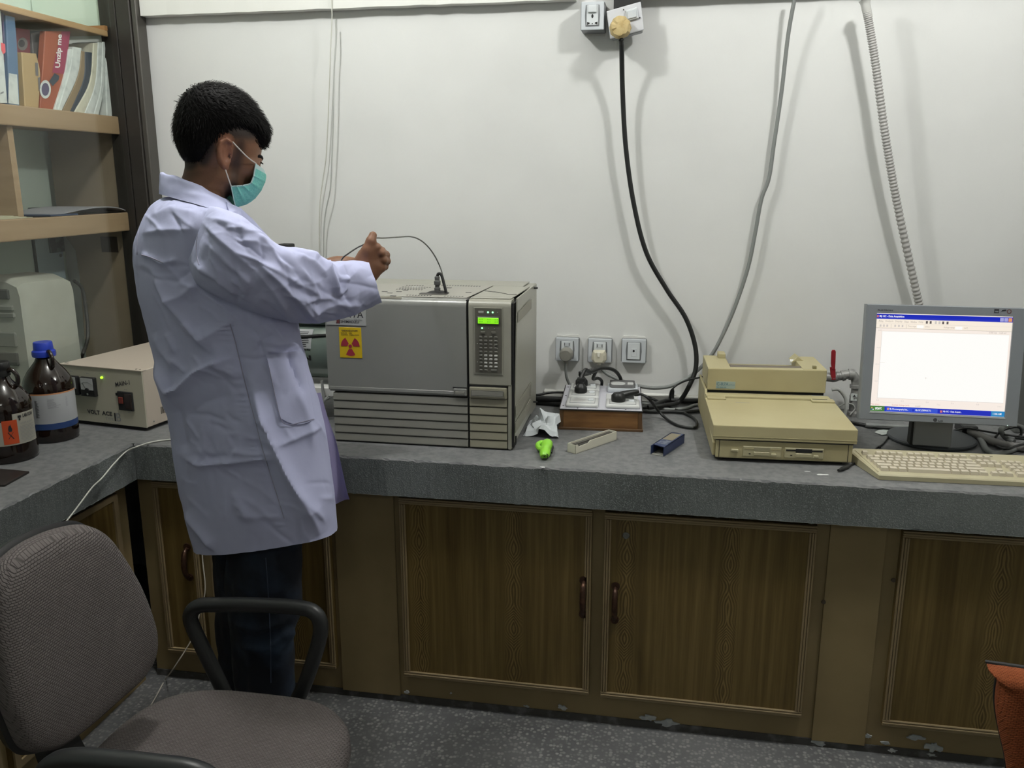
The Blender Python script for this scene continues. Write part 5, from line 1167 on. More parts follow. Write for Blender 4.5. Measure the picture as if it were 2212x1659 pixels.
# ================================================================== GAS VALVE
m_valred = mat('valve_red', (.30, .02, .03), .4); m_galv = mat('galvanised', (.30, .30, .29), .45, .2, var=(60, (.2, .2, .2), .45, .65), bump=(120, .3, .001))
vp = PY(1802, 818, 2.86)
gv = thing('gas_valve', 'wall gas valve with an upright red lever and elbow pipe behind the integrator', 'valve', tuple(vp))
Vp = lambda name, mb, m, **k: part(name, mb, m, gv, world=True, **k)
q = [PY(1797, 798, 2.845), PY(1795, 785, 2.84), PY(1796, 760, 2.835), PY(1798, 756, 2.835), PY(1804, 756, 2.835), PY(1806, 760, 2.835), PY(1805, 785, 2.84), PY(1804, 800, 2.845)]
Vp('lever', MB().bprism(q, (0, .006, 0), .002, 2), m_valred)
Vp('lever_hub', MB().bprism([PY(1793, 793, 2.846), PY(1805, 796, 2.846), PY(1806, 822, 2.85), PY(1796, 822, 2.85)], (0, .010, 0), .002, 1), m_valred)
Vp('valve_body', MB().tube([PY(1780, 814, 2.865), PY(1800, 815, 2.865), PY(1806, 815, 2.865), PY(1812, 815, 2.865)], [.014, .016, .015, .011], 14), m_galv, smooth=50)
pts = crom([PY(1806, 812, 2.865), PY(1818, 812, 2.865), PY(1830, 809, 2.865), PY(1842, 810, 2.865), PY(1848, 820, 2.865), PY(1849, 834, 2.865), PY(1848, 848, 2.865), PY(1845, 862, 2.865), PY(1844, 878, 2.865), PY(1844, 898, 2.865)], 4)
Vp('pipe', MB().tube(pts, .0145, 14), m_galv, smooth=60)
for (f0, f1, r) in ((4, 7, .0175), (9, 13, .0185), (19, 22, .019), (26, 28, .016)): Vp('pipe_collar', MB().tube(pts[f0:f1], r, 14), m_galv, smooth=40)
s = PY(1845, 858, 2.852); Vp('arrow_label', MB().bbox((s.x - .010, s.y - .0015, s.z - .012), (s.x + .009, s.y + .001, s.z + .012), .0006, 1), m_paper)
Vp('arrow', MB().add([(s.x - .001, s.y - .002, s.z - .008), (s.x + .001, s.y - .002, s.z - .008), (s.x + .001, s.y - .002, s.z + .002), (s.x + .006, s.y - .002, s.z + .0), (s.x, s.y - .002, s.z + .009), (s.x - .006, s.y - .002, s.z + .0), (s.x - .001, s.y - .002, s.z + .002)], [tuple(range(7))]), m_ink)
Vp('foot_nut', MB().lathe([(.02, 0), (.02, .012), (.014, .02), (.0001, .02)], (PY(1844, 895, 2.865).x, 2.865, ZC), 8), m_galv)
wcable('rubber_hose', 'pale grey hose curving from the integrator rear down to the worktop', [PY(1797, 842, 2.84), PY(1812, 842, 2.84), PY(1826, 860, 2.84), PY(1828, 880, 2.83), PZ(1822, 900, ZC + .006), PZ(1808, 905, ZC + .006)], .0055, m_clight, 'hose')
wcable('thin_wire', 'thin clear wire loop hanging below the gas valve', [PY(1812, 878, 2.85), PY(1828, 872, 2.85), PY(1842, 874, 2.85), PY(1846, 884, 2.85), PY(1836, 896, 2.84)], .002, m_clight, 'wire')

# ================================================================== MONITOR
m_mon = mat('silver_grey_plastic', (.20, .215, .235), .42); m_mond = mat('stand_dark_grey', (.055, .062, .068), .45); m_neck = mat('neck_grey', (.23, .235, .235), .45)
YM = 2.47
tl = PY(1870, 655, YM + .02); bl = PY(1858, 907, YM - .02); br = PY(2204, 921, YM - .02); tr = PY(2216, 667, YM + .02)
fc = (tl + bl + br + tr) / 4
eu = ((tr - tl) + (br - bl)).normalized(); ev = ((tl - bl) + (tr - br)); ev = (ev - eu * ev.dot(eu)).normalized(); en = eu.cross(ev)  # en points away from viewer?
if en.y > 0: en = -en
mw = ((tr - tl).length + (br - bl).length) / 2; mh = ((tl - bl).length + (tr - br).length) / 2
mn = thing('monitor', 'silver-grey flat monitor showing a white chart window, at the right of the worktop', 'monitor', (fc.x, fc.y + .06, ZC))
def Q(u, v, d=0): return fc + eu * (u - .5) * mw + ev * (.5 - v) * mh + en * d      # u right, v down, d towards viewer
def Mq(name, pts, d0, d1, m, par=mn, r=0, **k):
    P = [Q(u, v, d0) for u, v in pts]
    mb = MB().bprism(P, en * (d1 - d0), r, 2) if r else MB().prism(P, en * (d1 - d0))
    return part(name, mb, m, par, world=True, **k)
def R4(a, b, c, d): return [(a, d), (c, d), (c, b), (a, b)]
# screen window in photo fractions
def uv(px_, py_):
    d = ray(px_, py_); t = (fc - CAM).dot(en) / d.dot(en); p = CAM + d * t - fc
    return p.dot(eu) / mw + .5, .5 - p.dot(ev) / mh
s00 = uv(1893, 677); s10 = uv(2188, 683); s01 = uv(1881, 888); s11 = uv(2173, 902)
su0, su1 = (s00[0] + s01[0]) / 2, (s10[0] + s11[0]) / 2; sv0, sv1 = (s00[1] + s10[1]) / 2, (s01[1] + s11[1]) / 2
# bezel: four bars joined as one frame
P8 = MB()
outer = [(0, 0), (1, 0), (1, 1), (0, 1)]; inner = [(su0, sv0), (su1, sv0), (su1, sv1), (su0, sv1)]
ring = [[Q(u, v, -.004) for u, v in outer], [Q(u + (.5 - u) * .012, v + (.5 - v) * .012, .0) for u, v in outer], [Q(u, v, 0) for u, v in inner], [Q(u, v, -.006) for u, v in inner]]
P8.loft(ring, closed=True, cap=False)
P8.loft([[Q(u, v, -.004) for u, v in outer], [Q(u, v, -.032) for u, v in outer], [Q(.5 + (u - .5) * .94, .5 + (v - .5) * .94, -.045) for u, v in outer]], closed=True, cap=False)
P8.add([Q(.5 + (u - .5) * .94, .5 + (v - .5) * .94, -.045) for u, v in outer], [(0, 1, 2, 3)])
bez = part('bezel', P8, m_mon, mn, world=True)
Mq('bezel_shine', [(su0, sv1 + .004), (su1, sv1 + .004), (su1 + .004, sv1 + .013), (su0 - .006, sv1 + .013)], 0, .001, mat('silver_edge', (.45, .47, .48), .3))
def em_(name, c, s): return mat(name, (.02, .02, .02), .3, emis=(c, s))
m_scr = em_('screen_white', (1, .99, .955), .98); m_scm = em_('screen_margin', (1, .90, .82), .92); m_scb = em_('screen_toolbar', (1, .90, .77), .92); m_sct = em_('screen_title_blue', (.005, .02, .55), .85); m_sct2 = em_('screen_task_blue', (.03, .09, .72), .85)
m_scg = em_('screen_green', (.07, .27, .05), .7); m_scc = em_('screen_clock', (.01, .26, .62), .85); m_scw = em_('screen_text_white', (1, 1, 1), .9); m_scd = em_('screen_text_grey', (.55, .48, .42), .8); m_scl = em_('screen_line', (.72, .66, .62), .85); m_sclr = em_('screen_red', (.75, .20, .18), .8); m_scbtn = em_('screen_button', (.45, .45, .85), .8); m_scor = em_('screen_orange', (.85, .35, .15), .85); m_scdk = em_('screen_text_dark', (.16, .13, .14), .6)
SW, SH = su1 - su0, sv1 - sv0
scr = Mq('screen', R4(su0, sv0, su1, sv1), -.0075, -.0060, m_scm)
def S(name, a, b, c, d, m, lay=1): return Mq(name, R4(su0 + a * SW, sv0 + b * SH, su0 + c * SW, sv0 + d * SH), -.0060, -.0060 + .00025 * lay, m, scr)
S('title_bar', 0, .008, 1, .058, m_sct); S('tool_bar', 0, .058, 1, .148, m_scb)
S('plot_area', .052, .183, .985, .862, m_scr)
S('plot_line', .050, .180, .052, .862, m_scl, 2); S('plot_line', .050, .860, .985, .8625, m_scl, 2); S('plot_line', .050, .180, .985, .1815, m_scl, 2); S('tool_line', 0, .148, 1, .151, m_scd, 2); S('tool_line', 0, .103, 1, .1043, m_scl, 2)
S('task_bar', 0, .945, 1, .998, m_sct); S('start_button', 0, .945, .112, .998, m_scg, 2); S('task_button', .125, .952, .310, .993, m_sct2, 2); S('task_button', .312, .952, .510, .993, m_sct2, 2); S('task_button', .520, .952, .885, .993, m_sct, 3); S('clock_area', .902, .945, 1, .998, m_scc, 2)
for a, m in ((.910, m_scbtn), (.940, m_scbtn), (.970, m_scor)): S('window_button', a, .016, a + .026, .052, m, 2)
S('status_line', 0, .905, .4, .906, m_scl, 2)
def ST(s, a, b, w, h, m, bold=0.0, lay=3):
    o = Q(su0 + a * SW, sv0 + b * SH, -.0060 + .0003 * lay); return text(s, w * SW * mw, h * SH * mh, o, eu, ev, m, scr, world=True, bold=bold)
ST('My GC - Data Acquisition', .024, .046, .185, .026, m_scw, .03); S('icon', .006, .020, .018, .045, m_sclr, 3)
xx = .022
for wd in ('File', 'Analysis', 'Display', 'View', 'Window', 'Help'):
    w_ = .0115 * len(wd) * .62 + .004; ST(wd, xx, .092, w_, .022, m_scd); xx += w_ + .014
for a in (.372, .400, .438, .465, .492, .524): S('icon', a, .068, a + .014, .094, m_scdk if a not in (.438, .465) else m_scl, 2)
for a in (.03, .055, .08): S('icon', a, .115, a + .013, .138, m_scl, 2)
for a in (.14, .168, .195): S('icon', a, .115, a + .012, .136, m_scl, 2)
for a in (.115, .228): S('separator', a, .108, a + .0018, .146, m_scd, 2)
ST('Time range', .240, .136, .062, .020, m_scd); S('field', .308, .112, .358, .142, m_scr, 2); ST('(min.)', .370, .136, .030, .020, m_scd)
ST('Voltage range', .505, .138, .080, .020, m_scd); S('field', .590, .114, .642, .144, m_scr, 2); ST('(mV)', .655, .138, .026, .020, m_scd)
ST('(mV)', .022, .182, .026, .015, m_scd); ST('0.000 min   15.24 mV', .838, .172, .125, .016, m_scd)
for v, s_ in ((.348, '16.0'), (.518, '15.5'), (.690, '15.0')): ST(s_, .020, v + .008, .022, .014, m_scl); S('tick', .043, v, .052, v + .002, m_scl, 2)
S('trace', .052, .500, .088, .5018, m_scl, 3); S('cursor', .396, .640, .410, .642, m_scl, 3); S('cursor', .4022, .630, .4038, .652, m_scl, 3)
for k, s_ in enumerate(('0.0', '0.2', '0.4', '0.6', '0.8')): ST(s_, .045 + k * .186, .893, .020, .015, m_scl); S('tick', .052 + k * .186, .861, .0535 + k * .186, .870, m_scl, 2)
ST('Time', .50, .912, .026, .015, m_scl); ST('(min.)', .945, .905, .028, .014, m_scl)
ST('Time (min.)', .004, .938, .065, .018, m_sclr); ST('Current Voltage (mV)', .165, .938, .13, .018, m_sclr); ST('15.2357', .34, .936, .04, .014, m_scd)
ST('start', .040, .982, .050, .028, m_scw, .03); S('flag', .012, .958, .020, .972, m_scor, 3); S('flag', .022, .960, .030, .974, m_scg, 3); S('flag', .012, .975, .020, .986, m_sct2, 3); S('flag', .022, .976, .030, .988, m_scb, 3)
ST('My Chromatography Stat...', .150, .983, .140, .022, m_scw, .02); S('icon', .132, .960, .144, .982, m_scor, 3)
ST('My GC (DEFAULT1)', .345, .983, .115, .022, m_scw, .02); S('icon', .320, .962, .335, .984, m_sct, 3); ST('My GC - Data Acquisi...', .552, .983, .135, .022, m_scw, .02); S('icon', .528, .962, .545, .984, m_sclr, 4)
ST('11:06 AM', .916, .982, .062, .022, m_scw, .02)
def BT(s, a, b, w, h, m, bold=0): return text(s, w * mw, h * mh, Q(a, b, .0005), eu, ev, m, mn, world=True, bold=bold)
a = uv(1896, 671); BT('FLATRON', a[0], a[1], .095, .011, m_ink, .03); a = uv(1934, 671.5); BT('L1511S', a[0], a[1], .035, .008, m_gprint)
a = uv(2027, 911); BT('LG', a[0], a[1], .027, .017, m_ink, .02); a = uv(2020, 907)
part('emblem', MB().tube([Q(a[0], a[1], .0), Q(a[0], a[1], .0006)], .0052, 20), mat('emblem_dark', (.05, .05, .055), .4), mn, world=True)
a = uv(2153, 672); Mq('badge', R4(a[0] - .015, a[1] - .017, a[0] + .014, a[1] + .016), 0, .0005, m_ink); Mq('badge_mark', R4(a[0] - .010, a[1] - .002, a[0] + .010, a[1] + .010), .0005, .0008, m_mon)
a = uv(2168, 672); Mq('badge', [(a[0] - .016, a[1] + .004), (a[0] + .016, a[1] - .003), (a[0] + .012, a[1] - .014), (a[0] - .008, a[1] - .008)], 0, .0005, m_ink)
a = uv(2180, 673); part('badge', MB().tube([Q(a[0], a[1], .0), Q(a[0], a[1], .0005)], .006, 18), mat('badge_brown', (.12, .06, .06), .4), mn, world=True); part('badge', MB().tube([Q(a[0], a[1], .0005), Q(a[0], a[1], .0008)], .0035, 18), m_mon, mn, world=True)
a = uv(2176, 919); part('power_led', MB().ball(Q(a[0], a[1], .001), .0012, 8, 5), em_('led_white', (.8, 1, .9), 1), mn, world=True)
# neck and foot
nbx0, nbx1 = PY(1969, 955, 2.52).x, PY(2050, 955, 2.52).x
part('neck', MB().bprism([(nbx0, 2.510, ZC + .014), (nbx1, 2.500, ZC + .014), (nbx1 + .001, 2.505, ZC + .16), (nbx0 + .001, 2.515, ZC + .16)], (0, .03, 0), .003, 1), m_neck, mn, world=True)
part('neck_side', MB().bprism([(nbx0 - .006, 2.516, ZC + .014), (nbx0, 2.511, ZC + .014), (nbx0, 2.516, ZC + .13), (nbx0 - .004, 2.520, ZC + .13)], (0, .03, 0), .001, 1), m_blk, mn, world=True)
fcx, fcy = PZ(2011, 950, ZC).x, PZ(2011, 950, ZC).y
rx_ = (PZ(2105, 955, ZC).x - PZ(1919, 950, ZC).x) / 2; ry_ = .118
rings = []
for (s_, z) in ((.97, 0), (1.0, .004), (1.0, .008), (.97, .0115), (.80, .014), (.3, .016), (.02, .0165)):
    rings.append([(fcx + rx_ * s_ * math.cos(2 * pi * k / 56), fcy + ry_ * s_ * math.sin(2 * pi * k / 56), ZC + z) for k in range(56)])
part('foot', MB().loft(rings), m_mond, mn, world=True, smooth=35)

# ================================================================== KEYBOARD
m_kb = mat('keyboard_ivory', (.43, .395, .265), .5, var=(8, (.39, .35, .225), .4, .7)); m_kc = mat('keycap_ivory', (.52, .47, .365), .5)
k0 = PZ(1895, 1036, ZC + .001); k1_ = PZ(2212, 1051, ZC + .001); KA = math.atan2(k1_.y - k0.y, k1_.x - k0.x)
kb = thing('keyboard', 'old ivory computer keyboard in front of the monitor, running out of the frame', 'keyboard', (k0.x, k0.y, ZC), KA)
KW, KD = .47, .172
rings = []
body = [[(0, 0, 0), (KW, 0, 0), (KW, KD, 0), (-.02, KD, 0), (-.032, KD - .012, 0), (-.030, KD - .03, 0)]]
outl = [(0.004, 0), (KW, 0), (KW, KD), (-.024, KD), (-.036, KD - .010), (-.036, KD - .022)]
def kh(y): return .015 + .016 * y / KD
mb = MB().loft([[(x, y, .001) for x, y in outl], [(x, y, kh(y) - .003) for x, y in outl], [(KW / 2 + (x - KW / 2) * .985, KD / 2 + (y - KD / 2) * .965, kh(y)) for x, y in outl]])
part('case', mb, m_kb, kb)
part('well_rim', MB().tube([(.004 + .001, .018, kh(.018) + .0005), (-.022, KD - .018, kh(KD - .018) + .0005)], .0015, 6), m_kb, kb)
rows = [(.020, .019, [(.024, 1.25), (.024, 1.25), (.024, 1.25), (.11, 0), (.024, 1.25), (.024, 1.25), (.024, 1.25), (.024, 1.25)])]
pitch = .0178; keyc = {}
def keycap(w):
    if w in keyc: return keyc[w]
    g = .0016; h = .0085
    me = link_mesh('key', MB().loft([[(g / 2, g / 2, 0), (w - g / 2, g / 2, 0), (w - g / 2, pitch - g / 2, 0), (g / 2, pitch - g / 2, 0)], [(.0028, .0035, h), (w - .0028, .0035, h), (w - .0028, pitch - .0022, h), (.0028, pitch - .0022, h)]]), m_kc)
    keyc[w] = me; return me
layout = [(.022, [1.25, 1.25, 1.25, 6.0, 1.25, 1.25, 1.25, 1.25, .35, 1, 1, 1, .4, 2, 1]),
          (.0405, [2.25] + [1] * 10 + [2.75, .35, -1, 1, -1, .4, 1, 1, 1]),
          (.059, [1.75] + [1] * 11 + [2.25, .35, -3, .4, 1, 1, 1]),
          (.0775, [1.5] + [1] * 12 + [1.5, .35, 1, 1, 1, .4, 1, 1, 1]),
          (.096, [1] * 13 + [2, .35, 1, 1, 1, .4, 1, 1, 1]),
          (.124, [1, -1, 1, 1, 1, 1, -.5, 1, 1, 1, 1, -.5, 1, 1, 1, 1, .35, 1, 1, 1])]
for y, ws in layout:
    x = .012 - (y - .02) * .22
    for w_ in ws:
        if w_ in (.35, .4): x += w_ * pitch; continue
        if w_ < 0: x += -w_ * pitch; continue
        if x + w_ * pitch < KW - .01:
            o = bpy.data.objects.new('key', keycap(round(w_ * pitch, 5))); COL.objects.link(o); o.parent = kb; o.location = (x, y, kh(y) - .0005)
            o.rotation_euler = (math.atan2(.016, KD), 0, 0)
        x += w_ * pitch
part('name_print', MB().box((.300, KD - .022, kh(KD - .02) + .0002), (.328, KD - .019, kh(KD - .02) + .0006)), m_ink, kb)

# ================================================================== CABLE TANGLE, TOWER AND SMALL ITEMS AT THE RIGHT
zc0 = ZC + .006
tang = [
 ('thick grey corrugated hose lying behind the monitor foot', [PZ(2085, 925, ZC + .014), PZ(2110, 938, ZC + .014), PZ(2140, 952, ZC + .014), PZ(2175, 962, ZC + .014), PZ(2225, 968, ZC + .014)], .012, mat('hose_grey', (.17, .165, .16), .5)),
 ('pale grey cable curving right of the monitor foot toward the edge', [PZ(2100, 930, zc0 + .004), PZ(2118, 948, zc0 + .002), PZ(2130, 970, zc0 + .002), PZ(2150, 980, zc0 + .002), PZ(2180, 974, zc0 + .002), PZ(2225, 955, zc0 + .004)], .0085, m_cgrey),
 ('pale grey cable loop standing right of the monitor foot', [PZ(2190, 955, zc0), PZ(2172, 945, ZC + .012), PY(2162, 930, 2.60), PY(2170, 922, 2.62), PY(2190, 918, 2.64), PZ(2212, 925, ZC + .03)], .0075, m_cgrey),
 ('thin black lead across the cables right of the monitor, upper', [PZ(2060, 930, zc0 + .004), PZ(2090, 925, ZC + .025), PZ(2130, 932, ZC + .03), PZ(2180, 940, ZC + .03), PZ(2225, 945, ZC + .03)], .003, m_cblack),
 ('thin black lead across the cables right of the monitor, lower', [PZ(2130, 948, zc0 + .010), PZ(2150, 962, ZC + .008), PZ(2175, 970, ZC + .024), PZ(2200, 962, ZC + .028), PZ(2225, 958, ZC + .028)], .0035, m_cblack),
 ('black lead looping at the far right above the cables', [PZ(2150, 945, ZC + .026), PY(2165, 930, 2.62), PY(2200, 922, 2.62), PY(2206, 938, 2.62), PY(2195, 946, 2.62), PZ(2225, 950, ZC + .035)], .0035, m_cblack),
 ('thin black lead along the wall left of the monitor', [PZ(1790, 905, zc0), PZ(1850, 915, zc0), PZ(1900, 924, zc0), PZ(1960, 928, zc0)], .006, m_cblack),
 ('grey pipe-like lead lying behind the monitor foot at left', [PZ(1870, 918, zc0 + .004), PZ(1930, 922, zc0 + .004), PZ(1990, 924, zc0 + .004)], .0075, m_cgrey)]
for lab, pts, r, m in tang: solo('monitor_cable', MB().tube(crom(pts, 9), r, 9, mod=(lambda i: 1 + .08 * (1 if i % 2 else -1)) if 'corrugated' in lab else None), m, lab, 'cable', 'cables behind the monitor', smooth=70)
solo('black_adapter', MB().bbox(tuple(PZ(2078, 940, ZC)), tuple(PZ(2098, 930, ZC) + Vector((0, .02, .028))), .003, 1), m_cblack, 'small black adapter block right of the monitor neck', 'adapter')
a = PZ(1890, 936, ZC + .001); solo('paper_slip', MB().bprism([PZ(1889, 934, ZC + .002), PZ(1905, 940, ZC + .002), PZ(1922, 938, ZC + .002), PZ(1920, 928, ZC + .002), PZ(1898, 929, ZC + .002)], (0, 0, .0012), .0004, 1), m_paper, 'white paper slip on the worktop left of the monitor foot', 'paper')
jk = thing('jack_lead', 'thin black lead ending in a jack plug left of the keyboard', 'cable', tuple(PZ(1830, 1008, ZC)))
pts = [PZ(1935, 925, ZC + .008), PZ(1925, 936, ZC + .004), PZ(1908, 958, ZC + .003), PZ(1893, 968, ZC + .003), PZ(1880, 982, ZC + .003), PZ(1862, 992, ZC + .003), PZ(1848, 1000, ZC + .003), PZ(1834, 1006, ZC + .005)]
part('lead', MB().tube(crom(pts, 8), .0024, 8), m_cblack, jk, world=True, smooth=70)
part('plug', MB().tube([PZ(1836, 1005, ZC + .006), PZ(1828, 1009, ZC + .006), PZ(1818, 1013, ZC + .006), PZ(1816, 1014, ZC + .006), PZ(1811, 1016, ZC + .006)], [.004, .0055, .0055, .004, .0035], 10), m_cblack, jk, world=True, smooth=50)
b_ = PZ(1900, 966, ZC + .003); part('knot', MB().ball(b_, .0045, 8, 6), m_cblack, jk, world=True)
# dark computer tower at the right margin
m_tow = mat('tower_dark_grey', (.10, .105, .10), .45)
tx = PY(2198, 800, 2.78).x
tw = thing('computer_tower', 'dark grey computer tower standing behind the monitor at the right edge', 'computer', (tx + .1, 2.78, ZC))
part('case', MB().bbox((tx, 2.74, ZC), (tx + .20, 2.93, PY(2205, 700, 2.78).z), .005, 2), m_tow, tw, world=True)
part('side_latch', MB().bbox((tx - .004, 2.745, PY(2200, 855, 2.75).z), (tx + .004, 2.765, PY(2200, 838, 2.75).z), .002, 1), m_blk, tw, world=True)
# ================================================================== OFFICE CHAIR
def weave(name, col, axes, sc=115):
    m = mat(name, col, .95, spec=.15); nt, b = nodes_of(m); L_ = nt.links.new
    tc = N(nt, 'ShaderNodeTexCoord'); sx = N(nt, 'ShaderNodeSeparateXYZ'); L_(tc.outputs['Object'], sx.inputs[0])
    sumn = N(nt, 'ShaderNodeMath', operation='ADD'); L_(sx.outputs[axes[1]], sumn.inputs[0]); L_(sx.outputs[axes[2]], sumn.inputs[1])
    cb = N(nt, 'ShaderNodeCombineXYZ'); L_(sx.outputs[axes[0]], cb.inputs[0]); L_(sumn.outputs[0], cb.inputs[1])
    nz_ = N(nt, 'ShaderNodeTexNoise', Scale=30.0); L_(cb.outputs[0], nz_.inputs['Vector'])
    va_ = N(nt, 'ShaderNodeVectorMath', operation='MULTIPLY_ADD'); va_.inputs[1].default_value = (.003, .003, 0); L_(nz_.outputs['Color'], va_.inputs[0]); L_(cb.outputs[0], va_.inputs[2])
    bk = N(nt, 'ShaderNodeTexBrick'); bk.inputs['Scale'].default_value = sc; bk.inputs['Mortar Size'].default_value = .10; bk.inputs['Mortar Smooth'].default_value = 1.0
    bk.inputs['Brick Width'].default_value = .9; bk.inputs['Row Height'].default_value = .45; L_(va_.outputs[0], bk.inputs['Vector'])
    bk.inputs['Color1'].default_value = (*col, 1); bk.inputs['Color2'].default_value = (*[c * .86 for c in col], 1); bk.inputs['Mortar'].default_value = (*[c * .50 for c in col], 1)
    n2 = N(nt, 'ShaderNodeTexNoise', Scale=7.0, Detail=3.0); L_(tc.outputs['Object'], n2.inputs['Vector'])
    mx = N(nt, 'ShaderNodeMix', data_type='RGBA', blend_type='MULTIPLY'); mx.inputs['Factor'].default_value = .5
    r_ = N(nt, 'ShaderNodeMapRange'); r_.inputs['From Min'].default_value = .3; r_.inputs['From Max'].default_value = .7; r_.inputs['To Min'].default_value = .75; L_(n2.outputs['Fac'], r_.inputs['Value'])
    L_(bk.outputs['Color'], mx.inputs['A']); L_(r_.outputs[0], mx.inputs['B']); L_(mx.outputs['Result'], b.inputs['Base Color'])
    bp = N(nt, 'ShaderNodeBump', Strength=.7, Distance=.0025); bp.invert = True; L_(bk.outputs['Fac'], bp.inputs['Height']); L_(bp.outputs['Normal'], b.inputs['Normal'])
    return m
cf = (.155, .138, .134)
m_seatf = weave('mauve_seat_fabric', cf, (0, 1, 2)); m_backf = weave('mauve_back_fabric', cf, (1, 2, 0))
m_arm = mat('armrest_black', (.020, .021, .022), .38, bump=(90, .08, .001)); m_shell = mat('chair_shell_black', (.013, .013, .013), .5)
oc = thing('office_chair', 'swivel office chair with mauve-grey woven seat and back and black loop armrests', 'chair', (-.83, 1.30, 0))
O = lambda name, mb, m, **k: part(name, mb, m, oc, world=True, **k)
def sup(n, e): 
    out = []
    for k in range(n):
        a = 2 * pi * k / n; c, s = math.cos(a), math.sin(a)
        out.append((math.copysign(abs(c) ** (2 / e), c), math.copysign(abs(s) ** (2 / e), s)))
    return out
SQ = sup(80, 3.3)
def seat_ring(s, z, dx=0): return [(-.832 + dx + .248 * s * u, 1.30 + .252 * s * v, z - .030 * max(0, u * s - .45) ** 1.6) for u, v in SQ]
O('seat', MB().loft([seat_ring(.90, .385), seat_ring(.97, .392), seat_ring(1.0, .415), seat_ring(.995, .437), seat_ring(.96, .453), seat_ring(.88, .462), seat_ring(.7, .465), seat_ring(.4, .462), seat_ring(.02, .460)]), m_seatf, smooth=60)
O('seat_shell', MB().loft([seat_ring(.55, .355), seat_ring(.88, .362), seat_ring(.95, .386), seat_ring(.90, .392)]), m_shell, smooth=50)
bo = [(200, 1135), (235, 1158), (264, 1205), (290, 1262), (308, 1322), (316, 1372), (310, 1420), (285, 1464), (240, 1508), (180, 1562), (120, 1606), (80, 1622), (40, 1617), (15, 1562), (0, 1505), (-10, 1405), (-8, 1320), (0, 1266), (20, 1222), (60, 1186), (110, 1158), (160, 1140)]
XBK = -1.02
bo3 = crom([PX(p[0], p[1], XBK) for p in bo], 5, closed=True); cbk = sum(bo3, Vector()) / len(bo3)
def back_ring(s, x, lift=0):
    out = []
    for p in bo3:
        q = cbk + (p - cbk) * s; out.append((x - .05 * (q.y - cbk.y) ** 2 * 0 + .25 * (q.y - cbk.y) ** 2 - .08 * (q.z - cbk.z), q.y, q.z))
    return out
O('backrest', MB().loft([back_ring(.93, XBK - .035), back_ring(.985, XBK - .025), back_ring(1.0, XBK - .005), back_ring(.985, XBK + .008), back_ring(.94, XBK + .016), back_ring(.82, XBK + .021), back_ring(.5, XBK + .023), back_ring(.02, XBK + .022)]), m_backf, smooth=60)
O('back_shell', MB().loft([back_ring(.4, XBK - .062), back_ring(.8, XBK - .058), back_ring(1.0, XBK - .040), back_ring(1.03, XBK - .024), back_ring(1.0, XBK - .018)]), m_shell, smooth=50)
pts = crom([(-1.075, 1.25, .74), (-1.105, 1.25, .62), (-1.115, 1.26, .50), (-1.08, 1.27, .405), (-1.0, 1.28, .365), (-.86, 1.29, .352)], 6)
O('back_support', MB().loft([[p + Vector((0, sx_ * .042, 0)) + Vector((sz_ * .010, 0, sz_ * .010)) for sx_, sz_ in ((-1, -1), (1, -1), (1, 1), (-1, 1))] for p in pts]), m_shell)
YA = 1.585
far_c = [(500, 1530), (482, 1490), (448, 1420), (416, 1352), (412, 1326), (430, 1309), (470, 1306), (560, 1307), (650, 1313), (682, 1326), (693, 1352), (688, 1388), (672, 1440), (652, 1492), (630, 1530)]
fp = crom([PY(p[0], p[1], YA) for p in far_c], 7)
O('armrest', MB().tube(fp + [Vector((p.x, p.y - .03, p.z)) for p in (fp[-1] + Vector((-.03, 0, -.03)), fp[0] + Vector((.03, 0, -.03)))] + [fp[0] + Vector((0, 0, -.001))], .0165, 16, cap=False), m_arm, smooth=70)
YN = 1.005
near_c = [(80, 1900), (70, 1800), (84, 1700), (112, 1655), (160, 1640), (240, 1645), (340, 1655), (420, 1668), (462, 1696), (476, 1750), (460, 1840), (440, 1900)]
np_ = crom([PY(p[0], p[1], YN) for p in near_c], 7)
O('armrest', MB().tube(np_, .0175, 16), m_arm, smooth=70)
for y_ in (YA - .02, YN + .02): O('arm_bracket', MB().bbox((-.93, min(y_, 1.30), .352), (-.73, max(y_, 1.30), .366), .003, 1), m_shell)
O('column', MB().cyl((-.83, 1.30, .10), (-.83, 1.30, .36), .026, 18), m_shell)
O('column_sleeve', MB().cyl((-.83, 1.30, .09), (-.83, 1.30, .22), .036, 18), m_shell)
for k in range(5):
    a = 2 * pi * k / 5 + .5; d = Vector((math.cos(a), math.sin(a), 0)); s_ = Vector((-d.y, d.x, 0)); c = Vector((-.83, 1.30, 0))
    O('base_leg', MB().loft([[c + d * r + s_ * w_ + Vector((0, 0, z_)) for w_, z_ in ((-w, z0), (w, z0), (w * .7, z1), (-w * .7, z1))] for r, w, z0, z1 in ((.0, .034, .085, .125), (.15, .026, .075, .105), (.285, .018, .066, .085))]), m_shell)
    cc_ = c + d * .28 + Vector((0, 0, .03)); O('caster', MB().cyl(cc_ - s_ * .022, cc_ + s_ * .022, .0295, 16).cyl(cc_ + Vector((0, 0, .0)), cc_ + Vector((0, 0, .045)), .008, 8), m_shell)

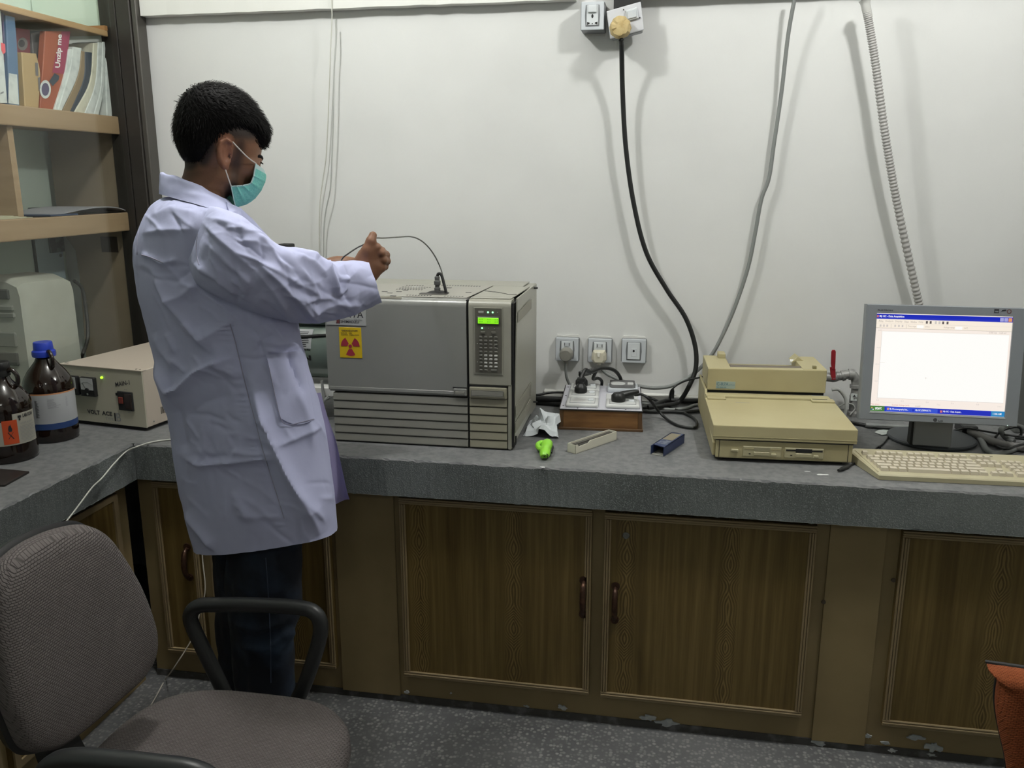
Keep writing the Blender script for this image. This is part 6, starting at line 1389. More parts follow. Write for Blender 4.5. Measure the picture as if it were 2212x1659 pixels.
# orange chair cut off by the right margin
m_oro = weave('rust_orange_fabric', (.30, .085, .032), (0, 2, 1), 140)
YO = 1.38
ol = [PY(p[0], p[1], YO) for p in ((2182, 1456), (2168, 1470), (2160, 1500), (2157, 1540), (2163, 1590), (2176, 1650), (2188, 1720))]
wO = .40
oo = ol + [Vector((ol[-1].x + .03, YO, ol[-1].z - .02)), Vector((ol[0].x + wO - .06, YO, ol[-1].z - .02))] + [Vector((2 * ol[0].x + wO - .02 - p.x, YO, p.z)) for p in ol[::-1]]
oc3 = crom(oo, 4, closed=True); co = sum(oc3, Vector()) / len(oc3)
och = thing('orange_chair', 'chair with rust-orange fabric back cut off by the right margin', 'chair', (co.x, YO - .25, 0))
def oring(s, y): return [(co.x + (p.x - co.x) * s, y + .5 * ((p.x - co.x) ** 2), co.z + (p.z - co.z) * s) for p in oc3]
part('backrest', MB().loft([oring(.9, YO - .045), oring(.97, YO - .035), oring(1, YO - .012), oring(.98, YO + .01), oring(.9, YO + .016), oring(.02, YO + .018)]), m_oro, och, world=True, smooth=60)
part('back_frame', MB().loft([oring(.95, YO + .012), oring(.98, YO + .016), oring(.97, YO + .024), oring(.8, YO + .03), oring(.02, YO + .03)]), m_shell, och, world=True, smooth=50)
part('seat', MB().bbox((co.x - .21, YO - .50, .40), (co.x + .21, YO - .06, .46), .025, 3), m_oro, och, world=True, smooth=50)
part('back_bar', MB().bbox((co.x - .03, YO + .028, .37), (co.x + .03, YO + .045, .60), .004, 1), m_shell, och, world=True); part('under_bar', MB().bbox((co.x - .03, YO - .3, .365), (co.x + .03, YO + .045, .385), .004, 1), m_shell, och, world=True)
part('column', MB().cyl((co.x, YO - .27, .05), (co.x, YO - .27, .40), .028, 16), m_shell, och, world=True)
for k in range(5):
    a = 2 * pi * k / 5 + .3; d = Vector((math.cos(a), math.sin(a), 0)); c = Vector((co.x, YO - .27, 0))
    part('base_leg', MB().tube([c + Vector((0, 0, .10)), c + d * .26 + Vector((0, 0, .06))], [.026, .016], 8), m_shell, och, world=True)
    part('caster', MB().ball(c + d * .26 + Vector((0, 0, .0285)), .028, 12, 8), m_shell, och, world=True)

# ================================================================== THE MAN
# ---- distance-field modelling with surface nets
class Field:
    def __init__(s, lo, hi, h):
        s.lo = np.array(lo, float); s.h = h; s.n = np.ceil((np.array(hi, float) - s.lo) / h).astype(int) + 1; s.f = np.full(s.n, .06)
    def _box(s, lo, hi, pad):
        i0 = np.clip(np.floor((np.array(lo) - pad - s.lo) / s.h).astype(int), 0, s.n - 1); i1 = np.clip(np.ceil((np.array(hi) + pad - s.lo) / s.h).astype(int) + 1, 1, s.n)
        ax = [s.lo[k] + s.h * np.arange(i0[k], i1[k]) for k in range(3)]
        return tuple(slice(a, b) for a, b in zip(i0, i1)), np.stack(np.meshgrid(*ax, indexing='ij'), -1)
    def _join(s, sl, d, k, sub=False):
        f = s.f[sl]
        if sub:
            d = -d; hh_ = np.clip(.5 - .5 * (f - d) / k * -1 * -1, 0, 1); s.f[sl] = np.maximum(f, d) + np.maximum(k - np.abs(f - d), 0) ** 2 / (4 * k)
        else: s.f[sl] = np.minimum(f, d) - np.maximum(k - np.abs(f - d), 0) ** 2 / (4 * k)
    def cap(s, a, b, ra, rb, k=.01, sub=False):
        a = np.array(a, float); b = np.array(b, float); rm = max(ra, rb)
        sl, P = s._box(np.minimum(a, b) - rm, np.maximum(a, b) + rm, k + .03)
        ab = b - a; t = np.clip(((P - a) @ ab) / max(ab @ ab, 1e-9), 0, 1)
        d = np.linalg.norm(P - a - t[..., None] * ab, axis=-1) - (ra + (rb - ra) * t); s._join(sl, d, k, sub)
    def ell(s, c, axes, r, k=.01, sub=False):
        c = np.array(c, float); A = np.array([np.array(x) for x in axes]); r = np.array(r, float)
        sl, P = s._box(c - r.max(), c + r.max(), k + .03)
        q = (P - c) @ A.T; k0 = np.linalg.norm(q / r, axis=-1); k1 = np.linalg.norm(q / (r * r), axis=-1)
        s._join(sl, k0 * (k0 - 1) / np.maximum(k1, 1e-6), k, sub)
    def mesh(s):
        f = s.f; neg = f < 0; nx, ny, nz = f.shape
        acc = np.zeros((nx - 1, ny - 1, nz - 1, 3)); cnt = np.zeros((nx - 1, ny - 1, nz - 1))
        offs = [(a, b, c) for a in (0, 1) for b in (0, 1) for c in (0, 1)]
        cs = lambda o: (slice(o[0], nx - 1 + o[0]), slice(o[1], ny - 1 + o[1]), slice(o[2], nz - 1 + o[2]))
        for o in offs:
            for ax in range(3):
                if o[ax] == 0:
                    o2 = list(o); o2[ax] = 1; a = f[cs(o)]; b = f[cs(o2)]; m = (a < 0) != (b < 0)
                    t = np.where(m, a / np.where(m, a - b, 1), 0); p = np.stack([np.full_like(t, o[0]), np.full_like(t, o[1]), np.full_like(t, o[2])], -1); p[..., ax] += t
                    acc += p * m[..., None]; cnt += m
        act = cnt > 0; idx = -np.ones(act.shape, int); idx[act] = np.arange(act.sum())
        base = np.argwhere(act); V = s.lo + s.h * (base + acc[act] / cnt[act][:, None])
        F = []
        for ax in range(3):
            b_, c_ = (ax + 1) % 3, (ax + 2) % 3
            sa = [slice(None)] * 3; sb = [slice(None)] * 3
            sa[ax] = slice(0, f.shape[ax] - 1); sb[ax] = slice(1, f.shape[ax])
            ch = neg[tuple(sa)] != neg[tuple(sb)]; E_ = np.argwhere(ch)
            E_ = E_[(E_[:, b_] > 0) & (E_[:, c_] > 0) & (E_[:, b_] < f.shape[b_] - 1) & (E_[:, c_] < f.shape[c_] - 1)]
            q = []
            for db, dc in ((-1, -1), (0, -1), (0, 0), (-1, 0)):
                e = E_.copy(); e[:, b_] += db; e[:, c_] += dc; q.append(idx[e[:, 0], e[:, 1], e[:, 2]])
            q = np.stack(q, -1); inside = neg[E_[:, 0], E_[:, 1], E_[:, 2]]
            q[~inside] = q[~inside][:, ::-1]; F.append(q)
        return V, np.concatenate(F)

YP = 1.83
HC = PY(478, 300, YP); TC = (CAM - HC).normalized()
U0 = (RT - TC * RT.dot(TC)).normalized(); V0 = TC.cross(U0)  # right, up, toward camera
if V0.z < 0: V0 = -V0
e_ = .01
p0_, pu_, pv_ = PROJ(HC), PROJ(HC + U0 * e_), PROJ(HC + V0 * e_)
Jm = np.array([[pu_[0] - p0_[0], pv_[0] - p0_[0]], [pu_[1] - p0_[1], pv_[1] - p0_[1]]]) / e_; Ji = np.linalg.inv(Jm)
MPX = 1 / abs(Jm[1, 1])
ha = math.radians(9)
HU = U0 * math.cos(ha) - TC * math.sin(ha); HT = TC * math.cos(ha) + U0 * math.sin(ha); HV = V0
def HP(x, y, w=0):
    """head-space pixel (profile) + sideways offset towards the camera in pixels"""
    a = Ji @ np.array([x - p0_[0], y - p0_[1]]); return HC + HU * float(a[0]) + HV * float(a[1]) + HT * (w * MPX)
def HINV(P):
    d = np.asarray(P) - np.array(HC); a = d @ np.array(HU); b = d @ np.array(HV); w = d @ np.array(HT) / MPX
    return p0_[0] + Jm[0, 0] * a + Jm[0, 1] * b, p0_[1] + Jm[1, 0] * a + Jm[1, 1] * b, w
AX = [np.array(HU), np.array(HV), np.array(HT)]
def rotax(deg):
    a = math.radians(deg); u = HU * math.cos(a) + HV * math.sin(a); v = HV * math.cos(a) - HU * math.sin(a); return [np.array(u), np.array(v), np.array(HT)]
s_ = MPX
lo = np.array(HC) - .24; hi = np.array(HC) + .24
hf = Field(lo - [0, 0, .02], hi, .0036)
def E(x, y, w, ru, rv, rw, k=.012, deg=0, sub=False): hf.ell(HP(x, y, w), rotax(deg), (ru * s_, rv * s_, rw * s_), k, sub)
def Cc(x, y, w, x2, y2, w2, r, r2, k=.012, sub=False): hf.cap(HP(x, y, w), HP(x2, y2, w2), r * s_, r2 * s_, k, sub)
E(470, 288, 0, 88, 84, 71); E(512, 305, 0, 55, 58, 58, .02)
E(512, 352, 0, 47, 62, 52, .02); Cc(486, 388, 40, 528, 424, 16, 17, 17, .025); Cc(486, 388, -40, 528, 424, -16, 17, 17, .025)
E(525, 416, 0, 18, 18, 22, .02); E(556, 345, 14, 11, 6, 18, .008); E(556, 345, -14, 11, 6, 18, .008)
Cc(556, 354, 0, 566, 386, 0, 5, 8, .010); E(540, 362, 40, 16, 14, 12, .02); E(540, 362, -40, 16, 14, 12, .02)
Cc(452, 350, 0, 430, 430, 0, 47, 45, .025); Cc(430, 430, 0, 418, 500, 0, 45, 50, .02)
Cc(470, 390, 16, 446, 430, 18, 24, 24, .025)
for sg in (1, -1):
    E(474, 331, sg * 69, 17, 33, 7, .004, -12); E(474, 331, sg * 76, 15, 30, 6, .004, -12)
    E(481, 331, sg * 84, 9, 20, 10, .004, -12, True); E(470, 316, sg * 84, 4, 12, 4, .003, -40, True)
    E(475, 357, sg * 73, 8, 10, 6, .004); E(484, 337, sg * 80, 3.5, 7, 4, .003)
    E(484, 338, sg * 74, 4, 7, 8, .002, 0, True)
    for (ea, eb) in (((486, 308), (476, 301)), ((476, 301), (465, 306)), ((465, 306), (460, 322)), ((460, 322), (462, 340)), ((462, 340), (470, 356))): Cc(ea[0], ea[1], sg * 80, eb[0], eb[1], sg * 80, 4.2, 4.2, .003)
hv, hq = hf.mesh()
# ---- right hand, back of the hand to the camera, thumb up
def HW(x, y, Y): return np.array(PY(x, y, Y))
g = HW(805, 560, 1.99)
gf = Field(g - [.10, .10, .12], g + [.09, .11, .10], .0021)
def gc_(a, b, ra, rb, k=.006): gf.cap(HW(*a), HW(*b), ra, rb, k)
Yh = 1.975
wrist = (786, 588, Yh)
gc_((742, 632, Yh - .02), wrist, .031, .0265, .02)
gc_((780, 578, Yh), (789, 556, Yh + .002), .023, .020, .02)
gc_((797, 590, Yh + .005), (812, 575, Yh + .010), .022, .021, .02)
for a, r in (((813, 535, Yh + .004), .0125), ((823, 547, Yh + .008), .0128), ((827, 562, Yh + .012), .0122), ((824, 578, Yh + .016), .0115)):
    gc_((791, 574, Yh + .004), a, .018, r * .86, .006); gc_(a, (a[0] + 1, a[1], a[2] - .004), r * .95, r * .7, .004)
# thumb: metacarpal, proximal, distal
gc_((787, 566, Yh - .004), (795, 541, Yh - .008), .0165, .0145, .014); gc_((795, 541, Yh - .008), (801, 522, Yh - .006), .0135, .0118, .008); gc_((801, 522, Yh - .006), (805.5, 508.5, Yh + .002), .0118, .0095, .005)
# four fingers curled away from the camera and back under
for (kx, ky, ky2, dx, r, sp) in ((814, 536, 540, 10, .0100, .0), (823, 547, 549, 10, .0104, .004), (827, 562, 562, 8, .0098, .006), (823, 577, 574, 8, .0088, .008)):
    K_ = (kx, ky, Yh + .010 + sp); Pp = (kx + dx, ky2 + 2, Yh + .040 + sp); Dd = (kx - 4, ky2 + 12, Yh + .066 + sp); Tt = (kx - 20, ky2 + 8, Yh + .056 + sp)
    gc_(K_, Pp, r * 1.08, r, .004); gc_(Pp, Dd, r, r * .92, .003); gc_(Dd, Tt, r * .92, r * .82, .003)
gv, gq = gf.mesh()
# ---- the rest of the body (inside the clothes), coarse
bf = Field([-1.45, 1.40, .02], [-.45, 2.30, 1.62], .0125)
b3 = lambda x, y, Y: np.array(PY(x, y, Y))
pel = b3(548, 1000, YP); che = b3(440, 620, YP); nek = b3(425, 455, YP)
bf.cap(pel, che, .092, .10, .03); bf.cap(che, nek, .085, .050, .03)
rs_ = b3(445, 520, 1.725); re_ = b3(655, 655, 1.76); rw_ = b3(745, 630, Yh - .02); ls_ = b3(470, 505, 1.95); le_ = b3(640, 600, 2.12); lw_ = b3(728, 578, 2.12)
bf.cap(che, rs_, .07, .045, .03); bf.cap(rs_, re_, .042, .036, .02); bf.cap(re_, rw_, .036, .028, .02)
bf.cap(che, ls_, .07, .045, .03); bf.cap(ls_, le_, .042, .036, .02); bf.cap(le_, lw_, .036, .026, .02); bf.cap(lw_, b3(752, 569, 2.12), .026, .020, .02); bf.cap(b3(752, 569, 2.12), b3(772, 566, 2.13), .013, .010, .01)
fr_ = np.array([b3(572, 1480, 1.76)[0], 1.76, .09]); fl_ = np.array([b3(545, 1480, 1.95)[0], 1.95, .09])
kr = b3(566, 1330, 1.76); kl = b3(535, 1330, 1.94)
for pl_, kk, ff, Yl in ((b3(572, 1000, 1.76), kr, fr_, 1.76), (b3(540, 1000, 1.92), kl, fl_, 1.94)):
    bf.cap(pl_, kk, .066, .048, .03); bf.cap(kk, ff, .048, .036, .02)
    bf.cap(ff + [0, 0, -.035], ff + [.12, .04, -.045], .034, .028, .03)
bv, bq = bf.mesh()

m_skin = mat('skin', (.20, .095, .050), .5, spec=.35); nt, bs = nodes_of(m_skin)
at_ = N(nt, 'ShaderNodeAttribute'); at_.attribute_name = 'tint'
sp_ = N(nt, 'ShaderNodeSeparateColor'); nt.links.new(at_.outputs['Color'], sp_.inputs[0])
mxa = N(nt, 'ShaderNodeMix', data_type='RGBA'); mxa.inputs['A'].default_value = (.175, .086, .048, 1); mxa.inputs['B'].default_value = (.020, .015, .013, 1); nt.links.new(sp_.outputs[0], mxa.inputs['Factor'])
mxb = N(nt, 'ShaderNodeMix', data_type='RGBA'); mxb.inputs['B'].default_value = (.25, .10, .06, 1); nt.links.new(mxa.outputs['Result'], mxb.inputs['A']); nt.links.new(sp_.outputs[1], mxb.inputs['Factor'])
nt.links.new(mxb.outputs['Result'], bs.inputs['Base Color']); bs.inputs['Subsurface Weight'].default_value = .08; bs.inputs['Subsurface Radius'].default_value = (.01, .004, .002)
nn_ = N(nt, 'ShaderNodeTexNoise', Scale=220.0, Detail=3.0); tcx = N(nt, 'ShaderNodeTexCoord'); nt.links.new(tcx.outputs['Object'], nn_.inputs['Vector'])
bpp = N(nt, 'ShaderNodeBump', Strength=.25, Distance=.001); nt.links.new(nn_.outputs['Fac'], bpp.inputs['Height']); nt.links.new(bpp.outputs['Normal'], bs.inputs['Normal'])

man = thing('person', 'man in white lab coat, jeans and teal face mask reaching over the chromatograph', 'person', (float(fr_[0]), 1.85, 0))
V_ = np.concatenate([hv, gv, bv]); F_ = [tuple(q) for q in hq] + [tuple(q + len(hv)) for q in gq] + [tuple(q + len(hv) + len(gv)) for q in bq]
me = bpy.data.meshes.new('body'); me.from_pydata([tuple(p) for p in V_], [], F_); me.materials.append(m_skin)
me.polygons.foreach_set('use_smooth', [True] * len(me.polygons))
hx, hy, hw = HINV(V_[:len(hv)])
def sst(a, b, x): t = np.clip((x - a) / (b - a), 0, 1); return t * t * (3 - 2 * t)
def seg(x, y, x0, y0, x1, y1):
    t = np.clip(((x - x0) * (x1 - x0) + (y - y0) * (y1 - y0)) / ((x1 - x0) ** 2 + (y1 - y0) ** 2), 0, 1); return np.hypot(x - x0 - t * (x1 - x0), y - y0 - t * (y1 - y0))
ear = sst(64, 72, np.abs(hw)) * (seg(hx, hy, 474, 308, 476, 356) < 22)
fade = np.maximum(sst(34, 6, seg(hx, hy, 455, 284, 552, 284)), sst(24, 4, seg(hx, hy, 448, 300, 432, 345))) * .93
back_ = sst(36, 16, seg(hx, hy, 395, 300, 400, 345)) * .95
nape = sst(50, 5, np.abs(hx - 400) + np.abs(hy - 372) * 1.1) * .6
burn = np.maximum(sst(20, 2, seg(hx, hy, 512, 295, 503, 350)) * .72, sst(20, 3, seg(hx, hy, 502, 350, 497, 405)) * .70)
jaw = np.maximum(sst(24, 4, seg(hx, hy, 497, 400, 490, 430)), sst(26, 6, seg(hx, hy, 492, 425, 535, 440))) * .9
cheek = sst(22, 4, seg(hx, hy, 510, 385, 532, 405)) * .45
tint = np.maximum.reduce([fade, back_, nape, burn, jaw, cheek]) * (1 - ear)
colr = np.zeros((len(V_), 4)); colr[:, 3] = 1; colr[:len(hv), 0] = tint; colr[:len(hv), 1] = ear * .55
colr[len(hv):len(hv) + len(gv), 1] = .15
ca = me.color_attributes.new('tint', 'FLOAT_COLOR', 'POINT'); ca.data.foreach_set('color', colr.ravel())
me.transform(root_of(man).inverted())
bo_ = bpy.data.objects.new('body', me); COL.objects.link(bo_); bo_.parent = man
# ---- eyes and brows
def mpart(name, mb, m, par=man, **k): return part(name, mb, m, par, world=True, **k)
m_hair = mat('black_hair', (.0045, .004, .004), .6, spec=.10); m_eye = mat('eye_dark', (.02, .014, .01), .15); m_eyew = mat('eye_white', (.45, .42, .38), .2)
for sg in (1, -1):
    pts = crom([HP(545, 343, sg * 40), HP(554, 338, sg * 33), HP(563, 341, sg * 22), HP(566, 346, sg * 14)], 5)
    mpart('eyebrow', MB().tube(pts, [.0025 + .0022 * math.sin(pi * i / (len(pts) - 1)) for i in range(len(pts))], 8), m_hair, smooth=80)
    c = HP(549, 354, sg * 30); mpart('eyeball', MB().ball(c, .0105, 14, 9), m_eyew, smooth=80)
    c = HP(555, 354.5, sg * 31); mpart('iris', MB().ball(c, .0052, 12, 8), m_eye, smooth=80)
    pts = crom([HP(541, 353, sg * 38), HP(551, 348.5, sg * 37), HP(561, 352, sg * 28)], 4); mpart('eyelid', MB().tube(pts, .0032, 8), m_skin, smooth=80)
    pts = crom([HP(545, 351, sg * 41), HP(556, 350, sg * 36), HP(566, 355, sg * 28)], 4); mpart('eyelash', MB().tube(pts, .0012, 6), m_hair)
# ---- hair: shell + locks
af = Field(lo, hi + .03, .0045)
def EH(x, y, w, ru, rv, rw, k=.02, deg=0, sub=False): af.ell(HP(x, y, w), rotax(deg), (ru * s_, rv * s_, rw * s_), k, sub)
EH(468, 272, 0, 87, 84, 74); EH(512, 264, 0, 60, 52, 62, .03, -25); EH(468, 240, 0, 64, 53, 58, .03); EH(562, 290, 0, 22, 30, 44, .02, -30); EH(424, 305, 0, 40, 58, 60, .03)
# cut away the shaven side, the face and the neck below the hair line
EH(519, 318, 88, 66, 52, 48, .010, 4, True); EH(519, 318, -88, 66, 52, 48, .010, 4, True)
EH(560, 372, 0, 60, 52, 100, .01, 0, True); EH(480, 372, 70, 52, 60, 40, .015, 0, True); EH(480, 372, -70, 52, 60, 40, .015, 0, True)
EH(420, 440, 0, 120, 64, 120, .015, 0, True)
av, aq = af.mesh()
nrm = np.zeros_like(av); tri = av[aq]
fn = np.cross(tri[:, 2] - tri[:, 0], tri[:, 3] - tri[:, 1])
for k in range(4): np.add.at(nrm, aq[:, k], fn)
nrm /= np.maximum(np.linalg.norm(nrm, axis=1), 1e-9)[:, None]
ax_, ay_, aw_ = HINV(av)
ctr_ = np.array(HP(470, 290))
if np.mean(np.sum(nrm * (av - ctr_), 1)) < 0: nrm = -nrm
rh = np.random.default_rng(3)
sel = rh.choice(len(av), min(len(av), 9000), replace=False)
hm = MB(); hm.add([tuple(p) for p in av], [tuple(q) for q in aq])
crown = np.array(HP(430, 200, 10))
HVn, HUn = np.array(HV), np.array(HU)
for i in sel:
    p, n = av[i], nrm[i]; x, y, w = ax_[i], ay_[i], aw_[i]
    if y > 365 or n @ (p - ctr_) < 0: continue
    d = p - crown; d = d - n * (d @ n); d /= max(np.linalg.norm(d), 1e-6)
    fwd = HUn * .55 if y < 255 else -HVn * .8
    d = d * .8 + fwd + n * (.12 + .45 * (rh.random() < .25)) + rh.normal(0, .28, 3); d -= n * (d @ n) * .75; d /= np.linalg.norm(d)
    short = 1.0 if (y < 300 or x > 540) else .45
    Ls = (.010 + .012 * rh.random()) * short; wv = np.cross(n, d) * .0008
    lift = n * Ls * (.10 + .22 * rh.random())
    a = p - n * .001; b = p + d * Ls * .5 + lift * .9; c = p + d * Ls + lift * .9 - n * Ls * .16
    hm.add([a - wv, a + wv, b + wv, b - wv, c], [(0, 1, 2, 3), (3, 2, 4)])
mh_ = bpy.data.meshes.new('hair'); mh_.from_pydata([tuple(map(float, v)) for v in hm.v], [], hm.f); mh_.materials.append(m_hair)
mh_.polygons.foreach_set('use_smooth', [True] * len(mh_.polygons)); mh_.transform(root_of(man).inverted())
ho = bpy.data.objects.new('hair', mh_); COL.objects.link(ho); ho.parent = man
# ---- mask
m_mask = mat('mask_teal', (.14, .47, .40), .75, var=(300, (.20, .54, .47), .4, .6)); m_maskw = mat('mask_edge_white', (.45, .60, .58), .75); m_loop = mat('ear_loop', (.62, .58, .52), .7)
cen = [(572, 373), (576, 384), (572, 400), (563, 418), (550, 434), (530, 446), (508, 450)]
edg = [(543, 353), (540, 368), (537, 382), (530, 396), (514, 400), (500, 401), (489, 402)]
wed = [56, 58, 59, 60, 60, 59, 56]
cen3 = crom([Vector((*p, 0)) for p in cen], 6); edg3 = crom([Vector((p[0], p[1], w)) for p, w in zip(edg, wed)], 6)
ns, npf = len(cen3), 41
grid_ = []
for i in range(ns):
    row = []; sN = i / (ns - 1)
    pl_ = sum(math.exp(-((sN - c0) / .018) ** 2) for c0 in (.30, .48, .66, .84)) * 2.2
    for j in range(npf):
        ph_ = -pi / 2 + pi * j / (npf - 1); W = edg3[i].z * math.sin(ph_); f1 = 1 - math.cos(ph_)
        bend = f1 ** (1.35 if sN > .7 else 1.0)
        x = cen3[i].x + (edg3[i].x - cen3[i].x) * f1; y = cen3[i].y + (edg3[i].y - cen3[i].y) * (bend if sN > .5 else f1)
        if sN > .85: y += 10 * (sN - .85) / .15 * math.sin(pi * min(1, f1)) 
        row.append(HP(x + pl_ * .6 * (1 - abs(math.sin(ph_))) + 1.5, y, W * (1 + .02 * pl_)))
    grid_.append(row)
def strip(i0, i1, j0, j1, off=0):
    mb = MB(); vs = []; fs = []; nj = j1 - j0
    for i in range(i0, i1):
        for j in range(j0, j1): vs.append(grid_[i][j])
    for i in range(i1 - i0 - 1):
        for j in range(nj - 1): fs.append((i * nj + j, (i + 1) * nj + j, (i + 1) * nj + j + 1, i * nj + j + 1))
    return mb.add(vs, fs)
mk = mpart('face_mask', strip(4, ns, 0, npf), m_mask, smooth=60)
o2 = mpart('mask_top_band', strip(0, 5, 0, npf), m_maskw, mk, smooth=60)
for j in (0, npf - 1): mpart('mask_binding', MB().tube([grid_[i][j] for i in range(ns)], .0016, 6), m_maskw, mk)
mpart('mask_binding', MB().tube([grid_[ns - 1][j] for j in range(npf)], .0012, 6), m_maskw, mk)
for sg in (1, -1):
    j = npf - 1 if sg > 0 else 0
    mpart('ear_loop', MB().tube(crom([HP(489, 306, sg * 80), HP(505, 322, sg * 75), HP(525, 340, sg * 66), grid_[0][j]], 4), .0014, 6), m_loop, mk)
    mpart('ear_loop', MB().tube(crom([HP(472, 356, sg * 76), HP(479, 376, sg * 72), grid_[ns - 1][j]], 4), .0014, 6), m_loop, mk)
# ---- clothes: lofts whose outlines follow the man's pose, with folds as displacement
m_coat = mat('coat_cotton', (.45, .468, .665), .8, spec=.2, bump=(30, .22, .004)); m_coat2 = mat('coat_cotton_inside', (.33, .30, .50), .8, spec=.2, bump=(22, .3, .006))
nt, bs = nodes_of(m_coat)
def ringspec(L, Rr, Y, d, drop=0, e=2.2):
    l, r = PY(L[0], L[1], Y), PY(Rr[0], Rr[1], Y); c = (l + r) / 2; b = (c - CAM).normalized() * d
    return c, (r - l) / 2, b, drop, e
def interp_rings(specs, nper, nth):
    cs = crom([s[0] for s in specs], nper); as_ = crom([s[1] for s in specs], nper); bs_ = crom([s[2] for s in specs], nper)
    ds = crom([Vector((s[3], s[4], 0)) for s in specs], nper)
    th = np.arange(nth) * 2 * pi / nth; out = []
    for c, a, b, de in zip(cs, as_, bs_, ds):
        e = de.y; C_, S_ = np.cos(th), np.sin(th)
        cc = np.sign(C_) * np.abs(C_) ** (2 / e); ss = np.sign(S_) * np.abs(S_) ** (2 / e)
        P = np.array(c)[None] + cc[:, None] * np.array(a)[None] + ss[:, None] * np.array(b)[None]
        P[:, 2] -= de.x * np.maximum(0, -ss)
        out.append(P)
    return np.array(out)
def projn(P):
    v = P - np.array(CAM); w = v @ np.array(FW); return CX + F_PX * (v @ np.array(RT)) / w, CY - F_PX * (v @ np.array(UP)) / w
def grid_normals(G):
    du = np.gradient(G, axis=0); dv = (np.roll(G, -1, 1) - np.roll(G, 1, 1)) / 2
    n = np.cross(du, dv); n /= np.maximum(np.linalg.norm(n, axis=-1, keepdims=True), 1e-9)
    c = G.mean(1, keepdims=True)
    if np.sum(n * (G - c)) < 0: n = -n
    return n
class Noise3:
    def __init__(s, seed, n=24): s.g = np.random.default_rng(seed).normal(0, 1, (n, n, n)); s.n = n
    def __call__(s, P):
        P = P % s.n; i = np.floor(P).astype(int); f = P - i; f = f * f * (3 - 2 * f); i %= s.n; j = (i + 1) % s.n; out = 0
        for a in (0, 1):
            for b in (0, 1):
                for c in (0, 1):
                    out = out + s.g[(j if a else i)[..., 0], (j if b else i)[..., 1], (j if c else i)[..., 2]] * (f[..., 0] if a else 1 - f[..., 0]) * (f[..., 1] if b else 1 - f[..., 1]) * (f[..., 2] if c else 1 - f[..., 2])
        return out
NZ = Noise3(5)
def fold_field(x, y, folds):
    """folds: (points, width px, height m, skew): ridge along a photo polyline; skew>0 leaves a sharp step on the right-hand side"""
    out = np.zeros_like(x)
    for pts, w, h, sk in folds:
        best = np.full_like(x, 1e9); side = np.zeros_like(x); fade = np.ones_like(x); n = len(pts) - 1
        tot = 0; lens = [math.hypot(pts[i + 1][0] - pts[i][0], pts[i + 1][1] - pts[i][1]) for i in range(n)]; TL = sum(lens); acc = 0
        for i in range(n):
            x0, y0 = pts[i]; dx, dy = pts[i + 1][0] - x0, pts[i + 1][1] - y0; L2 = dx * dx + dy * dy
            t = np.clip(((x - x0) * dx + (y - y0) * dy) / L2, 0, 1); ddx, ddy = x - x0 - t * dx, y - y0 - t * dy; d = np.hypot(ddx, ddy)
            m = d < best; best = np.where(m, d, best); side = np.where(m, np.sign(dx * ddy - dy * ddx), side)
            u = (acc + t * lens[i]) / TL; fade = np.where(m, np.minimum(1, np.minimum(u, 1 - u) * 5 + .12), fade); acc += lens[i]
        wl = np.where(side > 0, w * (1 - .6 * abs(sk) * (sk > 0)), w * (1 - .6 * abs(sk) * (sk < 0)))
        out += h * fade * np.exp(-((np.sqrt(best * best + 9) - 3) / np.maximum(wl, 1)))
    return out
def cloth(G, folds, amp=.0018, dirv=(1, 1, 1), only_near=True):
    n = grid_normals(G); x, y = projn(G)
    near = np.clip(-(n @ np.array(FW)) * 2 + .3, 0, 1)
    D = 1.45 * fold_field(x, y, folds) * near
    Q_ = G * np.array(dirv)
    D = D + amp * (np.abs(NZ(Q_ * 17)) * 1.3 + .8 * np.abs(NZ(Q_ * 38 + 5)) - 1.2)
    return G + n * D[..., None]
def grid_part(name, G, m, par, closed=True, thick=0, smooth=60, cap=False):
    nr, nt_ = G.shape[:2]; vs = [tuple(map(float, p)) for p in G.reshape(-1, 3)]; fs = []
    for i in range(nr - 1):
        for j in range(nt_ if closed else nt_ - 1): fs.append((i * nt_ + j, i * nt_ + (j + 1) % nt_, (i + 1) * nt_ + (j + 1) % nt_, (i + 1) * nt_ + j))
    if cap: fs.append(tuple(range(nt_)))
    return mpart(name, MB().add(vs, fs), m, par, smooth=smooth)
specs = [
 ringspec((384, 426), (476, 438), 1.83, .085, 0, 2.0),
 ringspec((350, 430), (503, 452), 1.83, .130, 0, 2.0),
 ringspec((321, 452), (538, 478), 1.83, .165, 0, 2.1),
 ringspec((300, 494), (570, 510), 1.83, .185, 0, 2.2),
 ringspec((289, 545), (590, 560), 1.83, .185, 0, 2.2),
 ringspec((293, 610), (610, 622), 1.83, .180, 0, 2.2),
 ringspec((303, 660), (640, 680), 1.83, .178, 0, 2.2),
 ringspec((316, 710), (650, 730), 1.83, .178, 0, 2.2),
 ringspec((334, 775), (664, 785), 1.83, .18, 0, 2.2),
 ringspec((350, 850), (684, 850), 1.83, .182, 0, 2.25),
 ringspec((362, 910), (698, 908), 1.83, .185, 0, 2.3),
 ringspec((372, 975), (709, 970), 1.83, .19, 0, 2.35),
 ringspec((384, 1045), (718, 1035), 1.83, .195, 0, 2.4),
 ringspec((402, 1120), (724, 1095), 1.83, .20, .012, 2.5),
 ringspec((420, 1184), (727, 1136), 1.83, .205, .030, 2.6)]
G = interp_rings(specs, 21, 340)
